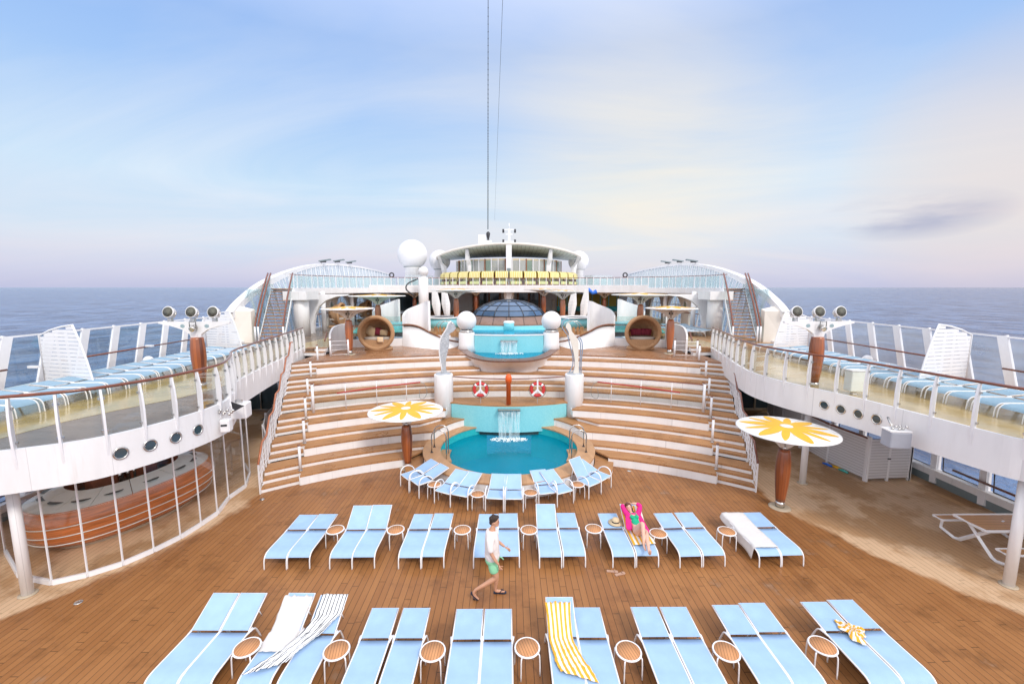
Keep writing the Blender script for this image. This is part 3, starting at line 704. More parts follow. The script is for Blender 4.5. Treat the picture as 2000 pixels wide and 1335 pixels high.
# ---- pillars with sculptures
def pillar(s):
    x, y, r = s*2.93, 18.75, .42
    lab = 'round white pillar carrying the %s sculpture beside the lower pool' % ('perforated silver', 'slim off-white')[s > 0]
    tag(MB().lathe([(r, .6), (r, 2.72), (r-.02, 2.76), (0, 2.76)], 40, (x, y, 0)).build('pillar', 'white'), lab, 'pillar', 'white pillars by the pool')
    lab = ('perforated flat silver bending figure sculpture on the left white pillar', 'off-white bending figure sculpture framed by blue grey tubes on the right white pillar')[s > 0]
    t = thing('sculpture', lab, 'sculpture', (x, y, 2.76))
    pr = lambda pts: [((x+s*(px)), y, 2.8+pz) for px, pz in pts]
    MB().lathe([(.34, 0), (.34, .03), (.3, .04), (0, .04)], 28, (x, y, 2.76)).build('base_plate', 'silver', t)
    if s < 0:
        # outline in the plane facing the viewer (px is towards the ship's centre when negative of s)
        L_ = [(-.02, 0), (0, .3), (.06, .65), (.08, 1.0), (.06, 1.35), (-.02, 1.62), (-.16, 1.82), (-.28, 2.02), (-.34, 2.2), (-.46, 2.32)]
        R_ = [(-.26, .0), (-.20, .2), (-.20, .55), (-.28, .95), (-.36, 1.25), (-.36, 1.5), (-.34, 1.68), (-.42, 1.78), (-.58, 1.88), (-.68, 2.0), (-.60, 2.15), (-.46, 2.32)]
        poly = L_+R_[::-1][1:]
        def slab(poly, t0, t1, nm, mat):
            b = MB(); n = len(poly); vs = [(x-s*0-(-q[0])*1 if False else x-q[0]*-1, y+t0, 2.8+q[1]) for q in poly]
            vs = [(x-(q[0]+.08)*1.0, y+t0, 2.8+q[1]) for q in poly]+[(x-(q[0]+.08)*1.0, y+t1, 2.8+q[1]) for q in poly]
            b.add(vs, [tuple(range(n)), tuple(range(n, 2*n))[::-1]]+[(i, (i+1) % n, n+(i+1) % n, n+i) for i in range(n)])
            return b.build(nm, mat, t)
        slab(poly, -.02, .02, 'figure', 'silver')
        e = MB().tube([(x-(q[0]+.08), y, 2.8+q[1]) for q in L_], .035, 6); e.build('edge_tube', 'white', t)
        b = MB()
        for i in range(34):
            zz = random.uniform(.75, 1.7); xx = random.uniform(-.28, .0)
            b.box((x-(xx+.06), y-.022, 2.8+zz), (random.uniform(.02, .05), .004, random.uniform(.012, .03)), ry=random.uniform(-.9, .9))
        b.build('perforation', 'white', t)
    else:
        cen = catmull([(.10, 0), (.10, .35), (.12, .8), (.10, 1.25), (.04, 1.6), (-.12, 1.82), (-.28, 2.0), (-.30, 2.2), (-.16, 2.42)], 3)
        cen = catmull([(.07, 0), (.09, .4), (.05, .9), (0, 1.3), (-.10, 1.6), (-.22, 1.85), (-.30, 2.05), (-.32, 2.25)], 3)
        wd = [.15, .13, .10, .09, .09, .10, .12, .14, .16, .17, .18, .18, .17, .15, .12, .09, .09, .12, .13, .12, .07, .02]
        rows = []
        for sd in (-1, 1):
            rows.append([(x+c[0]+sd*wd[min(i, 21)]*.9, y-.05, 2.8+c[1]) for i, c in enumerate(cen)])
        b = MB(); n = len(cen); outl = rows[0]+rows[1][::-1]
        vs = outl+[(p[0], p[1]+.07, p[2]) for p in outl]; m = len(outl)
        b.add(vs, [tuple(range(m)), tuple(range(m, 2*m))[::-1]]+[(i, (i+1) % m, m+(i+1) % m, m+i) for i in range(m)])
        b.build('figure', 'cream', t)
        for pts in ([(-.28, 0), (-.12, .35), (-.14, .8), (-.28, 1.3), (-.36, 1.65), (-.5, 1.85), (-.62, 2.05), (-.58, 2.3), (-.42, 2.42), (-.3, 2.38)],
                    [(-.1, .02), (-.02, .35), (-.08, .8), (-.17, 1.3), (-.2, 1.6), (-.35, 1.8), (-.46, 2.02)],
                    [(.26, .02), (.26, .5), (.3, 1.0), (.27, 1.4), (.14, 1.62)], [(.18, .02), (.2, .5), (.22, 1.0), (.2, 1.35), (.1, 1.55)]):
            MB().tube([(x+q[0]+.04, y+.02, 2.8+q[1]) for q in catmull(pts, 4)], .026, 6).build('frame_tube', 'blueish', t)
for s in (-1, 1): pillar(s)

# ================================================================== UPPER POOL
UC = (0, 24.45)
def upper_pool():
    t = thing('upper_pool', 'half-round upper pool with dark wooden rim above the terraces', 'pool', (UC[0], UC[1], 2.3))
    sm = lambda L_: [(p.x, p.y) for p in catmull([(x, y, 0) for x, y in mir(L_)[::-1]+L_[1:]], 4)]
    uo, ui = sm(UO), sm(UI)
    b = MB(); rows = []
    for q in range(9):
        f = q/8; rows.append([(x*(1-.10*(1-f**1.6)), y+(.95*max(0, 1-abs(x)/2.6))*(1-f**1.6), 2.34+.66*f) for x, y in uo])
    b.grid(rows).build('flared_wall', 'white', t)
    MB().prism([(x, y-.0) for x, y in uo]+ui[::-1], 3.0, 3.075).build('rim', 'darkring', t)
    MB().wall(ui, 2.80, 2.998, .04).build('inner_wall', 'turqdeep', t)
    b = MB(); b.add([(x, y+.01, 2.86) for x, y in ui], [tuple(range(len(ui)))]); b.build('water', 'water', t, fix=False)
    b = MB(); b.add([(x, y+.01, 2.80) for x, y in ui], [tuple(range(len(ui)))]); b.build('pool_floor', 'poolfloor', t, fix=False)
    MB().wall([(-1.98, 24.5), (-1, 24.3), (0, 24.25), (1, 24.3), (1.98, 24.5)], 2.5, 3.84, .12).build('back_wall', 'turq', t)
    MB().wall([(-1.98, 24.52), (-1, 24.32), (0, 24.27), (1, 24.32), (1.98, 24.52)], 3.842, 3.90, .2).build('overflow_lip', 'white', t)
upper_pool()
spout(24.2, 3.58, 2.86, .95, 'brushed steel waterfall spout on the turquoise wall of the upper pool', 'thin sheet of water falling into the upper pool', 150)

def globe(s):
    lab = 'white globe lamp on a steel collar at the %s of the upper pool' % ('left', 'right')[s > 0]
    p = (s*2.45, 24.6)
    t = thing('globe_lamp', lab, 'lamp', (*p, 4.02), group='white globes beside the upper pool')
    MB().lathe([(.40, 0), (.40, .13), (.36, .15)], 32, (*p, 4.0)).build('collar', 'steel', t)
    MB().sphere((*p, 4.66), .57, 36, 24).build('globe', 'whiteplain', t)
    MB().lathe([(.55, 2.9), (.46, 3.3), (.46, 3.95), (.44, 4.0), (0, 4.0)], 36, (*p, 0)).build('round_plinth', 'white', t)
for s in (-1, 1): globe(s)

# sweeping walls with wooden caps beside the upper pool
def sweep(s):
    t = thing('sweeping_wall', 'white curved wall with teak cap descending to the upper pool, %s side' % ('left', 'right')[s > 0], 'wall', (s*5, 25, 3.0))
    top = catmull([(6.45, 25.85, 4.36), (6.0, 25.88, 4.36), (5.45, 25.95, 4.22), (4.8, 26.05, 3.85), (4.2, 26.2, 3.55), (3.5, 26.4, 3.3), (2.95, 26.55, 3.2)], 5)
    low = catmull([(6.45, 25.7, 3.05), (6.0, 25.35, 3.05), (5.3, 24.9, 3.05), (4.6, 24.5, 3.05), (4.1, 24.15, 3.05), (3.6, 24.3, 3.05), (2.95, 25.9, 3.05)], 5)
    MB().grid([[(s*p.x, p.y, p.z) for p in low], [(s*(p.x*.5+q.x*.5), p.y*.45+q.y*.55, p.z*.5+q.z*.5) for p, q in zip(top, low)], [(s*p.x, p.y, p.z-.05) for p in top], [(s*p.x, p.y+.3, 3.3) for p in top]]).build('wall_panel', 'white', t)
    MB().wall([(s*p.x, p.y) for p in top], [p.z-.048 for p in top], [p.z+.02 for p in top], .24).build('wooden_cap', 'capwood', t)
    return t
for s in (-1, 1): sweep(s)
# low white wall with glass screen behind the daybeds, and the curved end panel
def glass_screen(s):
    t = thing('glass_screen', 'glass screen on a low white wall behind the %s wicker daybed' % ('left', 'right')[s > 0], 'screen', (s*7.9, 25.6, 3.05))
    MB().wall([(s*6.4, 25.85), (s*9.3, 25.1)], 3.0, 3.52, .16).build('low_wall', 'white', t)
    for i in range(2):
        a, b_ = (6.45+1.42*i, 7.83+1.42*i)
        yy = lambda x: 25.85-(x-6.4)*.2586
        MB().wall([(s*a, yy(a)), (s*b_, yy(b_))], 3.56, 4.85, .02).build('glass_panel', 'glassg', t)
    for x in (6.42, 7.86, 9.3): MB().box((s*x, 25.85-(x-6.4)*.2586, 4.2), (.06, .06, 1.36)).build('post', 'white2', t)
    MB().bar((s*6.4, 25.83, 4.32), (s*9.3, 25.08, 4.32), .04, .04).build('rail', 'rail', t)
    t2 = thing('curved_panel', 'free-standing curved white panel at the head of the %s terrace stairs' % ('left', 'right')[s > 0], 'panel', (s*9.5, 23.8, 3.05))
    pts = catmull([(9.32, 25.1, 4.5), (9.6, 24.4, 4.5), (9.72, 23.6, 4.4), (9.62, 22.9, 4.15), (9.45, 22.4, 3.85)], 5)
    bot = [3.05+max(0, (i-13)/7)*.0 for i in range(len(pts))]
    MB().wall([(s*p.x, p.y) for p in pts], bot, [p.z for p in pts], .1).build('panel', 'white', t2)
    MB().bar((s*9.95, 23.3, 4.15), (s*9.85, 22.7, 3.75), .05, .1).build('wooden_grip', 'rail', t2)
for s in (-1, 1): glass_screen(s)
# inner seawater-green pool floors behind the screens, and the raised mid deck
def mid_deck():
    o = MB().prism([(-10.3, 27), (-3.3, 26.6), (-2.5, 25.1), (2.5, 25.1), (3.3, 26.6), (10.3, 27), (12, 56), (-12, 56)], 3.5, 3.86).build('mid_deck', 'uppwood'); o['kind'] = 'structure'
    for s in (-1, 1):
        o = MB().prism([(s*3.0, 26.75), (s*6.3, 26.1), (s*6.2, 27.5), (s*3.0, 27.5)], 3.3, 3.62).build('mid_deck_ledge', 'white'); o['kind'] = 'structure'
    for s in (-1, 1):
        t = thing('splash_pool', 'shallow green tiled paddling pool behind the glass on the %s' % ('left', 'right')[s > 0], 'pool', (s*8.1, 27.6, 3.6))
        MB().prism([(s*6.5, 26.0), (s*9.4, 25.3), (s*10.2, 28.5), (s*9.2, 31), (s*6.4, 30)], 3.86, 3.90).build('basin', 'green', t)
        MB().prism([(s*6.7, 28.3), (s*8.8, 27.9), (s*8.9, 30.2), (s*6.8, 29.6)], 3.90, 4.22).build('inner_step', 'turq', t)
    # long stepped pool in front of the dome
    t = thing('cascade_pool', 'shallow turquoise cascade pool between the globes below the dome ring', 'pool', (0, 26, 3.8))
    MB().prism([(-2.3, 24.7), (2.3, 24.7), (3.4, 28.9), (-3.4, 28.9)], 3.86, 3.875).build('basin_floor', 'turq', t)
    MB().prism([(-2.3, 24.5), (2.3, 24.5), (3.2, 27.2), (-3.2, 27.2)], 3.876, 3.886).build('water', 'water2', t)
    MB().prism([(x, y) for x, y in arc((0, 32.3), 4.75, radians(140), radians(220), 24)]+[(-2.0, 29.9), (2.0, 29.9)], 3.877, 4.08).build('step', 'turq', t)
    MB().lathe([(.34, 3.88), (.34, 4.28), (.32, 4.3), (0, 4.3)], 20, (0, 27.6, 0)).build('bubbler', 'turq', t)
    MB().lathe([(.36, 4.3), (.36, 4.34), (.3, 4.42), (0, 4.44)], 16, (0, 27.6, 0)).build('bubbler_foam', 'foam', t)
mid_deck()

# ---- glass dome
def dome():
    c = (0, 32.3); t = thing('glass_dome', 'blue tinted glass dome skylight on a slatted wooden ring', 'dome', (*c, 4.0))
    MB().lathe([(4.35, 3.9), (4.35, 4.1), (4.25, 4.18), (3.1, 4.52)], 64, (*c, 0)).build('wooden_ring', 'domewood', t)
    MB().lathe([(4.45, 3.95), (4.42, 4.13), (4.36, 4.13), (4.36, 3.95)], 64, (*c, 0)).build('ring_edge', 'darkring', t)
    R = 2.72; hh = 1.12; pr = [(R*cos(pi/2*i/4), 4.56+hh*sin(pi/2*i/4)) for i in range(4)]+[(.25, 4.56+hh)]
    prof = [(R, 4.56), (R*.90, 4.92), (R*.70, 5.27), (R*.42, 5.53), (.12, 5.67), (0, 5.68)]
    MB().lathe(prof, 16, (*c, 0), smooth=False).build('glass_shell', 'domeglass', t)
    for k in range(16):
        a = 2*pi*k/16
        MB().tube([(c[0]+(r+.01)*cos(a), c[1]+(r+.01)*sin(a), z+.01) for r, z in prof[:-1]], .035, 5).build('rib', 'domeframe', t)
    for r, z in prof[:4]:
        MB().tube([(c[0]+(r+.005)*cos(2*pi*k/16), c[1]+(r+.005)*sin(2*pi*k/16), z+.01) for k in range(16)], .03, 5, closed=True).build('hoop', 'domeframe', t)
    for s in (-1, 1):
        MB().box((c[0]+s*3.05, c[1]-1.0, 4.62), (.5, .22, .16), rz=s*.5).build('floodlight', 'white', t)
dome()

# ================================================================== SIDE DECKS
EL = [Vector(p) for p in [(-14.5, 5.9), (-13.2, 6.5), (-11.3, 7.35), (-9.91, 8.03), (-9.32, 8.32), (-8.78, 8.70), (-8.44, 9.2), (-8.17, 9.79), (-8.0, 10.43), (-7.92, 11.07), (-8.0, 11.8), (-8.5, 12.9), (-9.16, 14.03), (-9.55, 15.6), (-9.9, 17.43), (-10.22, 19.37), (-10.5, 20.9), (-10.75, 22.2)]]
ER = [Vector(p) for p in [(14.5, 5.3), (13.0, 6.3), (11.7, 7.5), (10.8, 8.47), (10.6, 9.0), (10.45, 9.74), (10.3, 10.55), (10.14, 11.43), (9.92, 12.27), (9.6, 13.1), (9.3, 14.0), (9.12, 15.0), (9.15, 16.0), (9.5, 17.6), (10.05, 19.6), (10.4, 21), (10.7, 22.2)]]
ZD = 3.4
def side_deck(s):
    E = EL if s < 0 else ER; nm = ('left', 'right')[s > 0]
    E = [Vector((p.x, p.y)) for p in catmull([(p.x, p.y, 0) for p in E], 4)]
    t = thing('side_deck', 'raised side deck with %s, %s of the terraces' % (('a grey plank lens and yellow coating', 'a glossy yellow coated floor')[s > 0], nm), 'deck', (s*12, 14, ZD))
    poly = [(p.x, p.y) for p in E]+[(s*9.7, 22.4), (s*9.7, 27.2), (s*10.4, 27.2), (s*12, 57), (s*15.45, 57), (s*15.45, 5.6)]
    MB().prism(poly, 3.24, ZD).build('floor', 'sidewood' if s < 0 else 'uppwood', t)
    MB().prism([(x*.999, y+.001) for x, y in poly], 3.16, 3.238).build('soffit', 'white', t)
    ins = offs(E, .06 if s > 0 else -.06)
    MB().wall(E, 2.56, ZD+.045, .09).build('fascia', 'white', t)
    if s < 0:
        yin = [(-14.9, 6.6), (-12.6, 7.75), (-10.85, 8.76), (-10.67, 9.92), (-10.23, 11.05), (-9.6, 12.18), (-9.3, 13.3), (-9.35, 14.2)]+[(p.x-.12, p.y) for p in E if p.y > 14.3]
    else: yin = [(p.x+.10, p.y) for p in E if p.y > 6]
    ypoly = yin+[(s*9.72, 22.5), (s*9.72, 26.9), (s*10.5, 30), (s*10.6, 36), (s*11.9, 36), (s*11.5, 29), (s*11.7, 25), (s*12.6, 21), (s*13.3, 15), (s*14.9, 10), (s*15.2, 6.5)]
    MB().prism(ypoly, ZD+.001, ZD+.006).build('yellow_walkway', ('ygloss', 'ygloss2')[s > 0], t)
    # steps up from the terrace platform
    for k in range(2):
        MB().box((s*10.15, 22.15+.3*k, 3.06+.085+.17*k), (1.0 if k else 1.0, .3, .17-.005)).build('step_riser', 'white', t)
        MB().box((s*10.15, 22.13+.3*k, 3.06+.17*(k+1)+.012), (1.0, .32, .024)).build('step_tread', 'terrace', t)
    # portholes in the fascia
    px = ((234, 882), (292, 867), (342, 852), (383, 837)) if s < 0 else ((1610.6, 787), (1645, 796), (1679.6, 805), (1716.5, 815))
    for u, v in px:
        # meet the viewing line with the fascia band
        best = None
        for zq in [2.6+.02*i for i in range(40)]:
            q = at_z(u, v, zq); d = min((Vector((q.x, q.y))-p).length for p in E)
            for a, b_ in zip(E, E[1:]):
                ab = b_-a; tt = max(0, min(1, (Vector((q.x, q.y))-a).dot(ab)/ab.length_squared)); pp = a+ab*tt
                dd = (Vector((q.x, q.y))-pp).length
                if best is None or dd < best[0]: best = (dd, pp, ab.normalized(), zq)
        _, pp, dr, zq = best
        nrm = Vector((dr.y, -dr.x)) * (1 if s < 0 else -1)
        if nrm.dot(-pp) < 0: nrm = -nrm
        c = Vector((pp.x, pp.y, 3.0))+Vector((nrm.x, nrm.y, 0))*.05
        ring = [c+Vector((dr.x, dr.y, 0))*cos(2*pi*i/24)*.125+Vector((0, 0, 1))*sin(2*pi*i/24)*.125 for i in range(24)]
        f = MB().tube(ring, .022, 8, closed=True).build('porthole_ring', 'steel', t)
        MB().add([p+Vector((nrm.x, nrm.y, 0))*.003 for p in ring], [tuple(range(24))]).build('porthole_dark_disc', 'winglass', t, fix=False)  # dark disc standing in for an open see-through hole
    # glass balustrade with tapered blade posts
    r = thing('glass_balustrade', 'glass balustrade with white blade posts and dark red handrail along the %s side deck' % nm, 'railing', (s*9.5, 12, ZD))
    MB().tube([(p.x, p.y, 4.5) for p in E], .034, 8).build('handrail', 'rail', r)
    pts = resample(E, .66 if s < 0 else .82); Z = 4.47
    for i, p in enumerate(pts):
        q = pts[min(i+1, len(pts)-1)]; o_ = pts[max(i-1, 0)]; dr = (q-o_).normalized(); n_ = Vector((dr.y, -dr.x))
        if n_.dot(-p) < 0: n_ = -n_
        prof = [(.04, -.42), (.075, -.15), (.10, .15), (.11, .45), (.085, .8), (.04, 1.06), (-.02, 1.06), (-.02, .05), (.0, .0), (.046, -.05)]
        vs = []
        for sd in (-1, 1):
            for d_, zz in prof: vs.append((p.x+n_.x*d_+dr.x*.02*sd, p.y+n_.y*d_+dr.y*.02*sd, ZD+zz))
        m = len(prof)
        MB().add(vs, [tuple(range(m)), tuple(range(m, 2*m))[::-1]]+[(k, (k+1) % m, m+(k+1) % m, m+k) for k in range(m)]).build('blade_post', 'white2', r)
        b = MB()
        for zz in (.16, .86): b.box((p.x+n_.x*.0, p.y+n_.y*.0, ZD+zz), (.11, .05, .045), rz=atan2(dr.y, dr.x))
        b.build('clamp', 'steel', r)
        if i < len(pts)-1:
            a_ = p.lerp(q, .06); b_ = p.lerp(q, .94)
            MB().wall([a_, b_], ZD+.07, 4.40, .014).build('glass_panel', 'glass', r)
side_deck(-1); side_deck(1)

# ---- outer windscreens of the side decks
def windscreen(s):
    nm = ('left', 'right')[s > 0]; X = s*15.25
    t = thing('windscreen', 'long glass windscreen with broad white posts on the outer edge of the %s side deck' % nm, 'windscreen', (X, 14, ZD))
    MB().box((s*15.42, 15, ZD+.03), (.3, 20, .16)).build('kerb', 'white', t)
    ys = [5.2+1.22*i for i in range(15)]
    for y in ys:
        MB().bar((X, y, ZD+.1), (X+s*.05, y+.5, 5.1), .28, .07, up=(0, 1, 0) if False else (s, 0, .1)).build('post', 'white2', t)
    for y in ys[:-1]:
        b = MB(); a = (X+s*.02, y+.16, ZD+.12); b2 = (X+s*.02, y+1.06, ZD+.12)
        b.add([a, b2, (X+s*.07, y+1.06+.48, 5.02), (X+s*.07, y+.16+.48, 5.02)], [(0, 1, 2, 3)]); b.build('glass_panel', 'glassb' if s < 0 else 'frostw', t, fix=False)
    MB().bar((X+s*.05, 5.2, 5.08), (X+s*.05, 23.0, 5.08), .06, .05).build('top_rail', 'white2', t)
    MB().tube([(s*14.95, 5.2, 4.16), (s*14.95, 12.6, 4.16)], .03, 8).build('handrail', 'rail', t)
    MB().tube([(s*14.95, 14.0, 4.16), (s*14.95, 20.3, 4.16)], .03, 8).build('handrail', 'rail', t)
    MB().tube([(s*14.95, 21.8, 4.16), (s*14.95, 23.5, 4.16)], .03, 8).build('handrail', 'rail', t)
    return t
windscreen(-1); windscreen(1)
def sail(s, y, k):
    nm = ('left', 'right')[s > 0]
    t = thing('slatted_partition', '%s white slatted wind partition with curved edge on the %s side deck' % (('near', 'far')[k], nm), 'partition', (s*14, y, ZD), group='slatted partitions')
    prof = [(0, .04), (0, 1.68), (.5, 1.86), (1.0, 1.98), (1.5, 2.05), (1.72, 1.55), (1.92, .95), (2.06, .4), (2.12, .04)]
    X0 = s*14.85; U = Vector((-s*.97, -.24))
    P3 = lambda d, z, o=0: (X0+U.x*d, y+U.y*d+o, ZD+z)
    # slats
    def edge(z):
        for (d0, z0), (d1, z1) in zip(prof[4:], prof[5:]):
            if z1 <= z <= z0: return d0+(d1-d0)*(z-z0)/(z1-z0)
        return 1.5
    def lo(z):
        if z <= 1.68: return 0
        for (d0, z0), (d1, z1) in zip(prof[1:4+1], prof[2:5]):
            if z0 <= z <= z1: return d0+(d1-d0)*(z-z0)/(z1-z0)
        return 0
    b = MB(); z = .08
    while z < 1.98:
        a0, a1 = lo(z+.1), edge(z+.05)
        if a1-a0 > .1: b.add([P3(a0, z, -.01), P3(a1, z, -.01), P3(a1, z+.105, -.01), P3(a0, z+.105, -.01), P3(a0, z, .012), P3(a1, z, .012), P3(a1, z+.105, .012), P3(a0, z+.105, .012)],
              [(0, 1, 2, 3), (7, 6, 5, 4), (0, 4, 5, 1), (1, 5, 6, 2), (2, 6, 7, 3), (3, 7, 4, 0)])
        z += .122
    b.build('slats', 'white2', t)
    MB().tube([P3(d, z) for d, z in prof], .032, 6).build('frame', 'white2', t)
    for d in (.72, 1.15): MB().box(P3(d, .95, .02), (.06, .03, 1.85)).build('brace', 'white2', t)
for s in (-1, 1): sail(s, 13.5, 0); sail(s, 20.9, 1)

# ================================================================== ARCHED WINDSCREENS, STAIRS, UPPER GALLERY
AP = [(24.3, 5.2), (24.9, 5.62), (25.8, 6.1), (26.9, 6.6), (28.5, 7.15), (31, 7.75), (34, 8.28), (37.5, 8.62), (41, 8.76), (46, 8.76), (52, 8.6), (57, 8.35)]
def zarch(y):
    for (a, b), (c, d) in zip(AP, AP[1:]):
        if a <= y <= c: return b+(d-b)*(y-a)/(c-a)
    return 8.3
Z2 = 6.5
def arch(s):
    nm = ('left', 'right')[s > 0]
    t = thing('arched_windscreen', 'tall arched glass windscreen rising over the upper gallery on the %s' % nm, 'windscreen', (s*15.7, 40, ZD))
    cur = catmull([(s*15.9, a, b) for a, b in AP], 4); b = MB(); rows = []
    for i, p in enumerate(cur):
        th = .42 if p.y < 28 else .42-.24*min(1, (p.y-28)/8)
        rows.append([(p.x-s*.25, p.y, p.z-th), (p.x-s*.25, p.y, p.z), (p.x+s*.2, p.y, p.z), (p.x+s*.2, p.y, p.z-th), (p.x-s*.25, p.y, p.z-th)])
    b.grid(rows, smooth=False); b.build('arch_beam', 'white', t)
    # foot of the arch
    MB().add([(s*15.9, 24.2, ZD), (s*14.9, 24.7, ZD), (s*15.0, 24.9, 5.2), (s*16, 24.3, 5.25), (s*15.9, 24.9, ZD), (s*14.9, 25.2, ZD), (s*15.0, 25.3, 5.3), (s*16, 25.0, 5.6)],
             [(0, 1, 2, 3), (7, 6, 5, 4), (0, 4, 5, 1), (1, 5, 6, 2), (2, 6, 7, 3), (3, 7, 4, 0)]).build('arch_foot', 'cream', t)
    y = 25.3; k = 0
    while y < 56.5:
        st = .82 if y < 40 else 1.05; zt = zarch(y)-.15; yb = y+.55 if y < 30 else y+.25
        MB().bar((s*15.7, y, zt), (s*15.3, yb, ZD+.05), .11, .07, up=(s, 0, 0)).build('mullion', 'white2', t)
        y1 = y+st; zt1 = zarch(min(57, y1))-.15; yb1 = yb+st
        MB().add([(s*15.73, y+.06, zt), (s*15.73, y1-.06, zt1), (s*15.5, y1-.06+.2, Z2), (s*15.5, y+.06+.2, Z2)], [(0, 1, 2, 3)]).build('upper_pane', 'frost', t, fix=False)
        MB().add([(s*15.5, y+.06+.2, Z2-.05), (s*15.5, y1-.06+.2, Z2-.05), (s*15.33, yb1-.06, ZD+.1), (s*15.33, yb+.06, ZD+.1)], [(0, 1, 2, 3)]).build('lower_pane', 'frost' if y < 29 else 'glassb', t, fix=False)
        MB().bar((s*15.74, y+st/2, zarch(min(57, y+st/2))-.15), (s*15.52, y+st/2+.2, Z2), .05, .04, up=(s, 0, 0)).build('slim_rib', 'white2', t)
        y += st; k += 1
    MB().bar((s*15.5, 25, 5.05), (s*15.4, 56, 5.05), .09, .06).build('middle_rail', 'white2', t)
    for k, yy in enumerate((36.5, 39.5, 42.5)):
        f = thing('floodlight', '%s of the three small floodlights on top of the %s arched windscreen' % (('nearest', 'middle', 'farthest')[k], nm), 'floodlight', (s*15.8, yy, zarch(yy)), group='floodlights on the arches')
        MB().tube([(s*15.8, yy, zarch(yy)-.02), (s*15.75, yy, zarch(yy)+.2)], .05, 6).build('stem', 'white2', f)
        MB().box((s*15.45, yy, zarch(yy)+.3), (.95, .35, .10), ry=s*.15).build('shade', 'grey', f)
        MB().box((s*15.6, yy, zarch(yy)+.2), (.4, .3, .12)).build('lamp_body', 'dark', f)
for s in (-1, 1): arch(s)
G2 = [(-14.5, 28.6), (-14.6, 31), (-13.6, 34), (-11.8, 36.3), (-8.3, 38.8), (-4, 40), (0, 40.3)]
def gallery():
    half = catmull([(x, y, 0) for x, y in G2], 4); path = [(p.x, p.y) for p in half]+[(-p.x, p.y) for p in half[::-1][1:]]
    t = thing('upper_gallery', 'white upper gallery deck curving round behind the dome with a deep white edge beam', 'deck', (0, 45, 6.1))
    MB().prism(path+[(15.6, 28.6), (15.6, 57), (-15.6, 57), (-15.6, 28.6)], 6.3, Z2).build('floor', 'white', t)
    MB().wall(path, 6.12, Z2+.04, .12).build('edge_beam', 'white', t)
    MB().wall([p for p in path if p[1] > 36], Z2+.05, Z2+.28, .1).build('raised_kerb', 'white', t)
    r = thing('gallery_balustrade', 'glass balustrade with slim dark rail along the edge of the upper gallery', 'railing', (0, 40, Z2))
    pv = [Vector(p) for p in path]
    MB().tube([(p[0], p[1], 7.44) for p in path], .03, 6).build('handrail', 'rail', r)
    pts = resample(pv, .70)
    pts = pts[:96]+[]
    for i, p in enumerate(resample(pv, .62)):
        if i < 98: MB().box((p.x, p.y, 7.0), (.06, .10, .9)).build('post', 'white2', r)
    k = 0
    P2 = resample(pv, 1.1)
    for a, b_ in zip(P2, P2[1:]): MB().wall([a.lerp(b_, .04), b_.lerp(a, .04)], Z2+.1, 7.36, .02).build('glass_panel', 'frost' if abs(a.x) > 9 else 'glassg', r)
    # columns
    for i, (x, y) in enumerate(((13.5, 31.2), (13.4, 36.6), (12.9, 43.5))):
        for s in (-1, 1):
            tag(MB().lathe([(.16, 3.4), (.16, 6.3)], 20, (s*x, y, 0)).build('column', 'white'), '%s slim round white column under the %s gallery' % (('nearest', 'second', 'third')[i], ('left', 'right')[s > 0]), 'column', 'columns under the gallery')
    for s in (-1, 1):
        nm = ('left', 'right')[s > 0]
        # curved bracket wall beside the stairs: quarter arch in a plane across the ship
        w = thing('bracket_wall', 'white curved bracket wall carrying the gallery beside the %s stairs' % nm, 'wall', (s*13.6, 29.4, ZD))
        pr = [(14.9, 3.4), (14.9, 6.12), (11.0, 6.12), (11.1, 6.02), (11.9, 5.95), (12.6, 5.7), (13.1, 5.3), (13.4, 4.7), (13.55, 4.0), (13.6, 3.4)]
        vs = [(s*x, 29.6, z) for x, z in pr]+[(s*x, 29.9, z) for x, z in pr]; m = len(pr)
        MB().add(vs, [tuple(range(m)), tuple(range(m, 2*m))[::-1]]+[(k, (k+1) % m, m+(k+1) % m, m+k) for k in range(m)]).build('panel', 'white', w)
        MB().lathe([(.48, 3.4), (.48, 5.75), (.46, 5.77), (0, 5.77)], 28, (s*13.7, 28.3, 0)).build('round_core', 'white', w)
        MB().box((s*13.75, 28.5, 6.05), (1.5, 1.8, .55)).build('landing_block', 'white', w)
        # outer arcade wall with arched openings
        a = thing('arcade_wall', 'beige arcade wall with arched openings under the %s gallery' % nm, 'wall', (s*15.0, 43, ZD))
        out = [(30.2, 3.4), (30.2, 6.2), (56, 6.2), (56, 3.4)]; poly = out[:]
        y = 55
        for k in range(5):
            ya, yb = y, y-3.4
            poly += [(ya, 3.4)]+[((ya+yb)/2+1.7*cos(pi*i/12), 4.2+1.65*sin(pi*i/12)) for i in range(13)]+[(yb, 3.4)]; y -= 4.9
        vs = [(s*14.95, q[0], q[1]) for q in poly]+[(s*15.15, q[0], q[1]) for q in poly]; m = len(poly)
        MB().add(vs, [tuple(range(m)), tuple(range(m, 2*m))[::-1]]+[(k, (k+1) % m, m+(k+1) % m, m+k) for k in range(m)]).build('wall_panel', 'cream', a)
        y = 54.05-.75+.0
        for k in range(4):
            yy = 55-3.4-.75-4.9*k
            ring = [(s*14.93, yy+.4*cos(2*pi*i/20), 5.0+.4*sin(2*pi*i/20)) for i in range(20)]
            p = MB().tube(ring, .05, 6, closed=True).build('round_window', 'white2', a)
            MB().add([(s*14.94, q[1], q[2]) for q in ring], [tuple(range(20))]).build('pane', 'glassb', a, fix=False)
        MB().tube([(s*14.8, 30.3, 4.5), (s*14.8, 55, 4.5)], .035, 6).build('handrail', 'rail', a)
gallery()
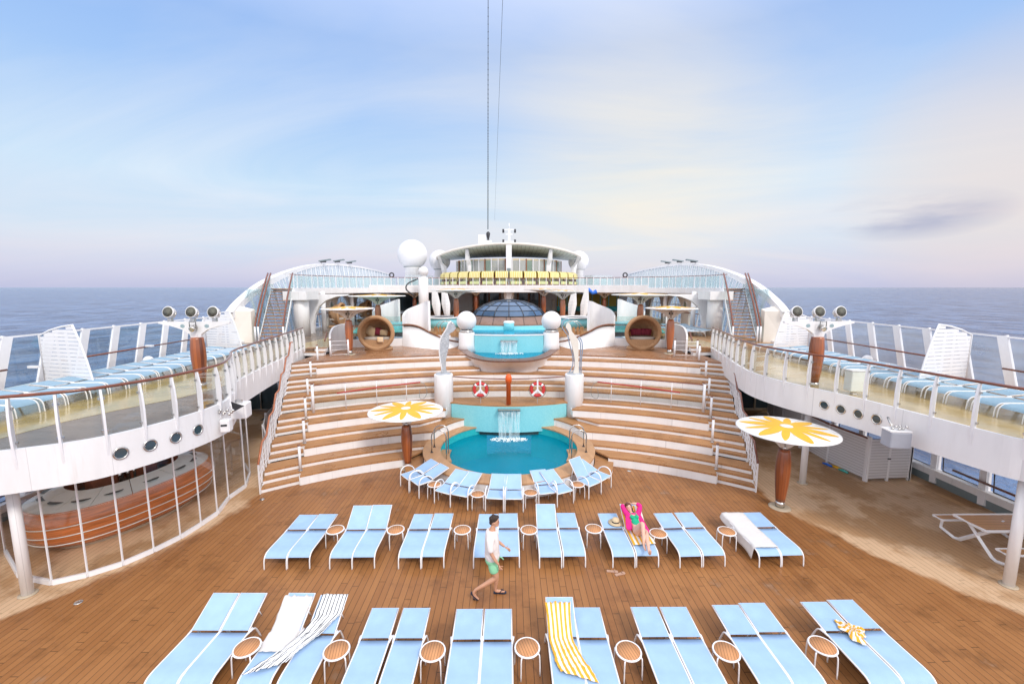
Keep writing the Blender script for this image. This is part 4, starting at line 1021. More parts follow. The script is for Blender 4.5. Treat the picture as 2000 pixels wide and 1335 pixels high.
def stairs(s):
    nm = ('left', 'right')[s > 0]
    t = thing('staircase', 'open white staircase with teak treads and dark red handrails up to the %s gallery' % nm, 'stairs', (s*14, 25, ZD))
    a = Vector((s*13.75, 24.6, ZD)); b_ = Vector((s*15.0, 28.6, Z2)); n = 17; sd = Vector((1, .0, 0))*.72
    for i in range(n):
        p = a.lerp(b_, (i+.6)/n)
        MB().box((p.x, p.y, ZD+(Z2-ZD)*(i+1)/n-.02), (1.36, .24, .045)).build('tread', 'terrace', t)
    for q in (-1, 1):
        MB().bar(a+sd*q+Vector((0, 0, .05)), b_+sd*q, .05, .22, up=(0, 0, 1)).build('stringer', 'white2', t)
    for q, off_ in ((-s*-1, 0), (s, 0)):
        pass
    for q in ((-1, 0), (1, 0), (1, .18)) if s > 0 else ((1, 0), (-1, 0), (-1, -.18)):
        o = sd*q[0]+Vector((q[1], 0, 0))
        pts = catmull([a+o+Vector((0, 0, .95)), a.lerp(b_, .33)+o+Vector((0, 0, 1.15)), a.lerp(b_, .7)+o+Vector((0, 0, 1.15)), b_+o+Vector((0, 0, 1.0))], 5)
        MB().tube(pts, .055, 6).build('handrail', 'rail', t)
        g = [tuple(p) for p in pts]; low = [tuple(a.lerp(b_, i/(len(pts)-1))+o+Vector((0, 0, .15))) for i in range(len(pts))]
        MB().grid([low, g]).build('side_glass', 'glassg', t, fix=False)
        MB().tube([a+o+Vector((0, 0, 0)), a+o+Vector((0, 0, .95))], .05, 6).build('newel', 'white2', t)
for s in (-1, 1): stairs(s)

# ================================================================== AFT BUILDING
def aft():
    t = thing('deck_house', 'white deck house wall with wooden framed glass doors below the round lounge', 'building', (0, 49, 3.8))
    MB().box((0, 50.2, 5.0), (27.5, .4, 2.6)).build('wall', 'white', t)
    for s in (-1, 1):
        d = MB().box((s*2.3, 49.95, 4.95), (2.7, .12, 2.15)).build('door', 'doorwood', t)
        for k in (-.62, .62): MB().box((s*2.3+k, 49.87, 4.95), (1.02, .06, 1.95)).build('door_glass', 'winglass', t)
        MB().box((s*.98, 49.86, 4.8), (.12, .05, 1.8)).build('door_post', 'doorwood', t)
        MB().box((s*4.0, 49.88, 4.9), (.5, .06, 2.0)).build('wood_panel', 'doorwood', t)
    MB().box((9.2, 49.9, 4.85), (7.2, .1, 1.9)).build('window_band', 'ytent', t)
    for k in range(8): MB().box((5.8+k*.97, 49.82, 4.85), (.10, .06, 1.9)).build('window_post', 'turq', t)
    MB().box((9.2, 49.78, 4.1), (7.2, .16, .55)).build('counter_front', 'turqdeep', t)
    MB().box((-10.4, 49.9, 4.9), (5.6, .1, 2.0)).build('dark_window', 'winglass', t)
    MB().box((5.2, 49.6, 4.6), (.35, .3, 1.3)).build('notice_board', 'cream', t)
    # round lounge
    t = thing('round_lounge', 'round glazed lounge with broad ribbed canopy roof and white struts', 'building', (0, 50, Z2))
    c = (0, 50.5)
    MB().lathe([(6.0, Z2), (6.0, 9.5)], 48, (*c, 0), smooth=False).build('glass_wall', 'glow', t)
    n = 26
    for k in range(n):
        a = -pi*.98+pi*.96*k/(n-1); x, y = c[0]+6.06*cos(a), c[1]+6.06*sin(a)
        MB().box((x, y, 8.0), (.12, .1, 3.0), rz=a).build('window_post', 'white2' if k % 3 else 'doorwood', t)
    for k in range(n-1):
        a = -pi*.98+pi*.96*(k+.5)/(n-1); x, y = c[0]+6.04*cos(a), c[1]+6.04*sin(a)
        MB().box((x, y, 8.1), (.04, .60, 2.5), rz=a).build('window', ('glassb', 'frostw', 'frostw')[k % 3], t)
    # canopy: disc whose edge droops to the sides
    top = []; R = 8.5; cz = lambda x: 10.95-.95*(x/8.4)**2; cc = (0, 51.9)
    rows = []; rows2 = []
    for q in range(0, 9):
        r = R*q/8
        rows.append([(cc[0]+r*cos(2*pi*i/64), cc[1]+r*sin(2*pi*i/64), cz(r*cos(2*pi*i/64))+.35*(1-(q/8)**2)) for i in range(65)])
        rows2.append([(cc[0]+(r-.05)*cos(2*pi*i/64), cc[1]+(r-.05)*sin(2*pi*i/64), cz(r*cos(2*pi*i/64))-.14-.5*(1-(q/8)**2)) for i in range(65)])
    MB().grid(rows).build('roof_top', 'white', t); MB().grid(rows2).build('ribbed_soffit', 'roofunder', t)
    MB().tube([(cc[0]+R*cos(2*pi*i/64), cc[1]+R*sin(2*pi*i/64), cz(R*cos(2*pi*i/64))-.05) for i in range(64)], .13, 6, closed=True).build('roof_edge', 'cream', t)
    for x in (-7.3, -4.1, 0, 4.1, 7.3):
        y = c[1]-sqrt(max(0, 6.6**2-x*x)) if abs(x) < 6.6 else 49.5; w = .45 if x == 0 else .34
        yo = cc[1]-sqrt(R*R-x*x)
        b = MB(); zt = cz(x)-.25
        prof = [(y, Z2), (y-.0, 8.9), (y-.25, 9.4), (yo+.5, zt), (yo+.9, zt+.05), (y+.3, 9.6), (y+.35, Z2)]
        m = len(prof); o_ = x*.10
        vs = [(x+o_*(q[1] > 9.3)*.6-w/2, q[0], q[1]) for q in prof]+[(x+o_*(q[1] > 9.3)*.6+w/2, q[0], q[1]) for q in prof]
        b.add(vs, [tuple(range(m)), tuple(range(m, 2*m))[::-1]]+[(k, (k+1) % m, m+(k+1) % m, m+k) for k in range(m)]).build('strut', 'white', t)
    # central tapered post in front
    MB().lathe([(.26, 4.4), (.5, 6.0), (.5, 6.3)], 6, (0, 41.2, 0), smooth=False).build('tapered_post', 'white', t)
    MB().box((0, 42.6, 8.6), (.55, .3, 4.2)).build('front_pylon', 'white', t)
    MB().box((0, 42.42, 7.95), (.36, .04, 1.0)).build('grille', 'grey', t)
aft()
def strandkorb():
    t = thing('beach_chair', 'x', 'beach chair', (0, 0, 0), group='hooded yellow striped beach chairs')
    MB().box((0, 0, .25), (1.12, .8, .5)).build('base', 'redbrown', t, world=False)
    b = MB(); rows = []; prof = [(-.42, .35), (-.43, .62), (-.05, .66), (.12, .72), (.16, 1.1), (.05, 1.40)]
    f = lambda i, j: (j*.12, i*.3)
    for y, z in prof: rows.append([(-.48+.96*j/8, y-.03, z) for j in range(9)])
    b.grid(rows, uv=lambda i, j: (j*.1, i*.3)); b.build('seat', 'ytent', t, world=False, fix=False)
    b = MB(); rows = [[(-.56+1.12*j/8, y, z) for j in range(9)] for y, z in ((-.46, .92), (-.42, 1.45), (-.2, 1.62), (.2, 1.58), (.30, 1.0), (.30, .4))]
    b.grid(rows, uv=lambda i, j: (j*.1, i*.3)); b.build('hood', 'ytent', t, world=False, fix=False)
    for s in (-1, 1): MB().box((s*.54, .05, .95), (.04, .62, .9)).build('side_panel', 'redbrown', t, world=False)
    return t
sk = strandkorb(); WL[sk.name] = Vector()
k = 0; cen = (0, 50.0)
for i in range(16):
    a = radians(-90+(-78+156*i/15)) if False else radians(-78+156*i/15)
    if abs(a) < radians(3): continue
    x, y = cen[0]+7.4*sin(a), cen[1]-7.4*cos(a)
    lab = 'yellow striped hooded beach chair on the gallery, %s from the left of its row' % ORD[i]
    if k == 0: sk.location = (x, y, Z2+.04); sk.rotation_euler = (0, 0, a); sk['label'] = lab
    else: dup(sk, (x, y, Z2+.04), a, lab)
    k += 1
for o in bpy.data.objects:
    if o.name.startswith('beach_chair'): o.scale = (1.13, 1, 1)
def radome(u, v, Y, rpx, label):
    c = at_y(u, v, Y); r = rpx/F*Y
    t = thing('radome', label, 'radome', (c.x, c.y, Z2), group='white radomes')
    MB().lathe([(r*.62, Z2), (r*.5, c.z-r*.95), (r*.62, c.z-r*.86)], 28, (c.x, c.y, 0)).build('mast_foot', 'white', t)
    MB().lathe([(r*.60, c.z-r*.86), (r*.60, c.z-r*.78)], 28, (c.x, c.y, 0)).build('grey_band', 'grey', t)
    MB().sphere(c, r, 36, 24).build('dome_ball', 'whiteplain', t)
radome(805.5, 497, 50, 28, 'largest white radome ball standing behind the left gallery')
radome(859, 509, 53, 20, 'smaller white radome half hidden by the left edge of the canopy roof')
radome(1130, 510, 53, 19.5, 'white radome ball at the right edge of the canopy roof')
radome(827, 530, 37, 9.5, 'small white radome on a tall round pedestal left of the lounge')
def mast():
    t = thing('radar_mast', 'small white mast with cross arms and lamps above the canopy roof', 'mast', (.05, 56, 10.5))
    c = at_y(994.5, 470, 56); w = .28
    MB().bar((c.x, 56, 10.6), (c.x, 56, 14.0), .28, .28, up=(0, 1, 0)).build('mast_post', 'white', t)
    for z in (13.9, 12.4, 13.3):
        MB().box((c.x, 56, z), (1.5 if z != 13.3 else .9, .12, .1)).build('cross_arm', 'white2', t)
    for z in (13.7, 12.4):
        for s in (-1, 1): MB().lathe([(.13, -.2), (.13, .25)], 10, (c.x+s*.75, 56, z)).build('signal_lamp', 'dark', t)
    MB().tube([(c.x, 56, 14), (c.x, 56, 14.7)], .05, 6).build('aerial', 'white2', t)
    t = thing('funnel_mast', 'squat white mast with a dark rope winch on top, left of the radar mast', 'mast', (-3, 55, 10.4))
    c = at_y(942, 475, 55)
    MB().bar((c.x, 55, 10.4), (c.x, 55, 13.1), .9, .8, up=(0, 1, 0)).build('mast_body', 'white', t)
    MB().lathe([(.62, 10.4), (.42, 12.4), (.4, 12.4)], 16, (c.x+.75, 54.9, 0)).build('round_body', 'white', t)
    MB().lathe([(.2, 12.3), (.12, 12.6), (.2, 12.9), (.26, 13.3), (.1, 13.5)], 10, (c.x+.75, 54.9, 0)).build('winch', 'dark', t)
    # light cable running forward over the deck
    a = at_y(953, 447, 55); b_ = at_y(953.5, -60, 14)
    b = MB(); pts = [a.lerp(b_, i/40) for i in range(41)]
    tt = thing('light_cable', 'knobbly black light cable running from the mast up over the deck', 'cable', a)
    MB().tube(pts, [.04-.030*i/40 for i in range(41)], 5).build('cable', 'dark', tt)
    b = MB()
    for i in range(100):
        p = a.lerp(b_, 1-(1-i/100)**1.0); b.sphere(p, (.075-.055*i/100), 6, 4)
    tag(b.build('lamp_sockets', 'grey', tt), None, None, kind='stuff')
    a = at_y(966, 430, 56); b2 = at_y(984, -60, 16)
    tag(MB().tube([a, b2], .009, 5).build('stay_wire', 'grey'), 'thin grey stay wire right of the light cable', 'cable')
mast()
# curved white partitions and twisted fins on the mid deck
def partitions(s):
    nm = ('left', 'right')[s > 0]
    for k, (x0, x1, y0, za, zb) in enumerate(((6.5, 5.0, 27.0, 4.95, 5.75), (9.6, 7.9, 31.0, 4.95, 5.75))):
        t = thing('curved_partition', 'tall curved white shower partition, %s one on the %s' % (('inner', 'outer')[k], nm), 'partition', (s*x0, y0, 3.86), group='curved white partitions')
        pts = catmull([(s*x0, y0-.6, za), (s*(x0-.1), y0+.1, za+.25), (s*(x0*.6+x1*.4), y0+.6, za+.5), (s*(x0*.25+x1*.75), y0+.55, zb-.08), (s*x1, y0-.2, zb)], 5)
        MB().wall([(p.x, p.y) for p in pts], 3.86, [p.z for p in pts], .14).build('panel', 'white', t)
        MB().box((s*x0, y0-.68, 4.35), (.14, .14, 1.1)).build('end_post', 'white2', t)
    for k, u in enumerate(((852, 871) if s < 0 else (1118, 1142))):
        c = at_y(u, 600, 34); t = thing('twisted_fin', 'twisted white sail-like fin, %s of the pair on the %s' % (('left', 'right')[k], nm), 'fin', (c.x, 34, 3.9), group='twisted white fins')
        b = MB(); rows = []
        for i in range(11):
            q = i/10; a = q*1.1-.5; w = .34-.14*abs(q-.5)*2
            rows.append([(c.x+cos(a)*w*sg+th*sin(a)+.25*(q-.5)*s, 34+sin(a)*w*sg-th*cos(a), 4.0+2.5*q) for sg, th in ((-1, 0), (0, .12), (1, 0), (0, -.12), (-1, 0))])
        b.grid(rows, smooth=False); b.build('fin_blade', 'white', t)
    t = thing('turquoise_basin', 'round turquoise tiled whirlpool wall beside the dome on the %s' % nm, 'whirlpool', (s*4.4, 29, 3.86), group='round whirlpools')
    MB().lathe([(1.15, 3.86), (1.15, 4.5)], 32, (s*4.6, 29.6, 0)).build('tiled_wall', 'turq', t)
    MB().lathe([(1.25, 4.5), (1.25, 4.58), (.95, 4.58), (.95, 4.4), (0, 4.4)], 32, (s*4.6, 29.6, 0)).build('rim', 'white', t)
    # slatted wooden towel drum with chrome hoops
    c = (s*4.05, 27.0); t = thing('slatted_tub', 'slatted wooden tub surround with chrome hoop rails by the %s globe' % nm, 'tub', (*c, 3.62), group='slatted tubs')
    for i in range(9):
        a = pi+pi*i/8; MB().box((c[0]+.66*cos(a), c[1]+.45*sin(a), 3.87), (.12, .05, .5), rz=a+pi/2).build('slat', 'terrace', t)
    for k in (-.1, .12):
        MB().tube([(c[0]+.48*cos(pi*i/10)+k, c[1]+.1+k, 4.05+.42*sin(pi*i/10)) for i in range(11)], .025, 6).build('hoop', 'steel', t)
for s in (-1, 1): partitions(s)
def ped():
    c = at_y(827, 560, 37)
    t = thing('slide_tower', 'tall round white pedestal with a dark curved slide tube, left of the lounge', 'tower', (c.x, 37, 3.9))
    MB().lathe([(.42, 3.9), (.42, 7.4), (.3, 7.45), (0, 7.45)], 24, (c.x, 37, 0)).build('pedestal', 'white', t)
    MB().tube(catmull([(c.x-.4, 36.8, 7.3), (c.x-1.2, 36.5, 6.9), (c.x-1.3, 36.3, 6.4), (c.x-.6, 36.0, 5.9)], 5), .06, 6).build('dark_tube', 'dark', t)
    tag(MB().tube([at_y(1143, 570, 38), at_y(1150, 566, 38), at_y(1157, 572, 38), at_y(1165, 569, 38)], [.12, .2, .16, .2], 8).build('blue_float', 'blue'), 'bright blue rolled plastic cover on top of the right fins', 'cover')
    for k, (x, z, m) in enumerate(((-8.6, 4.9, 'yellow'), (-8.5, 4.4, 'green'), (-9.2, 4.6, 'green'))):
        tag(MB().lathe([(0, 0), (.5, .05), (.5, .4), (0, .45)], 16, (x, 44+k*.4, z)).build('play_cushion', m), ('yellow round play tube in the dark play area left of the dome', 'upper green round play tube left of the dome', 'outer green round play tube left of the dome')[k], 'play tube')
ped()
for s in (-1, 1):
    u = (765, 1221)[s > 0]; c = at_y(u, 537, 46)
    tag(MB().tube([(c.x+.22*cos(2*pi*i/20), 46, c.z+.22*sin(2*pi*i/20)) for i in range(20)], .07, 8, closed=True).build('tyre_fender', 'dark'), 'small dark ring on the white wall at the end of the %s arch' % ('left', 'right')[s > 0], 'ring')
    tag(MB().prism([(s*11.3, 47), (s*9.2, 47), (s*8.6, 49), (s*11.6, 49)], Z2, 7.9).build('roof_block', 'frostw'), 'white block structure at the aft end of the %s arch' % ('left', 'right')[s > 0], 'structure')

# ================================================================== GLASS ENCLOSURE WITH BOAT-SHAPED BAR (under the left side deck)
def enclosure():
    t = thing('glass_enclosure', 'curved glass enclosure with slim silver mullions round the boat-shaped bar', 'glass enclosure', (-11, 11.5, 0))
    base = [at_z(u, v, 0) for u, v in ((15, 1050), (38, 1129), (102, 1142), (172, 1126), (241, 1104), (301, 1078), (353, 1052), (393, 1027), (425, 1005), (447, 975))]
    pts = [Vector((p.x, p.y)) for p in base]+[Vector(q) for q in ((-8.75, 13.5), (-9.2, 14.5), (-9.9, 15.3))]
    pts[0] = Vector((-12.6, 10.0))
    for i, p in enumerate(pts):
        MB().box((p.x, p.y, 1.26), (.028, .028, 2.5)).build('mullion', 'white2', t)
        if i < len(pts)-1:
            q = pts[i+1]
            MB().wall([p.lerp(q, .03), q.lerp(p, .03)], .13, 2.52, .016).build('glass_pane', 'glassh', t)
            MB().wall([p.lerp(q, .03), q.lerp(p, .03)], 0.005, .12, .06).build('sill', 'white2', t)
enclosure()
def boat_bar():
    c = Vector((-11.1, 11.85)); th = radians(70); U = Vector((cos(th), sin(th))); V = Vector((U.y, -U.x)); A, B = 2.2, 1.42
    t = thing('boat_bar', 'boat-shaped bar counter with varnished orange-brown hull and ivory top', 'bar counter', (c.x, c.y, 0))
    n = 56
    def ring(k, z, dk=0):
        out = []
        for i in range(n):
            a = 2*pi*i/n; ca, sa = cos(a), sin(a); e = .86
            x = (A*k+dk)*math.copysign(abs(ca)**e, ca); y = (B*k+dk)*math.copysign(abs(sa)**e, sa); p = c+U*x+V*y; out.append((p.x, p.y, z))
        return out
    prof = [(.74, .08), (.84, .12), (.94, .28), (1.0, .50), (1.02, .74), (1.0, .96), (.95, 1.14)]
    b = MB(); b.grid([ring(k, z)+[ring(k, z)[0]] for k, z in prof]); b.build('hull', 'hull', t)
    for k, z in ((.965, .32), (1.012, .56), (1.026, .80)): MB().tube(ring(k, z), .013, 5, closed=True).build('hull_line', 'ivory', t)
    MB().grid([ring(.76, 0)+[ring(.76, 0)[0]], ring(.76, .1)+[ring(.76, .1)[0]]]).build('plinth', 'beige', t)
    # ivory top: separate panels with round bottle wells
    r0, r1 = ring(.96, 1.10), ring(.58, 1.34)
    seg = 4
    for k in range(n//seg):
        i0 = k*seg
        a = [Vector(r0[(i0+j) % n]) for j in range(seg+1)]; b_ = [Vector(r1[(i0+j) % n]) for j in range(seg+1)]
        mid = sum(a+b_, Vector())/(2*(seg+1)); sh = lambda p: p.lerp(mid, .02)
        poly = [sh(p) for p in a]+[sh(p) for p in b_[::-1]]
        pp = MB().add([(*p.xy, p.z) for p in poly]+[(p.x, p.y, p.z+.02) for p in poly], [tuple(range(len(poly)))[::-1], tuple(range(len(poly), 2*len(poly)))]+[(q, (q+1) % len(poly), len(poly)+(q+1) % len(poly), len(poly)+q) for q in range(len(poly))]).build('top_panel', 'ivory', t)
        m2 = mid; d = (a[-1]-a[0]); L = min(.20, d.length*.28); d.normalize(); e = Vector((-d.y, d.x, 0))
        hole = [m2+d*cos(2*pi*q/20)*L+e*sin(2*pi*q/20)*.13+Vector((0, 0, .024)) for q in range(20)]
        MB().add([tuple(p) for p in hole], [tuple(range(20))]).build('round_well', 'hole', pp, fix=False)
    b = MB(); b.add(ring(.60, 1.0), [tuple(range(n))]); b.build('inner_floor', 'hole', t, fix=False)
    b = MB(); b.grid([ring(.58, 1.0)+[ring(.58, 1.0)[0]], ring(.58, 1.35)+[ring(.58, 1.35)[0]]]); b.build('inner_rim', 'redbrown', t)
    for (f, g, w, d) in ((.45, -.15, .7, .35), (-.5, -.15, .6, .35)):
        p = c+U*f+V*g; MB().box((p.x, p.y, 1.3), (w, d, .5), rz=th).build('back_cabinet', 'redbrown', t, bevel=.02)
        MB().box((p.x, p.y, 1.57), (w*1.05, d*1.1, .04), rz=th).build('cabinet_top', 'ivory', t)
    for f in (-.15, .05, .2):
        p = c+U*f; MB().lathe([(.05, 1.0), (.05, 1.3), (.02, 1.36), (.02, 1.45)], 8, (p.x, p.y, 0)).build('beer_tap', 'steel', t)
boat_bar()
def near_posts():
    for (x, y), z, lab in (((-10.43, 8.55), 2.56, 'thick white column in front of the glass enclosure, left foreground'), ((11.14, 8.67), 2.6, 'thick white column beside the picnic table, right foreground'), ((9.96, 13.69), 2.6, 'white column behind the right parasol')):
        t = thing('column', lab, 'column', (x, y, 0), group='white columns under the side decks')
        MB().lathe([(.10, 0), (.10, z)], 24, (x, y, 0)).build('shaft', 'white', t); MB().lathe([(.16, .004), (.16, .02), (.1, .03)], 24, (x, y, 0)).build('base_flange', 'beige', t)
near_posts()

# ---- bulwarks of the main deck
def bulwark(s):
    nm = ('left', 'right')[s > 0]; X = s*14.35
    t = thing('bulwark', 'white bulwark with slanted window openings and wooden rail, %s side of the main deck' % nm, 'bulwark', (X, 13, 0))
    MB().box((X+s*.05, 13.5, .13), (.1, 18, .25)).build('skirting', 'grey', t)
    MB().box((X+s*.06, 13.5, .37), (.14, 18, .22)).build('lower_wall', 'white', t)
    MB().box((X+s*.02, 13.5, .50), (.26, 18, .05)).build('ledge', 'white', t)
    MB().box((X+s*.35, 13.5, 2.72), (.2, 18, .9)).build('header', 'white', t)
    y = 4.6
    while y < 22:
        MB().bar((X+s*.02, y, .05), (X+s*.3, y+.35, 2.4), .20, .16, up=(s, 0, 0)).build('window_post', 'white2', t)
        MB().add([(X+s*.10, y+.16, .54), (X+s*.10, y+1.34, .54), (X+s*.32, y+1.34+.33, 2.35), (X+s*.32, y+.16+.33, 2.35)], [(0, 1, 2, 3)]).build('window_glass', 'glass', t, fix=False)
        MB().tube([(X+s*.10, y+.16, .54), (X+s*.10, y+1.34, .54), (X+s*.32, y+1.34+.33, 2.35), (X+s*.32, y+.16+.33, 2.35)], .022, 4, closed=True).build('window_seal', 'dark', t)
        y += 1.5
    MB().tube([(X-s*.15, 4.6, .80), (X-s*.15, 12.9, .80)], .04, 8).build('handrail', 'rail', t)
for s in (-1, 1): bulwark(s)
def under_rooms(s):
    nm = ('left', 'right')[s > 0]
    t = thing('lobby_front', 'dark glazed entrance with grey framed doors under the %s side deck' % nm, 'entrance', (s*12.8, 22.4, 0))
    MB().box((s*12.9, 22.6, 1.6), (5.4, .2, 3.1)).build('wall', 'darkroom', t)
    for k in range(4):
        x = s*(11.3+k*1.0); MB().box((x, 22.38, 1.25), (.07, .08, 2.5)).build('frame_post', ('steel', 'beige')[s > 0], t)
    for k in range(3): MB().box((s*(11.8+k*1.0), 22.42, 1.25), (.9, .03, 2.4)).build('door_glass', 'winglass', t)
    MB().box((s*12.8, 22.37, .06), (3.1, .09, .1)).build('sill', ('steel', 'beige')[s > 0], t)
    tag(MB().box((s*11.7, 21.2, .012), (1.5, .9, .016)).build('door_mat', 'dark'), 'dark door mat in front of the %s entrance' % nm, 'mat')
for s in (-1, 1): under_rooms(s)
def fence(pts, label, z=1.5, cap=True, gate=None):
    t = thing('louvred_fence', label, 'fence', (pts[0][0], pts[0][1], 0))
    for a, b_ in zip(pts, pts[1:]):
        a = Vector(a); b_ = Vector(b_)
        MB().wall([a.lerp(b_, .01), b_.lerp(a, .01)], .1, z, .05).build('louvred_panel', 'louver', t)
        if cap: MB().wall([a, b_], z+.003, z+.045, .10).build('wooden_cap', 'rail', t)
    for p in pts: MB().box((p[0], p[1], z/2+.04), (.07, .07, z+.08)).build('fence_post', 'white2', t)
    return t
fence([(12.2, 13.85), (12.0, 15.3), (12.05, 16.9), (12.4, 18.6), (13.0, 20.2), (13.7, 21.8)], 'long curved white louvred fence with wooden cap under the right side deck')
g = fence([(12.22, 13.8), (12.98, 13.86), (13.76, 13.9)], 'white louvred double gate at the end of the right fence', cap=False)
MB().box((12.96, 13.82, .8), (.10, .03, .04)).build('latch', 'dark', g)
fence([(-9.35, 15.9), (-10.1, 17.0), (-10.9, 18.6), (-11.3, 20.0), (-11.6, 21.6)], 'low curved white slatted fence behind the glass enclosure', z=.95, cap=False)
fence([(13.78, 13.9), (14.1, 14.3), (14.25, 15.2)], 'short white louvred fence wing right of the double gate', cap=False)
for k, (x, y, m, lab) in enumerate(((11.85, 15.1, 'blue', 'blue pool toy lying under the louvred fence'), (12.0, 14.85, 'yellow', 'yellow pool toy lying under the louvred fence'), (12.02, 14.55, 'green', 'green pool toy lying under the louvred fence'))):
    tag(MB().tube([(x-.05, y+.15, .05), (x, y, .06), (x+.05, y-.17, .05)], [.03, .05, .035], 8).build('pool_toy', m), lab, 'toy')

# ---- speakers and floodlights on the fascias
def speakers():
    c = at_y(1750, 856, 10.3)
    t = thing('loudspeaker', 'large grey loudspeaker box hanging below the right side deck fascia', 'loudspeaker', c)
    MB().box((c.x, c.y, c.z), (.48, .36, .42), rz=-.15).build('housing', 'speaker', t, bevel=.03); MB().box((c.x, c.y+.02, c.z+.225), (.50, .38, .03), rz=-.15).build('top_plate', 'white', t)
    for k in range(6): MB().sphere((c.x-.12+.06*k, c.y-.03*(k % 3), c.z+.27+.05*(k % 2)), .035, 8, 6).build('flood_cluster', 'steel', t)
    MB().tube([(c.x, c.y+.1, c.z+.2), (c.x+.05, c.y+.35, c.z+.45)], .03, 6).build('bracket', 'steel', t)
    c = at_y(1802, 836, 10.4)
    t = thing('reflector', 'small black horn reflector on the right side deck fascia', 'reflector', c)
    MB().lathe([(.16, 0), (.10, .1), (.03, .22), (0, .23)], 12, (c.x, c.y, c.z-.1)).build('horn', 'dark', t); MB().tube([c, c+Vector((.12, -.02, .0)), c+Vector((.14, -.02, .08))], .018, 6).build('hook', 'dark', t)
    c = at_y(471, 800, 12.2)
    t = thing('loudspeaker', 'white loudspeaker box under the nose of the left side deck', 'loudspeaker', c)
    MB().box((c.x, c.y, c.z), (.42, .42, .44), rz=.2).build('housing', 'white', t, bevel=.03); MB().box((c.x-.05, c.y, c.z+.26), (.2, .06, .1)).build('bracket', 'steel', t)
    c = at_y(463, 794, 11.6)
    t = thing('horn_reflector', 'dark cone reflector beside the left white loudspeaker', 'reflector', c)
    MB().add([(c.x-.16, c.y, c.z+.15), (c.x-.12, c.y, c.z-.15), (c.x-.2, c.y+.22, c.z), (c.x+.22, c.y-.02, c.z+.03)], [(0, 1, 3), (1, 2, 3), (2, 0, 3), (0, 2, 1)]).build('cone', 'dark', t)
    c = at_y(442, 826, 11.3)
    t = thing('camera_unit', 'white hooded floodlight below a cluster of silver spot lamps, left deck nose', 'floodlight', c)
    MB().box((c.x, c.y, c.z-.05), (.24, .26, .36), rz=.2).build('housing', 'white', t, bevel=.04); MB().box((c.x+.02, c.y-.135, c.z-.02), (.15, .02, .05), rz=.2).build('slot', 'dark', t)
    random.seed(3)
    for k in range(9):
        q = c+Vector((-.22+.055*k, -.02+.02*(k % 2), .22+.05*(k % 3)))
        MB().lathe([(.0, 0), (.035, .01), (.04, .07), (0, .08)], 8, q).build('spot_lamp', 'steel', t)
speakers()

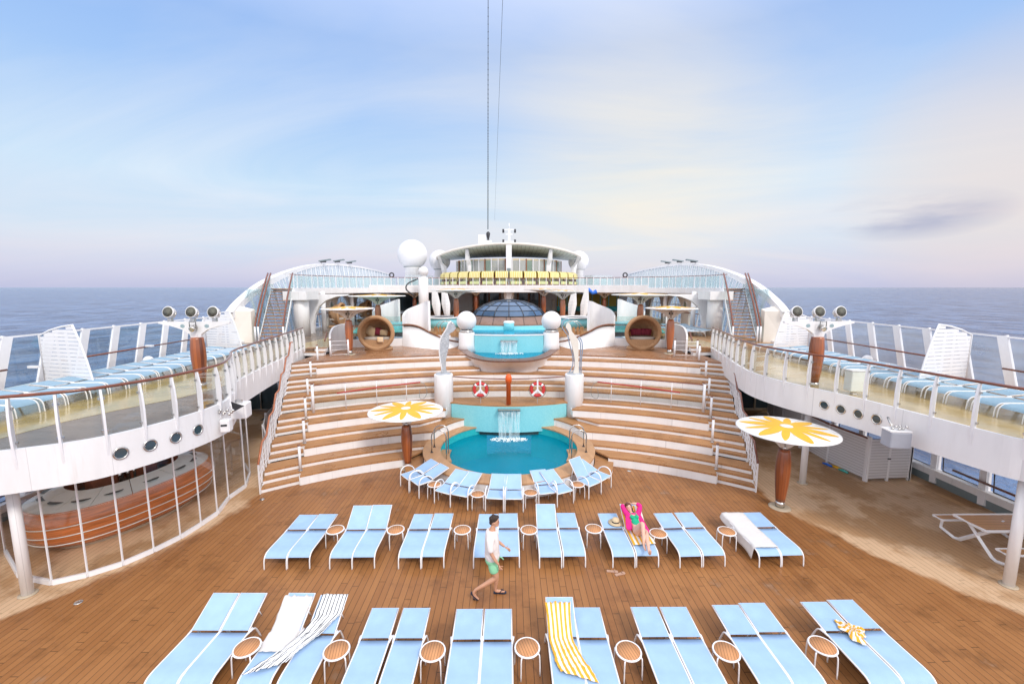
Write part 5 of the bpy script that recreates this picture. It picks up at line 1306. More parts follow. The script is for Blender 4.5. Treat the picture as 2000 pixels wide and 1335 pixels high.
# ================================================================== PARASOLS
def parasol(label, R=1.33, Ht=2.45, rot=0.2, barrel='barrel', brackets=6):
    t = thing('parasol', label, 'parasol', (0, 0, 0), group='flower patterned parasols')
    W = dict(world=False)
    MB().lathe([(.30, .0), (.30, .012), (.22, .03), (.20, .03)], 28).build('base_plate', 'beige', t, **W)
    MB().lathe([(.125, .02), (.125, .22)], 24).build('steel_foot', 'steel', t, **W)
    hb = Ht-.62
    prof = [(.125, .20), (.140, .35), (.180, .75), (.205, 1.15), (.20, hb-.35), (.17, hb-.1), (.15, hb), (0, hb)]
    MB().lathe(prof, 22).build('barrel_post', barrel, t, **W)
    for zz in (.36,): MB().lathe([(.13, zz-.012), (.133, zz), (.13, zz+.012)], 22).build('band', 'dark', t, **W)
    MB().lathe([(.10, hb), (.09, hb+.08), (.05, hb+.12), (.05, Ht-.12)], 14).build('hub', 'steel', t, **W)
    # curved bracket fins with round holes
    for k in range(brackets):
        a = 2*pi*k/brackets+rot; d = Vector((cos(a), sin(a), 0)); n = Vector((-d.y, d.x, 0))*.014
        pr = [(.06, hb+.02), (.13, hb+.05), (.22, hb+.14), (.34, hb+.25), (.52, hb+.36), (.80, hb+.455), (1.05*R/1.37, hb+.51), (1.05*R/1.37, hb+.535), (.5, hb+.52), (.06, hb+.52)]
        vs = [d*x+n+Vector((0, 0, z)) for x, z in pr]+[d*x-n+Vector((0, 0, z)) for x, z in pr]; m = len(pr)
        f = MB().add(vs, [tuple(range(m)), tuple(range(m, 2*m))[::-1]]+[(i, (i+1) % m, m+(i+1) % m, m+i) for i in range(m)]).build('bracket_fin', 'cream', t, **W)
        for sg in (1, -1):
            for x, z, r in ((.17, hb+.33, .06),):
                e = [d*(x+r*cos(2*pi*i/14))+n*sg*1.15+Vector((0, 0, z+r*1.1*sin(2*pi*i/14))) for i in range(14)]
                MB().add([tuple(p) for p in e], [tuple(range(14))]).build('round_hole', 'dark', f, world=False, fix=False)
    prof = [(.04, Ht-.10), (R*.5, Ht-.085), (R-.05, Ht-.05), (R, Ht-.035), (R, Ht-.015), (R-.04, Ht), (R*.5, Ht+.05), (.08, Ht+.09), (0, Ht+.09)]
    MB().lathe(prof, 56).build('canopy', 'canopy', t, **W)
    top = lambda r: Ht+.006+(Ht+.09-Ht)*max(0, 1-(r-.08)/(R-.04-.08))*1.0+.004
    def zc(r):
        if r > R*.5: return Ht+.05*(R-.04-r)/(R*.5-.04)
        return Ht+.05+.04*(R*.5-r)/(R*.5-.08)
    for k in range(12):
        a = 2*pi*k/12+rot*.5; d = Vector((cos(a), sin(a))); n = Vector((-d.y, d.x)); b = MB(); rows = []
        big = 1 if k % 3 == 0 else .8
        r0, r1 = R*.13, R*(.93 if k % 2 == 0 else .89)
        for i in range(11):
            q = i/10; r = r0+(r1-r0)*q; w = .150*R/1.37*sin(pi*min(1, q*.93+.05))**.6*(1.15 if k % 2 == 0 else .72)
            rows.append([((d*r+n*w*e).x, (d*r+n*w*e).y, zc(r)+.006) for e in (-1, 0, 1)])
        b.grid(rows, smooth=False); b.build('petal', 'yellow', t, world=False, fix=False)
    for k in range(12):
        a = 2*pi*(k+.5)/12+rot*.5; d = (cos(a), sin(a))
        MB().tube([(d[0]*r, d[1]*r, zc(r)+.002) for r in (R*.15, R*.4, R*.7, R-.05)], .0045, 4).build('canopy_seam', 'cushion', t, **W)
    MB().lathe([(R*.13, Ht+.088), (R*.12, Ht+.10), (0, Ht+.105)], 12).build('centre_cap', 'canopy', t, **W)
    return t
def place(t, loc, rz=0): t.location = loc; t.rotation_euler = (0, 0, rz); WL[t.name] = Vector(loc)
p1 = parasol('yellow petal parasol on a barrel post, right of the terrace stairs beside the white column'); place(p1, (8.19, 12.11, 0), .35)
dup(p1, (-3.74, 15.05, 0), 0, 'yellow petal parasol on a barrel post standing left of the round pool', scale=(1, 1, .89))
p2 = parasol('yellow petal parasol on the platform left of the left daybed', barrel='barrel2'); place(p2, (-8.42, 22.4, 3.06))
dup(p2, (8.62, 22.6, 3.06), .4, 'yellow petal parasol on the platform right of the right daybed')
p3 = parasol('large yellow petal parasol behind the left daybed', R=1.8, Ht=2.55, barrel='barrel2'); 
c = at_y(738, 600, 28); place(p3, (c.x, 28, 3.5))
c = at_y(1251, 600, 26.5); dup(p3, (c.x, 26.5, 3.6), .3, 'large yellow petal parasol behind the right daybed')
c = at_y(891, 600, 30); dup(p3, (c.x, 30, 3.86), .9, 'large yellow petal parasol left of the glass dome, near the left fins')
c = at_y(1062, 600, 37); dup(p3, (c.x, 37, 3.86), 1.2, 'large yellow petal parasol behind the dome on its right')
c = at_y(930, 600, 42); dup(p2, (c.x, 42, 3.9), .1, 'small far parasol seen behind the dome on its left')
c = at_y(1099, 600, 31); dup(p2, (c.x, 31, 3.86), .5, 'parasol right of the glass dome beside the right fins')
c = at_y(810, 600, 42); dup(p2, (c.x, 42, 3.7), .2, 'small far parasol in front of the dark play area on the left')
c = at_y(1180, 600, 41); dup(p2, (c.x, 41, 3.7), .3, 'small far parasol on the right in front of the striped windows')

# ---- light towers on the side decks
def light_tower(s):
    base = Vector((s*9.93, 13.55, ZD)); nm = ('left', 'right')[s > 0]
    t = thing('light_tower', 'barrel shaped wooden post with a white cross arm of floodlights on the %s side deck' % nm, 'light tower', base)
    MB().lathe([(.15, 0), (.15, .13), (.13, .14)], 24, base).build('steel_foot', 'steel', t)
    MB().lathe([(.135, .13), (.18, .5), (.215, .95), (.21, 1.25), (.185, 1.55), (.175, 1.62), (0, 1.62)], 26, base).build('barrel_post', 'barrel', t)
    y = base.y; pr = [(-.16, 1.62), (-.18, 1.72), (-.38, 1.86), (-.75, 1.98), (-1.14, 2.06), (-1.14, 2.12), (1.10, 2.12), (1.10, 2.06), (.75, 1.98), (.38, 1.86), (.18, 1.72), (.16, 1.62)]
    vs = [(base.x+x, y-.05, ZD+z) for x, z in pr]+[(base.x+x, y+.05, ZD+z) for x, z in pr]; m = len(pr)
    a = MB().add(vs, [tuple(range(m)), tuple(range(m, 2*m))[::-1]]+[(i, (i+1) % m, m+(i+1) % m, m+i) for i in range(m)]).build('cross_arm', 'white', t)
    for x in (-.38, .38): MB().add([(base.x+x+.075*cos(2*pi*i/16), y-.053, ZD+1.98+.06*sin(2*pi*i/16)) for i in range(16)], [tuple(range(16))]).build('arm_hole', 'glassb', a, fix=False)
    for k, dx in enumerate((-.78, -.06, .62)):
        cx = base.x+dx; cz = ZD+2.42; R = .17
        f = thing('floodlight', '%s round floodlight on the %s light tower' % (('left', 'middle', 'right')[k], nm), 'floodlight', (cx, y, ZD+2.12), group='round floodlights on the light towers')
        b = MB(); tilt = radians(78); m3 = Matrix.Rotation(tilt, 3, 'X')
        def add(prof, nm_, mat, n=26):
            bb = MB().lathe(prof, n); bb.v = [tuple(m3 @ Vector(v)+Vector((cx, y-.02, cz))) for v in bb.v]; return bb.build(nm_, mat, f)
        add([(.02, -.22), (.09, -.2), (.15, -.08), (R, .02), (R+.012, .05), (R, .06)], 'housing', 'white')
        le = add([(R-.012, .063), (0, .066)], 'lens', 'lampglass')
        bb = MB()
        for i in range(-4, 5):
            for j in range(-4, 5):
                px, py = i*.036+(j % 2)*.018, j*.032
                if hypot(px, py) < R-.03: bb.lathe([(.013, .070), (.0, .071)], 6, (px, py, 0))
        bb.v = [tuple(m3 @ Vector(v)+Vector((cx, y-.02, cz))) for v in bb.v]
        tag(bb.build('led_dots', 'dark', le, fix=False), None, None, kind='stuff')
        MB().tube([(cx-R-.02, y, cz-.02), (cx-R*.8, y, cz-.16), (cx, y, cz-.21), (cx+R*.8, y, cz-.16), (cx+R+.02, y, cz-.02)], .014, 6).build('yoke', 'steel', f)
        MB().box((cx, y, ZD+2.17), (.12, .1, .1)).build('clamp', 'steel', f)
    c = Vector((base.x+.02, y-.16, ZD+1.92))
    sp = thing('spotlight', 'small silver spotlight hanging from the %s light tower arm' % nm, 'spotlight', c)
    bb = MB().lathe([(.05, -.14), (.08, -.1), (.085, .08), (.07, .09), (0, .07)], 16); m3 = Matrix.Rotation(radians(110), 3, 'X'); bb.v = [tuple(m3 @ Vector(v)+c) for v in bb.v]
    bb.build('lamp_body', 'steel', sp); MB().tube([c+Vector((-.1, 0, 0)), c+Vector((-.1, 0, .2)), c+Vector((.1, 0, .2)), c+Vector((.1, 0, 0))], .012, 6).build('yoke', 'dark', sp)
light_tower(-1); light_tower(1)

# ================================================================== RAILS AND POSTS ON THE TERRACES
def terrace_posts():
    data = [((587, 918), 2), ((595, 865), 5), ((598, 818), 8), ((602, 778), 11), ((608, 742), 14), ((621, 710), 17)]
    for s in (-1, 1):
        nm = ('left', 'right')[s > 0]
        for i, (uv, k) in enumerate(data):
            p = at_z(*uv, k*h); x, y = s*abs(p.x), p.y
            t = thing('bollard_post', '%s white post from the bottom along the %s terrace stairs' % (ORD[i], nm), 'post', (x, y, k*h), group='white posts with wooden caps')
            MB().lathe([(.045, 0), (.045, .88)], 16, (x, y, k*h)).build('shaft', 'white2', t)
            MB().lathe([(.05, .88), (.05, .93), (0, .94)], 16, (x, y, k*h)).build('cap', 'capwood', t)
            MB().lathe([(.075, .0), (.075, .015), (.05, .02)], 16, (x, y, k*h)).build('foot', 'steel', t)
        # small railing on the platform
        t = thing('platform_railing', 'short white railing between two capped posts on the %s end of the platform' % nm, 'railing', (s*9.1, 21.5, 3.06), group='short platform railings')
        P2 = [(s*9.15, 21.7), (s*8.35, 22.0)] if s < 0 else [(9.55, 21.35), (8.5, 21.6)]
        for x, y in P2:
            MB().lathe([(.045, 3.06), (.045, 3.92)], 16, (x, y, 0)).build('post', 'white2', t); MB().lathe([(.05, 3.92), (.05, 3.97), (0, 3.98)], 16, (x, y, 0)).build('cap', 'capwood', t)
        for z in (3.15, 3.4, 3.65, 3.85): MB().tube([(*P2[0], z), (*P2[1], z)], .014, 6).build('bar', 'white2', t)
        # rail along level nine
        R = 13.05+2.48+.54+.12; z0 = 9*h
        t = thing('aisle_railing', 'white railing with dark wooden handrail across the %s aisle of the terrace' % nm, 'railing', (s*5.5, 17.5, z0), group='railings across the aisle')
        a0 = math.asin(7.95/R); a1 = math.asin(3.3/R)
        pth = [(s*x, y) for x, y in arc(TC, R, a0, a1, 16)]
        MB().tube([(x, y, z0+1.13) for x, y in pth], .026, 6).build('handrail', 'rail', t)
        for z in (.98, .15): MB().tube([(x, y, z0+z) for x, y in pth], .013, 6).build('bar', 'white2', t)
        for k in (4, 8, 12): MB().tube([(*pth[k], z0), (*pth[k], z0+1.1)], .018, 6).build('stanchion', 'white2', t)
        for k in range(0, 16, 4):
            MB().wall([Vector(pth[k]), Vector(pth[k+2]), Vector(pth[k+4])], z0+.2, z0+.95, .012).build('glass_panel', 'glass', t)
        x, y = pth[0]
        MB().lathe([(.055, z0), (.055, z0+1.18)], 16, (x, y, 0)).build('end_post', 'white2', t); MB().lathe([(.06, z0+1.18), (.06, z0+1.24), (0, z0+1.25)], 16, (x, y, 0)).build('cap', 'capwood', t)
        # rescue pole hanging on the rail
        q = [(x, y-.06, z0+.86-.02*i) for i, (x, y) in enumerate(pth[3:15])][::1]
        t2 = thing('rescue_pole', 'long red rescue pole with wire crook hung on the %s aisle railing' % nm, 'rescue pole', (s*5, 17.4, z0+.7), group='red rescue poles')
        q = [(x, y-.06, z0+.72+.018*i) for i, (x, y) in enumerate(pth[3:15])]
        MB().tube(q, .028, 6).build('pole', 'redpole', t2)
        e = Vector(q[-1]); MB().tube(catmull([e, e+Vector((-s*.18, 0, -.1)), e+Vector((-s*.28, 0, -.45)), e+Vector((-s*.15, 0, -.72)), e+Vector((s*.05, 0, -.7)), e+Vector((s*.02, 0, -.3))], 4), .010, 5).build('crook', 'grey', t2)
        # stair handrail on the outer side
        t = thing('stair_railing', 'white stair railing with orange-brown handrail on the outer side of the %s terrace stairs' % nm, 'railing', (s*8.6, 15, 0), group='outer stair railings')
        pts = []
        def lev(y, x):
            r = hypot(x, y-2.8); k = 0
            for g in range(6):
                for q, dr in ((1, 0), (2, .27), (3, .54)):
                    if r >= 13.05+1.24*g+dr: k = 3*g+q
            return k*h
        yy = 13.0; top = []; 
        for g in range(6):
            r0 = 13.05+1.24*g
            for rr, zz in ((r0-.05, 3*g*h+.0), (r0+.56, (3*g+3)*h)):
                a = ang(rr, xo); x, y = TC[0]+rr*sin(a)+.02, TC[1]+rr*cos(a); top.append((s*x, y, zz+.98))
        top.append((s*10.15, 19.9, 18*h+.98))
        MB().tube(top, .034, 6).build('handrail', ('railorange' if s < 0 else 'rail'), t)
        for d in (.25, .45, .65, .82): MB().tube([(x, y, z-d) for x, y, z in top], .011, 5).build('bar', 'white2', t)
        for i in range(0, len(top)-1):
            a, b_ = Vector(top[i]), Vector(top[i+1])
            for f in (0, .5): p = a.lerp(b_, f); MB().bar((p.x, p.y, p.z-.98), (p.x, p.y, p.z), .05, .035, up=(1, 0, 0)).build('stanchion', 'white2', t)
    # centre railing with life rings and the orange canister
    z0 = 9*h; t = thing('centre_railing', 'glass railing with dark handrail between the two sculpture pillars', 'railing', (0, 18.2, z0))
    pth = [(x, 18.12+x*x/11.9) for x in [-2.5+5*i/12 for i in range(13)]]
    MB().tube([(x, y, z0+1.13) for x, y in pth], .026, 6).build('handrail', 'rail', t)
    for k in (3, 6, 9): MB().tube([(*pth[k], z0), (*pth[k], z0+1.1)], .018, 6).build('stanchion', 'white2', t)
    for k in range(0, 12, 3): MB().wall([Vector(pth[k]), Vector(pth[k+3])], z0+.1, z0+1.0, .012).build('glass_panel', 'glass', t)
    t = thing('rescue_canister', 'bright orange upright canister at the middle of the centre railing', 'canister', (0, 18.03, z0))
    MB().lathe([(.10, 0), (.10, .95), (.135, .97), (.14, 1.15), (.12, 1.25), (.07, 1.32), (0, 1.34)], 24, (-.02, 18.03, z0+.03)).build('body', 'orange', t)
    for s in (-1, 1):
        x = s*1.24; y = 18.12+x*x/11.9-.1; c = (x, y, z0+.66)
        t = thing('life_ring', 'red and white life ring hanging on the %s part of the centre railing' % ('left', 'right')[s > 0], 'life ring', c, group='life rings')
        MB().tube([(c[0]+.27*cos(2*pi*i/32), c[1], c[2]+.27*sin(2*pi*i/32)) for i in range(32)], .075, 10, closed=True).build('ring', 'red', t)
        for k in range(4):
            a = pi/4+pi/2*k; e = [(c[0]+.27*cos(a+d), c[1], c[2]+.27*sin(a+d)) for d in (-.15, -.05, .05, .15)]
            MB().tube(e, .079, 10).build('white_band', 'white2', t)
        MB().tube([(c[0]+.37*cos(2*pi*i/24), c[1]-.02, c[2]-.02+.37*sin(2*pi*i/24)) for i in range(24)], .01, 5, closed=True).build('grab_line', 'dark', t)
        b = MB(); b.bar((c[0], y-.05, c[2]+.45), (c[0], y-.05, c[2]-.05), .07, .05, up=(0, 1, 0)); b.bar((c[0], y-.05, c[2]), (c[0]-.22, y-.06, c[2]-.24), .07, .05, up=(0, 1, 0)); b.bar((c[0], y-.05, c[2]), (c[0]+.22, y-.06, c[2]-.24), .07, .05, up=(0, 1, 0))
        b.build('bracket', 'white2', t)
terrace_posts()

# ================================================================== LOUNGERS AND STOOLS
def lounger(label, ang_, group, arms=False, slingm='sling'):
    """origin on the floor at the foot end, the head points along +y"""
    t = thing('sun_lounger', label, 'sun lounger', (0, 0, 0), group=group); W = dict(world=False)
    w = .262; hy, hz = 1.04, .345; Lb = .68; ca, sa = cos(ang_), sin(ang_)
    if not arms:
        side = [(0, 0), (.005, .10), (.02, .22), (.06, .29), (.13, .335), (.26, .352), (.6, .348), (1.04, .345), (1.16, .345)]
        for s in (-1, 1):
            MB().tube(catmull([(s*w, y, z) for y, z in side], 3), .0155, 7).build('side_rail', 'white2', t, **W)
            MB().tube(catmull([(s*w, .98, .345), (s*(w+.025), 1.14, .33), (s*(w+.03), 1.22, .26), (s*(w+.03), 1.34, 0)], 3), .017, 7).build('rear_leg', 'white2', t, **W)
        b = MB(); b.tube([(-w, .09, .275), (w, .09, .275)], .012, 6); b.build('foot_bar', 'white2', t, **W)
        b = MB(); b.tube([(-w, 1.04, .335), (w, 1.04, .335)], .012, 6); b.build('hinge_bar', 'dark', t, **W)
        prof = [(.035, .262), (.075, .312), (.13, .345), (.26, .362), (.45, .360), (.7, .357), (.9, .355), (1.028, .353)]
    else:
        side = [(.02, .34), (.0, .36), (.3, .345), (.7, .34), (1.0, .345)]
        hy = .52
        for s in (-1, 1):
            MB().tube(catmull([(s*w, .0, .43), (s*w, .3, .43), (s*w, .50, .445)], 3), .018, 7).build('side_rail', 'white2', t, **W)
            MB().tube(catmull([(s*(w+.03), -.02, 0), (s*(w+.03), -.01, .38), (s*(w+.03), .02, .56), (s*(w+.03), .12, .65), (s*(w+.03), .26, .66), (s*(w+.03), .40, .60), (s*(w+.03), .48, .50), (s*(w+.02), .50, .43)], 4), .018, 7).build('arm_loop', 'white2', t, **W)
            MB().tube([(s*w, .48, .44), (s*w, .56, 0)], .016, 6).build('rear_leg', 'white2', t, **W)
        MB().tube([(-w, .0, .41), (w, .0, .41)], .014, 6).build('foot_bar', 'white2', t, **W)
        prof = [(-.012, .412), (.02, .445), (.12, .445), (.3, .445), (.42, .452), (.47, .458)]; hy = .47; hz = .448
        Lb = .68
    b = MB(); rows = []
    for i, (y, z) in enumerate(prof):
        q = i/(len(prof)-1); rows.append([(x*(w-.012)/4, y, z-.018*sin(pi*q)*(1-(x/4)**2)) for x in range(-4, 5)])
    end = rows[-1]; rows.append([(p[0], p[1]+.008*(1-(p[0]/w)**2)-(.012)*(1-(p[0]/w)**2)*2, p[2]-.03) for p in end])
    b.grid(rows).build('seat_sling', slingm, t, world=False, fix=False)
    # back
    P3 = lambda d, o=0: (hy+.02+d*ca-o*sa, hz+.012+d*sa+o*ca)
    for s in (-1, 1):
        a, c = P3(0), P3(Lb); MB().tube([(s*w*.97, *a), (s*w*.97, *c)], .0135, 7).build('back_rail', 'white2', t, **W)
    c = P3(Lb-.01); MB().tube([(-w*.97, *c), (w*.97, *c)], .014, 6).build('head_bar', 'white2', t, **W)
    b = MB(); rows = []
    for i in range(9):
        q = i/8; y, z = P3(.003+q*(Lb-.013), .016)
        rows.append([(x*(w-.018)/4, y, z-.014*sin(pi*q)*(1-(x/4)**2)) for x in range(-4, 5)])
    b.grid(rows).build('back_sling', slingm, t, world=False, fix=False)
    if ang_ > .35:
        a = P3(Lb*.55); MB().tube([(-w*.9, *a), (-w*.9, a[0]+.10, .30)], .012, 6).build('back_strut', 'white2', t, **W); MB().tube([(w*.9, *a), (w*.9, a[0]+.10, .30)], .012, 6).build('back_strut', 'white2', t, **W)
    return t
PR = {}
def put_lounger(x, y, rz, label, ang_=.06, group='sun loungers', arms=False, mat='sling'):
    key = (round(ang_, 2), arms, mat)
    if key not in PR:
        t = lounger(label, ang_, group, arms, mat); t['group'] = group; place(t, (x, y, 0) if not isinstance(y, tuple) else y, rz); PR[key] = t; return t
    return dup(PR[key], (x, y, 0), rz, label, group)
LFT = ('left', 'right')
# middle row
G = 'sun loungers of the middle row on the main deck'
mid = [(-5.78, -5.25, .05, .05, 'first'), (-4.24, -3.72, .55, .55, 'second'), (-2.62, -2.08, .06, .06, 'third'), (-.85, -.29, .05, .05, 'fourth'), (.71, 1.28, .62, .06, 'fifth'), (2.45, 3.02, .06, .55, 'sixth'), (4.04, 4.61, .06, .06, 'seventh'), (5.93, 6.49, .05, .05, 'eighth')]
extra = {4: 'with its back raised high', 1: 'with its back raised'}
for i, (xa, xb_, aa, ab_, o) in enumerate(mid):
    for k, (x, a) in enumerate(((xa+.27, aa), (xb_+.27, ab_))):
        lab = 'pale blue lounger, %s one of the %s pair in the middle row' % (LFT[k], o)
        if a > .3: lab += ', back raised'
        put_lounger(x, 9.33+(0.03 if k else 0), (0 if i < 6 else .03)+random.uniform(-.008, .008), lab, a, G)
G = 'sun loungers of the front row on the main deck'
heads = [((415, 465), 1158, .42), ((470, 518), 1158, .42), ((563, 612), 1158, .44), ((625, 675), 1162, .44), ((727, 780), 1188, .07), ((788, 839), 1188, .07), ((893, 944), 1190, .07), ((948, 999), 1190, .07),
         ((1066, 1117), 1166, .48), ((1120, 1168), 1187, .07), ((1234, 1282), 1186, .07), ((1290, 1338), 1186, .07), ((1393, 1440), 1182, .07), ((1446, 1490), 1178, .07), ((1565, 1612), 1176, .07), ((1619, 1662), 1172, .07)]
FR = []
for i, ((u0, u1), v, a) in enumerate(heads):
    hz = .345+.69*sin(a); p = at_z((u0+u1)/2, v, hz); y = p.y-1.06-.68*cos(a)
    lab = 'pale blue lounger, %s one of the %s pair in the front row' % (LFT[i % 2], ORD[i//2])
    if a > .3: lab += ', back raised'
    put_lounger(p.x, y, .0+random.uniform(-.006, .006)+(.02 if i < 4 else 0)*-1, lab, a, G); FR.append((p.x, y, a))
G = 'armchair loungers round the pool'
arm = [((-3.57, 13.55), (-3.26, 13.19), .04), ((-3.2, 13.19), (-2.82, 12.76), .04), ((-2.25, 12.44), (-1.8, 12.22), .04), ((-1.73, 12.22), (-1.27, 12.05), .04), ((-.66, 11.96), (-.16, 11.91), .04), ((-.13, 11.91), (.38, 11.91), .04),
       ((.95, 12.2), (1.4, 12.3), .04), ((1.48, 12.2), (1.94, 12.42), .04), ((2.50, 12.67), (2.93, 13.0), .9), ((2.96, 13.05), (3.35, 13.42), .04)]
for i, (a, b_, g) in enumerate(arm):
    a = Vector(a); b_ = Vector(b_); m = (a+b_)/2+Vector((0, -.04)); d = b_-a; rz = atan2(d.y, d.x)
    lab = 'reclining deck chair with white arm loops, %s from the left along the pool' % ORD[i]
    if g > .3: lab += ', back raised'
    put_lounger(m.x, m.y, rz, lab, g if g > .3 else .31, G, arms=True)
# side decks
for s in (-1, 1):
    nm = LFT[s > 0]; G = 'sun loungers along the %s windscreen' % nm; y = 8.6; k = 0
    while y < 23.4 and k < 20:
        if not (13.05 < y < 13.5 or 20.2 < y < 20.8):
            X = s*12.02 if y < 14 else s*(12.02+(y-14)*.045)
            lab = 'turquoise blue sun lounger on the %s side deck, %s one counted from the viewer' % (nm, ORD[k])
            q = put_lounger(X, y, -s*pi/2, lab, .10, G, mat='slingfar'); q.location.z = ZD+.006; WL[q.name] = Vector(q.location); k += 1
        y += .60 if k % 2 else .64
# far loungers under the right gallery, seen from the foot
for i in range(7):
    q = put_lounger(11.4+.0*i, 27.6+i*.66, -pi/2, 'turquoise blue sun lounger under the right gallery, %s one counted from the stairs' % ORD[i], .10, 'sun loungers under the right gallery', mat='slingfar'); q.location.z = ZD+.003
for i in range(4):
    q = put_lounger(13.2-.7*i, 30.6, 0, 'lounger across the walkway under the right gallery, %s one from the wall' % ORD[i], .10, 'loungers set across the right walkway', mat='slingfar'); q.location.z = ZD+.003

def stool(label):
    t = thing('side_table', label, 'side table', (0, 0, 0), group='round slatted side tables'); W = dict(world=False)
    MB().lathe([(.195, .425), (.195, .445), (0, .445)], 32).build('slatted_top', 'stooltop', t, **W)
    MB().tube([(.208*cos(2*pi*i/36), .208*sin(2*pi*i/36), .433) for i in range(36)], .016, 8, closed=True).build('rim', 'white2', t, **W)
    for k in range(4):
        a = pi/4+pi/2*k; d = (cos(a), sin(a))
        MB().tube(catmull([(d[0]*.14, d[1]*.14, .412), (d[0]*.21, d[1]*.21, .408), (d[0]*.235, d[1]*.235, .34), (d[0]*.245, d[1]*.245, 0)], 3), .013, 7).build('leg', 'white2', t, **W)
    return t
st = None
rows_ = [('front row', [(-4.53, 6.67), (-2.96, 6.6), (-1.31, 6.57), (.31, 6.63), (2.04, 6.55), (3.71, 6.53), (5.44, 6.63)], 'between the %s and next pair of loungers'),
         ('middle row', [(-4.46, 10.27), (-2.91, 10.26), (-1.2, 10.24), (.51, 10.23), (2.18, 10.27), (3.77, 10.05), (5.55, 10.13)], ''),
         ('pool row', [(-2.36, 12.8), (-.94, 12.15), (.65, 12.23), (2.16, 12.76)], '')]
for nm, ps, _ in rows_:
    for i, (x, y) in enumerate(ps):
        lab = 'small round slatted side table with white rim, %s from the left in the %s' % (ORD[i], nm)
        if st is None: st = stool(lab); place(st, (x, y, 0), random.uniform(-.3, .3))
        else: dup(st, (x, y, 0), random.uniform(-.35, .35), lab)

# ================================================================== WICKER DAYBEDS
def daybed(label, towel):
    t = thing('wicker_daybed', label, 'daybed', (0, 0, 0), group='round wicker daybeds'); W = dict(world=False)
    MB().lathe([(.78, 0), (.80, .05), (.74, .12), (.70, .16)], 36, (0, .05, 0), sy=.75).build('base', 'wicker', t, **W)
    # round shell with an opening towards the viewer (-y)
    R = .93; b = MB(); rows = []
    rim = [(R*cos(a), R*sin(a)) for a in [2*pi*i/40 for i in range(41)]]
    for q in range(9):
        f = q/8; r = cos(f*pi/2); rows.append([(x*r*.97, -.42+.98*sin(f*pi/2)*1.0, .98+z*r*.94) for x, z in rim])
    b = MB(); 
    # lattice back made of thin bars, solid lower half
    low = MB(); rows_l = [[(p[0], p[1], p[2]) for i, p in enumerate(r_) if 20 <= i <= 40] for r_ in rows[3:-1]]
    low.grid(rows_l).build('lower_shell', 'wicker', t, world=False, fix=False)
    MB().grid([[tuple(p) for p in r_] for r_ in rows[:8]]).build('outer_shell', 'wicker', t, world=False, fix=False)
    MB().grid([[(p[0], p[1]-.02, p[2]) for i, p in enumerate(r_) if 20 <= i <= 40] for r_ in rows[6:9]]).build('back_panel', 'wicker', t, world=False, fix=False)
    for k in range(1, 20):
        MB().tube([rows[q][k] for q in range(3, 9)], .022, 4).build('wicker_rib', 'wicker', t, **W)
    for q in (4, 5, 6, 7): MB().tube(rows[q][:21], .014, 4).build('wicker_hoop', 'wicker', t, **W)
    b = MB(); n = 40; rr = []
    MB().tube([(R*.99*cos(2*pi*i/48), -.43, .98+R*.95*sin(2*pi*i/48)) for i in range(48)], .115, 10, closed=True).build('round_rim', 'wicker', t, **W)
    front = [(x, z) for x, z in [(R*.93*cos(a), R*.9*sin(a)) for a in [pi+pi*i/20 for i in range(21)]] if z < -.30]
    m = len(front)
    MB().add([(x, -.46, .98+z) for x, z in front]+[(x, -.36, .98+z) for x, z in front], [tuple(range(m)), tuple(range(m, 2*m))[::-1]]+[(i, (i+1) % m, m+(i+1) % m, m+i) for i in range(m)]).build('front_apron', 'wicker', t, **W)
    MB().lathe([(.0, .55), (.72, .55), (.80, .60), (.80, .67), (.74, .72), (0, .73)], 32, (0, .02, 0), sy=.62).build('seat_cushion', 'cushion', t, **W)
    return t
def pillow(parent_loc, x, z, y, w, hh, rz, mat, label):
    b = MB(); rows = []
    for i in range(9):
        u = -1+2*i/8; rows.append([(w/2*u*(1-.06*v*v), .0+.085*(1-u*u)*(1-v*v)**.5*1.0 if abs(v) < 1 else 0, hh/2*v*(1-.06*u*u)) for v in [-1+2*j/8 for j in range(9)]])
    m = Matrix.Rotation(rz, 3, 'Y') ; L0 = Vector(parent_loc)
    tr = lambda p, s: tuple(L0+Vector((x, y, z))+m @ Vector((p[0], p[1]*s, p[2])))
    b.grid([[tr(p, -1) for p in r] for r in rows]); b.grid([[tr(p, 1) for p in r] for r in rows])
    tag(b.build('cushion', mat), label, 'cushion', 'cushions on the daybeds')
dl = (-7.50, 24.35, 3.06); dr_ = (7.62, 24.4, 3.06)
db = daybed('round wicker daybed on the left of the platform with mixed cushions and a striped towel', True); place(db, dl, .05)
dup(db, dr_, -.05, 'round wicker daybed on the right of the platform with four wine red cushions')
pillow(dl, -.42, 1.02, .12, .55, .55, .5, 'tan', 'tan cushion leaning at the left inside the left daybed')
pillow(dl, .0, 1.02, .1, .42, .42, .15, 'maroon', 'wine red cushion in the middle of the left daybed')
pillow(dl, .32, .96, .02, .44, .34, .1, 'tan', 'brownish cushion at the right inside the left daybed')
for i, x in enumerate((-.42, -.14, .14, .42)): pillow(dr_, x, .98, .05-.04*(i % 2), .36, .38, (-.12, .05, -.05, .12)[i], 'maroon', 'wine red cushion, %s from the left in the right daybed' % ORD[i])
def far_pods():
    for i, (x, y) in enumerate(((-13.9, 34.5), (-13.9, 41.0))):
        dup(db, (x, y, 3.41), pi/2, 'wicker pod seen through the left arcade, %s one' % ORD[i])
far_pods()

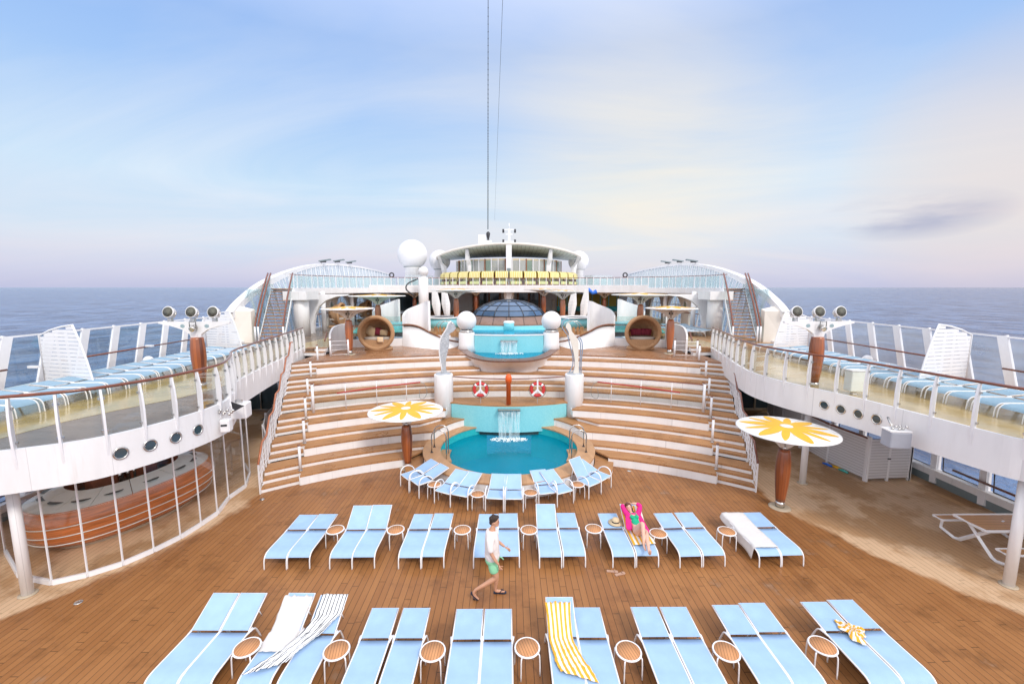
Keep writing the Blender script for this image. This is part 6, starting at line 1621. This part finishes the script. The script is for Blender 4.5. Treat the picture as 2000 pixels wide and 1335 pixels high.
# ================================================================== TOWELS, HAT, SANDALS
def cloth(name, rows, mat, label, cat='towel', thick=.012, uvs=(1, 1)):
    nr, nc = len(rows), len(rows[0]); b = MB()
    b.grid(rows, uv=lambda i, j: (j/(nc-1)*uvs[0], i/(nr-1)*uvs[1])); o = b.build(name, mat, fix=False); tag(o, label, cat)
    m = o.modifiers.new('s', 'SOLIDIFY'); m.thickness = thick; m.offset = 1
    return o
def lz(a, y):   # surface height of a lounger (head along +y from foot 0) at distance y
    if y < 1.05: return .372 if y > .22 else .372-(.22-y)**2*2.2
    return .375+(y-1.05)*math.tan(a)
def on_lounger(i): return FR[i]
random.seed(11)
def wr(x, y, k): return .012*sin(x*19+y*7+k)+.010*sin(x*7-y*23+k*2)+.006*sin(x*41+k)
# plain off-white towel over the third lounger of the front row
x0, y0, a = FR[2]; rows = []
for i in range(26):
    t_ = i/25; yy = .62+1.03*t_ ; ysl = yy if yy < 1.05 else 1.05+(yy-1.05)*cos(a)
    row = []
    for j in range(15):
        f = -1+2*j/14; x = f*.275; fold = max(0, wr(f*1.6, yy*1.3, 1))*1.9*(.3+t_)
        drop = 0 if abs(f) < .94 else -.05
        row.append((x0+x*(1+.03*sin(yy*9)), y0+ysl, lz(a, ysl)+.012+fold+drop))
    rows.append(row)
rows.insert(0, [(p[0], p[1]-.02, p[2]-.008) for p in rows[0]])
cloth('towel', rows, 'towel', 'rumpled off-white towel over the left lounger of the second front pair', thick=.008)
# black striped towel trailing diagonally from the fourth lounger
x1, y1, a1 = FR[3]; rows = []
for i in range(34):
    t_ = i/33; yy = 1.72-1.42*t_
    cx = (x1+.06)-.60*max(0, t_-.28)/.72*1.05
    wd = .25 if t_ < .2 else .25-.07*sin((t_-.2)/.8*pi)+.05*t_
    row = []
    for j in range(13):
        f = -1+2*j/12; x = cx+f*wd; d = yy+f*.12*t_
        dd = 1.05+(d-1.05)*cos(a1) if d > 1.05 else d
        z = max(lz(a1, dd) if x > x1-.29 else lz(a, dd), 0)+.02+abs(sin(f*6.5+t_*5))*.028*(min(1, t_*3))+max(0, wr(f, t_*4, 3))
        row.append((x, y1+dd, z))
    rows.append(row)
cloth('striped_towel', rows, 'ntowel', 'crumpled white towel with thin black stripes trailing diagonally over the second front pair', thick=.006, uvs=(.9, 1.5))
# yellow striped towel on the ninth lounger
x0, y0, a = FR[8]; rows = []
for i in range(34):
    t_ = i/33; yy = 1.60-1.36*t_; cx = x0-.035+.22*max(0, t_-.42)**1.35/.5
    wd = .245-.03*sin(t_*5)+.02*(t_ > .8); row = []
    for j in range(15):
        f = -1+2*j/14; d = 1.05+(yy-1.05)*cos(a) if yy > 1.05 else yy-.10*f*(t_ if t_ > .4 else 0)
        z = lz(a, d)+.014+max(0, wr(f*1.5, t_*3, 5))*1.6+(.03*abs(sin(f*7)) if t_ < .07 else 0)+.022*max(0, sin(f*4+t_*9))*(t_ > .5)*(t_-.4)
        row.append((cx+f*wd, y0+d, z))
    rows.append(row)
cloth('striped_towel', rows, 'ytowel', 'long yellow and white striped towel spread on the raised lounger of the fifth front pair', thick=.008, uvs=(.56, 1.4))
# crumpled small yellow towel on the last pair
c = at_z(1665, 1232, .40); rows = []
for i in range(23):
    r = i/22; row = []
    for j in range(33):
        th = 2*pi*j/32; rr = r*(.19+.05*sin(th*3+1)+.03*sin(th*7))
        z = .395+(.05*abs(sin(th*2.5+r*9))+.045*abs(cos(rr*40+th*3)))*(1-.85*r*r)
        row.append((c.x+rr*cos(th)*1.0, c.y+rr*sin(th)*1.25, z))
    rows.append(row)
cloth('crumpled_towel', rows, 'ytowel', 'small crumpled yellow and white striped towel on the rightmost front pair', thick=.006, uvs=(1.2, 1.1))
# white towel hanging over the side of the eighth middle pair
x0, y0 = 5.93+.27, 9.33; rows = []
for i in range(30):
    t_ = i/29; yy = .20+1.52*t_; row = []
    for j in range(17):
        f = j/16
        if f < .62: x = .27-(f/.62)*.57; z = lz(.06, yy)+.018+max(0, wr(x*3, yy, 7))*.5
        else: g = (f-.62)/.38; x = -.30-.05*g-.02*sin(yy*9); z = lz(.06, yy)+.012-g*(.13+.17*(1-t_))
        row.append((x0+x-yy*.03+.03, y0+yy, z))
    rows.append(row)
cloth('towel', rows, 'towel', 'white fringed towel hanging over the left lounger of the eighth middle pair', thick=.008)
MBf = MB()
# daybed towel
rows = [[(dl[0]+.12+.34*j/6, dl[1]-.52+(-.0 if i > 2 else .04*(2-i)), 3.06+.76-.36*(i/8)) for j in range(7)] for i in range(9)]
rows = [[(p[0], dl[1]-.36-.02*min(i, 3)-.09*min(i, 2), 3.06+.755-(.045*max(0, i-2))) for p in r] for i, r in enumerate(rows)]
cloth('striped_towel', rows, 'ytowel', 'small pale striped towel hanging over the front edge of the left daybed', thick=.01, uvs=(.5, .4))
# straw hat
hx, hy_ = 2.45+.38, 10.62
t = thing('straw_hat', 'straw sun hat with black band lying on the sixth middle pair of loungers', 'hat', (hx, hy_, .40))
MB().lathe([(.19, .012), (.192, .02), (.10, .03), (.095, .10), (.07, .135), (0, .145)], 28, (hx, hy_, .385)).build('brim_and_crown', 'straw', t)
MB().lathe([(.101, .028), (.099, .065)], 28, (hx, hy_, .385)).build('band', 'dark', t)
for k, (u, v, rz) in enumerate(((1196, 1116, -.15), (1211, 1121, .35))):
    p = at_z(u, v, 0); t = thing('sandal', '%s tan sandal lying on the deck in front of the sixth middle pair' % LFT[k], 'sandal', (p.x, p.y, 0), rz=rz, group='tan sandals')
    b = MB(); prof = [(-.13, .028), (-.12, .036), (-.05, .028), (.03, .038), (.09, .045), (.13, .03)]
    poly = [(x, -w_) for x, w_ in prof]+[(x, w_) for x, w_ in prof[::-1]]
    b.prism(poly, 0.002, .022); b.build('sole', 'sandal', t, world=False)
    MB().tube([(.06, -.04, .02), (.05, 0, .06), (.06, .04, .02)], .01, 6).build('strap', 'sandal', t, world=False)

# ================================================================== PICNIC TABLES
def picnic(label):
    t = thing('picnic_table', label, 'picnic table', (0, 0, 0), group='slatted picnic tables'); W = dict(world=False); Lx = 1.9
    MB().box((Lx/2, 0, .735), (Lx-.08, .70, .03)).build('table_top', 'benchy', t, **W)
    MB().tube([(0, -.38, .735), (Lx, -.38, .735), (Lx, .38, .735), (0, .38, .735)], .042, 4, closed=True, smooth=False).build('top_frame', 'white2', t, **W)
    for s in (-1, 1):
        MB().box((Lx/2, s*.76, .445), (Lx-.06, .24, .025)).build('bench_seat', 'benchy', t, **W)
        MB().tube([(0, s*.63, .445), (Lx, s*.63, .445), (Lx, s*.89, .445), (0, s*.89, .445)], .034, 4, closed=True, smooth=False).build('bench_frame', 'white2', t, **W)
    for x in (.22, Lx-.22):
        for s in (-1, 1):
            MB().tube([(x, -s*.30, .71), (x+.01, s*.38, .06), (x, s*.50, .03), (x, s*.86, .12), (x, s*.84, .42)], .046, 4, smooth=False).build('leg_frame', 'white2', t, **W)
    MB().box((.9, .05, .755), (.10, .04, .01), rz=.4).build('clip', 'white2', t, **W)
    return t
pt = picnic('slatted teak picnic table with white frame and two benches beside the right column'); place(pt, (11.55, 9.95, 0), 0)
dup(pt, (11.95, 7.3, 0), 0, 'second slatted picnic table cut by the lower right edge of the picture')
for x, y, lab in ((-9.1, 8.3, 'small round deck drain cover beside the glass enclosure'), (-7.75, 12.7, 'round deck drain cover near the foot of the left stairs'), (4.35, 14.7, 'small round drain at the foot of the right terrace')):
    tag(MB().lathe([(.075, .004), (.075, .010), (0, .011)], 20, (x, y, 0)).build('deck_drain', 'steel'), lab, 'drain')

# ================================================================== PEOPLE
def eval_mesh(o):
    dg = bpy.context.evaluated_depsgraph_get(); me = bpy.data.meshes.new_from_object(o.evaluated_get(dg)); bpy.data.objects.remove(o); return me
def skin_part(J, edges, root=0, sub=2):
    me = bpy.data.meshes.new('tmp'); bm = bmesh.new(); ly = bm.verts.layers.skin.verify(); vs = []
    for k, (p, r) in enumerate(J):
        v = bm.verts.new(p); v[ly].radius = r if isinstance(r, tuple) else (r, r); v[ly].use_root = (k == root); vs.append(v)
    for a, b in edges: bm.edges.new((vs[a], vs[b]))
    bm.to_mesh(me); bm.free()
    o = bpy.data.objects.new('tmp', me); C.objects.link(o); o.modifiers.new('s', 'SKIN').use_smooth_shade = True
    m = o.modifiers.new('u', 'SUBSURF'); m.levels = sub; m.render_levels = sub
    return eval_mesh(o)
def merge(meshes, name, mat, parent, voxel=.011, smooth=True):
    bm = bmesh.new()
    for me in meshes: bm.from_mesh(me)
    me = bpy.data.meshes.new('tmp'); bm.to_mesh(me); bm.free(); o = bpy.data.objects.new('tmp', me); C.objects.link(o)
    if voxel:
        m = o.modifiers.new('r', 'REMESH'); m.mode = 'VOXEL'; m.voxel_size = voxel
        m = o.modifiers.new('sm', 'SMOOTH'); m.iterations = 3; m.factor = .5
    me = eval_mesh(o); me.transform(Matrix.Translation(-WL[parent.name])); me.name = name
    me.polygons.foreach_set('use_smooth', [smooth]*len(me.polygons)); me.materials.clear(); me.materials.append(M[mat])
    o = bpy.data.objects.new(name, me); C.objects.link(o); o.parent = parent; return o
def ell(c, r, rot=None, n=18):
    b = MB().sphere((0, 0, 0), 1, n, n); me = bpy.data.meshes.new('tmp'); me.from_pydata(b.v, [], b.f)
    m = Matrix.Translation(c) @ (rot.to_4x4() if rot else Matrix()) @ Matrix.Diagonal((*r, 1)); me.transform(m); return me
def frame(fwd, up):
    f = Vector(fwd).normalized(); u = Vector(up); r = f.cross(u).normalized(); u = r.cross(f); return Matrix((r, f, u)).transposed()   # local x right, y forward, z up
def head_meshes(c, fwd, up, s=1.0):
    R_ = frame(fwd, up); P3 = lambda x, y, z: c+R_ @ (Vector((x, y, z))*s)
    return [ell(P3(0, 0, .015), (.074*s, .092*s, .105*s), R_), ell(P3(0, .035, -.055), (.052*s, .055*s, .06*s), R_), ell(P3(0, .096, -.012), (.011*s, .02*s, .024*s), R_),
            ell(P3(0, .085, -.085), (.022*s, .018*s, .016*s), R_), ell(P3(.076, -.005, -.01), (.009*s, .018*s, .03*s), R_), ell(P3(-.076, -.005, -.01), (.009*s, .018*s, .03*s), R_)], R_, P3
def hand(wrist, dirv, palmn, side, curl=.5, s=1.0):
    """five separate fingers; palmn = normal out of the palm; side = direction of the thumb"""
    d = Vector(dirv).normalized(); n = Vector(palmn).normalized(); t = Vector(side).normalized(); w = Vector(wrist); out = []
    out.append(skin_part([(w, (.024*s, .02*s)), (w+d*.045*s, (.034*s, .018*s)), (w+d*.085*s, (.036*s, .016*s))], [(0, 1), (1, 2)], 0, 1))
    for k, L in enumerate((.068, .078, .072, .058)):
        o = w+d*.085*s+t*(.027-.018*k)*s; a = o+(d*cos(curl*.5)+n*sin(curl*.5))*L*.45*s; b_ = a+(d*cos(curl*1.3)+n*sin(curl*1.3))*L*.32*s; c = b_+(d*cos(curl*2)+n*sin(curl*2))*L*.25*s
        out.append(skin_part([(o-d*.02*s, .0095*s), (a, .009*s), (b_, .008*s), (c, .007*s)], [(0, 1), (1, 2), (2, 3)], 0, 1))
    o = w+d*.03*s+t*.026*s; a = o+(t*.7+d*.6+n*.3)*.04*s; b_ = a+(t*.25+d*.8+n*.4)*.032*s
    out.append(skin_part([(o, .012*s), (a, .0105*s), (b_, .009*s)], [(0, 1), (1, 2)], 0, 1)); return out
def face(parent, P3, R_, lip):
    for sx in (-1, 1):
        def patch(c, r, nm, mat):
            b = MB().sphere((0, 0, 0), 1, 10, 8); me = Matrix.Translation(P3(*c)) @ R_.to_4x4() @ Matrix.Diagonal((*r, 1)); b.v = [tuple(me @ Vector(v)) for v in b.v]; b.sm = [True]*len(b.f); b.build(nm, mat, parent)
        patch((sx*.030, .083, .008), (.013, .006, .006), 'eye', 'dark'); patch((sx*.031, .088, .028), (.018, .006, .004), 'eyebrow', 'hair')
    patch((0, .094, -.052), (.022, .006, .006), 'mouth', lip)
M['lip'] = mk('lips', (.45, .10, .09), .5)

def man():
    ox, oy = -.36, 8.42; t = thing('person', 'man in white short-sleeved shirt and mint green shorts walking right across the deck', 'person', (ox, oy, 0))
    V = lambda x, y, z: Vector((ox+x, oy+y, z))
    pel, wai, che, nb, nk = V(0, 0, .95), V(.0, 0, 1.12), V(-.015, 0, 1.34), V(.0, 0, 1.50), V(.02, 0, 1.58)
    sr, sl = V(-.02, -.19, 1.45), V(0, .19, 1.45)
    J = [(pel, (.125, .15)), (wai, (.11, .135)), (che, (.12, .155)), (nb, (.07, .085)), (nk, (.056, .056)), (V(.03, 0, 1.66), .055)]
    E_ = [(0, 1), (1, 2), (2, 3), (3, 4), (4, 5)]
    def chain(start, pts):
        p = start
        for q, r in pts: J.append((q, r)); E_.append((p, len(J)-1)); p = len(J)-1
    chain(2, [(V(-.02, -.15, 1.45), .062), (V(-.035, -.21, 1.40), .054), (V(-.01, -.25, 1.16), .042), (V(.06, -.26, 1.03), .036), (V(.15, -.25, .90), .027)])
    chain(2, [(V(0, .15, 1.45), .062), (V(.02, .21, 1.40), .054), (V(.06, .24, 1.17), .042), (V(.19, .23, 1.06), .034), (V(.27, .20, 1.01), .027)])
    # near (right) leg: trailing, heel lifted; far (left) leg planted
    chain(0, [(V(0, -.10, .90), .095), (V(.05, -.11, .70), .083), (V(.09, -.11, .52), .060), (V(-.06, -.11, .42), .056), (V(-.20, -.11, .33), .046), (V(-.35, -.11, .24), .034), (V(-.40, -.11, .17), .036), (V(-.36, -.11, .08), .034), (V(-.31, -.11, .03), .026), (V(-.28, -.11, .02), .02)])
    chain(0, [(V(0, .10, .90), .095), (V(.05, .10, .70), .083), (V(.08, .10, .50), .058), (V(.09, .10, .34), .055), (V(.07, .10, .2), .040), (V(.06, .10, .10), .034), (V(.06, .10, .055), .038), (V(.15, .10, .045), .034), (V(.24, .10, .035), .026), (V(.27, .10, .03), .02)])
    hm, R_, P3 = head_meshes(V(.05, 0, 1.72), (1, -.05, -.08), (0, 0, 1), 1.0)
    ms = [skin_part(J, E_)]+hm+hand(V(.15, -.25, .90), (.35, 0, -1), (.2, 1, 0), (1, 0, .3), .55)+hand(V(.27, .20, 1.01), (.8, -.1, -.45), (-.3, -1, 0), (.3, 0, 1), .5)
    merge(ms, 'body', 'skin', t, .0085)
    face(t, P3, R_, 'lip')
    # hair: cap of overlapping tufts
    hs = [ell(P3(0, -.022, .045), (.084, .095, .088), R_), ell(P3(0, .045, .10), (.066, .05, .03), R_), ell(P3(0, -.07, -.02), (.066, .04, .06), R_)]
    random.seed(5)
    for i in range(26):
        a = random.uniform(0, 2*pi); e = random.uniform(.2, 1.4); hs.append(ell(P3(.078*cos(a)*cos(e), -.02+.088*sin(a)*cos(e), .045+.088*sin(e)), (.02, .02, .02), R_, 8))
    merge(hs, 'hair', 'hair', t, .010)
    # shirt
    J = [(V(0, 0, .87), (.185, .205)), (V(0, 0, 1.08), (.165, .19)), (V(-.02, 0, 1.32), (.165, .20)), (V(-.01, 0, 1.45), (.125, .15)), (V(.0, 0, 1.53), (.085, .09))]
    E_ = [(0, 1), (1, 2), (2, 3), (3, 4)]
    chain(2, [(V(-.02, -.14, 1.44), .10), (V(-.035, -.205, 1.40), .088), (V(-.025, -.245, 1.25), .074), (V(-.01, -.255, 1.17), .072)])
    chain(2, [(V(0, .14, 1.44), .10), (V(.02, .205, 1.40), .088), (V(.04, .235, 1.26), .072), (V(.055, .24, 1.18), .07)])
    merge([skin_part(J, E_), ell(V(.06, -.03, 1.50), (.05, .06, .015), Matrix.Rotation(.7, 3, 'Y')), ell(V(-.02, 0, 1.465), (.11, .20, .065)), ell(V(0, 0, .99), (.165, .205, .19)), ell(V(-.01, 0, 1.2), (.15, .20, .25))], 'shirt', 'shirt', t, .012)
    J = [(V(0, 0, 1.0), (.13, .155)), (V(0, 0, .9), (.15, .18))]; E_ = [(0, 1)]
    chain(1, [(V(.01, -.105, .82), .118), (V(.04, -.115, .70), .112), (V(.055, -.115, .63), .108)])
    chain(1, [(V(.01, .105, .82), .118), (V(.035, .11, .70), .112), (V(.05, .11, .64), .108)])
    merge([skin_part(J, E_), ell(V(0, 0, .88), (.155, .19, .14))], 'shorts', 'shorts', t, .013)
    MB().tube([V(.13, -.02, .93), V(.2, -.04, .93), V(.24, -.04, .88)], .014, 6).build('drawstring', 'shorts', t)
    # flip-flops
    for (h0, toe, up) in ((V(.02, .10, .014), V(.30, .10, .014), (0, 0, 1)), (V(-.455, -.11, .17), V(-.30, -.11, -.0+.012), (-.7, 0, -.2))):
        d = (toe-h0); b = MB(); u = Vector(up).normalized(); r = d.normalized().cross(u).normalized(); u = r.cross(d.normalized())
        pr = [(0, .028), (.1, .036), (.4, .034), (.7, .046), (.9, .042), (1, .02)]
        poly = [h0+d*q+r*w for q, w in pr]+[h0+d*q-r*w for q, w in pr[::-1]]; m = len(poly)
        f = b.add([tuple(p+u*.008) for p in poly]+[tuple(p-u*.012) for p in poly], [tuple(range(m)), tuple(range(m, 2*m))[::-1]]+[(i, (i+1) % m, m+(i+1) % m, m+i) for i in range(m)]).build('flip_flop', 'navy', t)
        MB().tube([h0+d*.45+r*.045+u*.01, h0+d*.62+r*.02+u*.062, h0+d*.82+u*.055, h0+d*.62-r*.02+u*.062, h0+d*.45-r*.045+u*.01], .008, 6).build('strap', 'navy', f)
man()

def woman():
    lx = 3.29; t = thing('person', 'woman in green swimsuit and open magenta shirt reclining on a raised lounger, hands behind head', 'person', (lx, 9.9, .4))
    P = lambda u, v, Y, dz=0: at_y(u, v, Y)+Vector((0, 0, dz))
    head = Vector((3.20, 10.74, .74)); nk = Vector((3.235, 10.64, .655)); che = Vector((3.27, 10.48, .58)); wai = Vector((3.29, 10.33, .50)); hip = Vector((3.30, 10.13, .46))
    kB = Vector((3.30, 9.86, .83)); aB = Vector((3.24, 9.52, .46)); k2 = Vector((3.36, 9.72, .60)); a2 = Vector((3.27, 9.22, .45))
    # towel under her
    rows = []; fy = 9.36
    for i in range(26):
        t_ = i/25; yy = .30+1.36*t_; ysl = yy if yy < 1.05 else 1.05+(yy-1.05)*cos(.55); row = []
        for j in range(13):
            f = -1+2*j/12; zz = (.372 if yy < 1.05 else .375+(yy-1.05)*sin(.55))
            row.append((lx+.01+f*(.262+.02*(1-t_))-.04*(1-t_)*(f > .5)*0, fy+ysl+.03*f*(1-t_), zz+.012+.010*abs(sin(f*6+t_*3))*(1-t_)))
        rows.append(row)
    cloth('striped_towel', rows, 'ytowel', 'yellow and white striped towel under the reclining woman', thick=.008, uvs=(.5, 1.4))
    J = [(hip, (.135, .115)), (wai, (.105, .09)), (che, (.125, .10)), (che+Vector((-.02, .09, .055)), (.08, .06)), (nk, .042), (nk+Vector((-.015, .05, .04)), .042)]; E_ = [(0, 1), (1, 2), (2, 3), (3, 4), (4, 5)]
    def chain(start, pts):
        p = start
        for q, r in pts: J.append((Vector(q), r)); E_.append((p, len(J)-1)); p = len(J)-1
    eL, eR = Vector((3.02, 10.75, .80)), Vector((3.52, 10.76, .80)); hL, hR = Vector((3.13, 10.84, .78)), Vector((3.30, 10.86, .80))
    chain(2, [((3.13, 10.57, .63), .055), ((3.08, 10.65, .70), .048), (eL, .038), (eL.lerp(hL, .5), .034), (hL, .026)])
    chain(2, [((3.40, 10.59, .63), .055), ((3.46, 10.67, .70), .048), (eR, .038), (eR.lerp(hR, .5)+Vector((0, 0, .03)), .034), (hR, .026)])
    chain(0, [((3.20, 10.05, .48), .098), (Vector((3.22, 10.0, .58)), .092), ((3.27, 9.92, .73), .074), (kB, .058), (kB.lerp(aB, .3), .056), (kB.lerp(aB, .7), .042), (aB, .032), (aB+Vector((.0, -.06, -.035)), .034), (aB+Vector((0, -.15, -.045)), .026)])
    chain(0, [((3.40, 10.05, .47), .098), ((3.40, 9.95, .52), .09), ((3.39, 9.83, .57), .072), (k2, .055), (k2.lerp(a2, .3), .055), (k2.lerp(a2, .7), .040), (a2, .031), (a2+Vector((.0, -.05, .01)), .036), (a2+Vector((-.01, -.09, .10)), .03), (a2+Vector((-.01, -.10, .15)), .022)])
    hm, R_, P3 = head_meshes(head, (-.05, -.80, .50), (-.22, .50, .80), .98)
    ms = [skin_part(J, E_)]+hm+hand(hL, (.9, .2, .1), (0, -1, 0), (0, 0, 1), .5, .9)+hand(hR, (-.9, .1, .1), (0, -1, 0), (0, 0, 1), .5, .9)
    merge(ms, 'body', 'skin2', t, .0085); face(t, P3, R_, 'lip')
    hs = [ell(P3(0, -.03, .045), (.088, .10, .095), R_), ell(P3(0, .035, .105), (.07, .05, .03), R_)]
    random.seed(9)
    for sx in (-1, 1):
        for k in range(7): hs.append(ell(P3(sx*(.080+.012*random.random()), .01-.03*random.random(), .05-.028*k), (.022, .028, .028), R_, 8))
    for i in range(22):
        a = random.uniform(0, 2*pi); e = random.uniform(.2, 1.4); hs.append(ell(P3(.085*cos(a)*cos(e), -.02+.09*sin(a)*cos(e), .045+.09*sin(e)), (.022, .022, .022), R_, 8))
    merge(hs, 'hair', 'hair2', t, .010)
    # swimsuit
    J = [(hip+Vector((0, .02, 0)), (.142, .122)), (wai, (.113, .098)), (che, (.132, .108)), (che+Vector((-.01, .06, .03)), (.11, .08))]; E_ = [(0, 1), (1, 2), (2, 3)]
    merge([skin_part(J, E_), ell(che+Vector((-.06, -.04, .075)), (.06, .06, .05)), ell(che+Vector((.06, -.04, .075)), (.06, .06, .05))], 'swimsuit', 'swim', t, .011)
    for sx in (-1, 1): MB().tube([che+Vector((sx*.07, -.01, .10)), che+Vector((sx*.075, .08, .11)), nk+Vector((sx*.05, .0, .03))], .012, 6).build('strap', 'swim', t)
    # open magenta shirt: sleeves, back and two loose front panels
    J = [(Vector((3.27, 10.55, .56)), (.15, .07))]; E_ = []
    chain(0, [((3.13, 10.57, .63), .078), ((3.075, 10.65, .70), .072), (eL+Vector((0, 0, -.0)), .064), (eL.lerp(hL, .55), .056)])
    chain(0, [((3.41, 10.59, .63), .078), ((3.465, 10.67, .70), .072), (eR, .064), (eR.lerp(hR, .5)+Vector((0, 0, .02)), .056)])
    chain(0, [((3.28, 10.35, .47), (.17, .05)), ((3.29, 10.2, .43), (.17, .045))])
    ms = [skin_part(J, E_)]
    def panel(pts, r):
        J2 = [(Vector(p), q) for p, q in zip(pts, r)]; return skin_part(J2, [(i, i+1) for i in range(len(J2)-1)], 0, 2)
    ms.append(panel([(3.13, 10.6, .65), (3.11, 10.45, .60), (3.08, 10.3, .53), (3.07, 10.12, .47)], [(.06, .03), (.075, .03), (.085, .032), (.09, .03)]))
    ms.append(panel([(3.42, 10.6, .65), (3.45, 10.45, .59), (3.49, 10.28, .50), (3.53, 10.08, .44)], [(.06, .03), (.065, .03), (.065, .03), (.06, .03)]))
    merge(ms, 'shirt', 'pink', t, .012)
woman()

# small fittings on the side decks
t = thing('locker', 'pale blue-white pump locker behind the glass of the right side deck', 'locker', (10.2, 12.3, ZD))
MB().box((10.35, 12.45, ZD+.42), (.42, .3, .62)).build('cabinet', 'ivory', t, bevel=.03); MB().box((10.35, 12.45, ZD+.06), (.12, .12, .1)).build('foot', 'white2', t); MB().box((10.35, 12.45, ZD+.745), (.46, .34, .03)).build('lid', 'white', t)
for (u, v, Y, lab) in ((290, 704, 17.2, 'round white lamp globe by the left windscreen'), (1694, 702, 17.4, 'round white lamp globe by the right windscreen')):
    p = at_y(u, v, Y); tag(MB().sphere(p, .19, 18, 12).tube([p, p-Vector((0, 0, .5))], .03, 6).build('wall_lamp', 'white2'), lab, 'lamp')
for (u, v, Y, lab) in ((66, 716, 13.2, 'small white lamp under the left handrail near the frame edge'), (292, 675, 17.5, 'small white lamp under the left handrail beyond the near partition')):
    p = at_y(u, v, Y); tag(MB().box(p, (.3, .1, .07)).build('rail_lamp', 'white2'), lab, 'lamp')
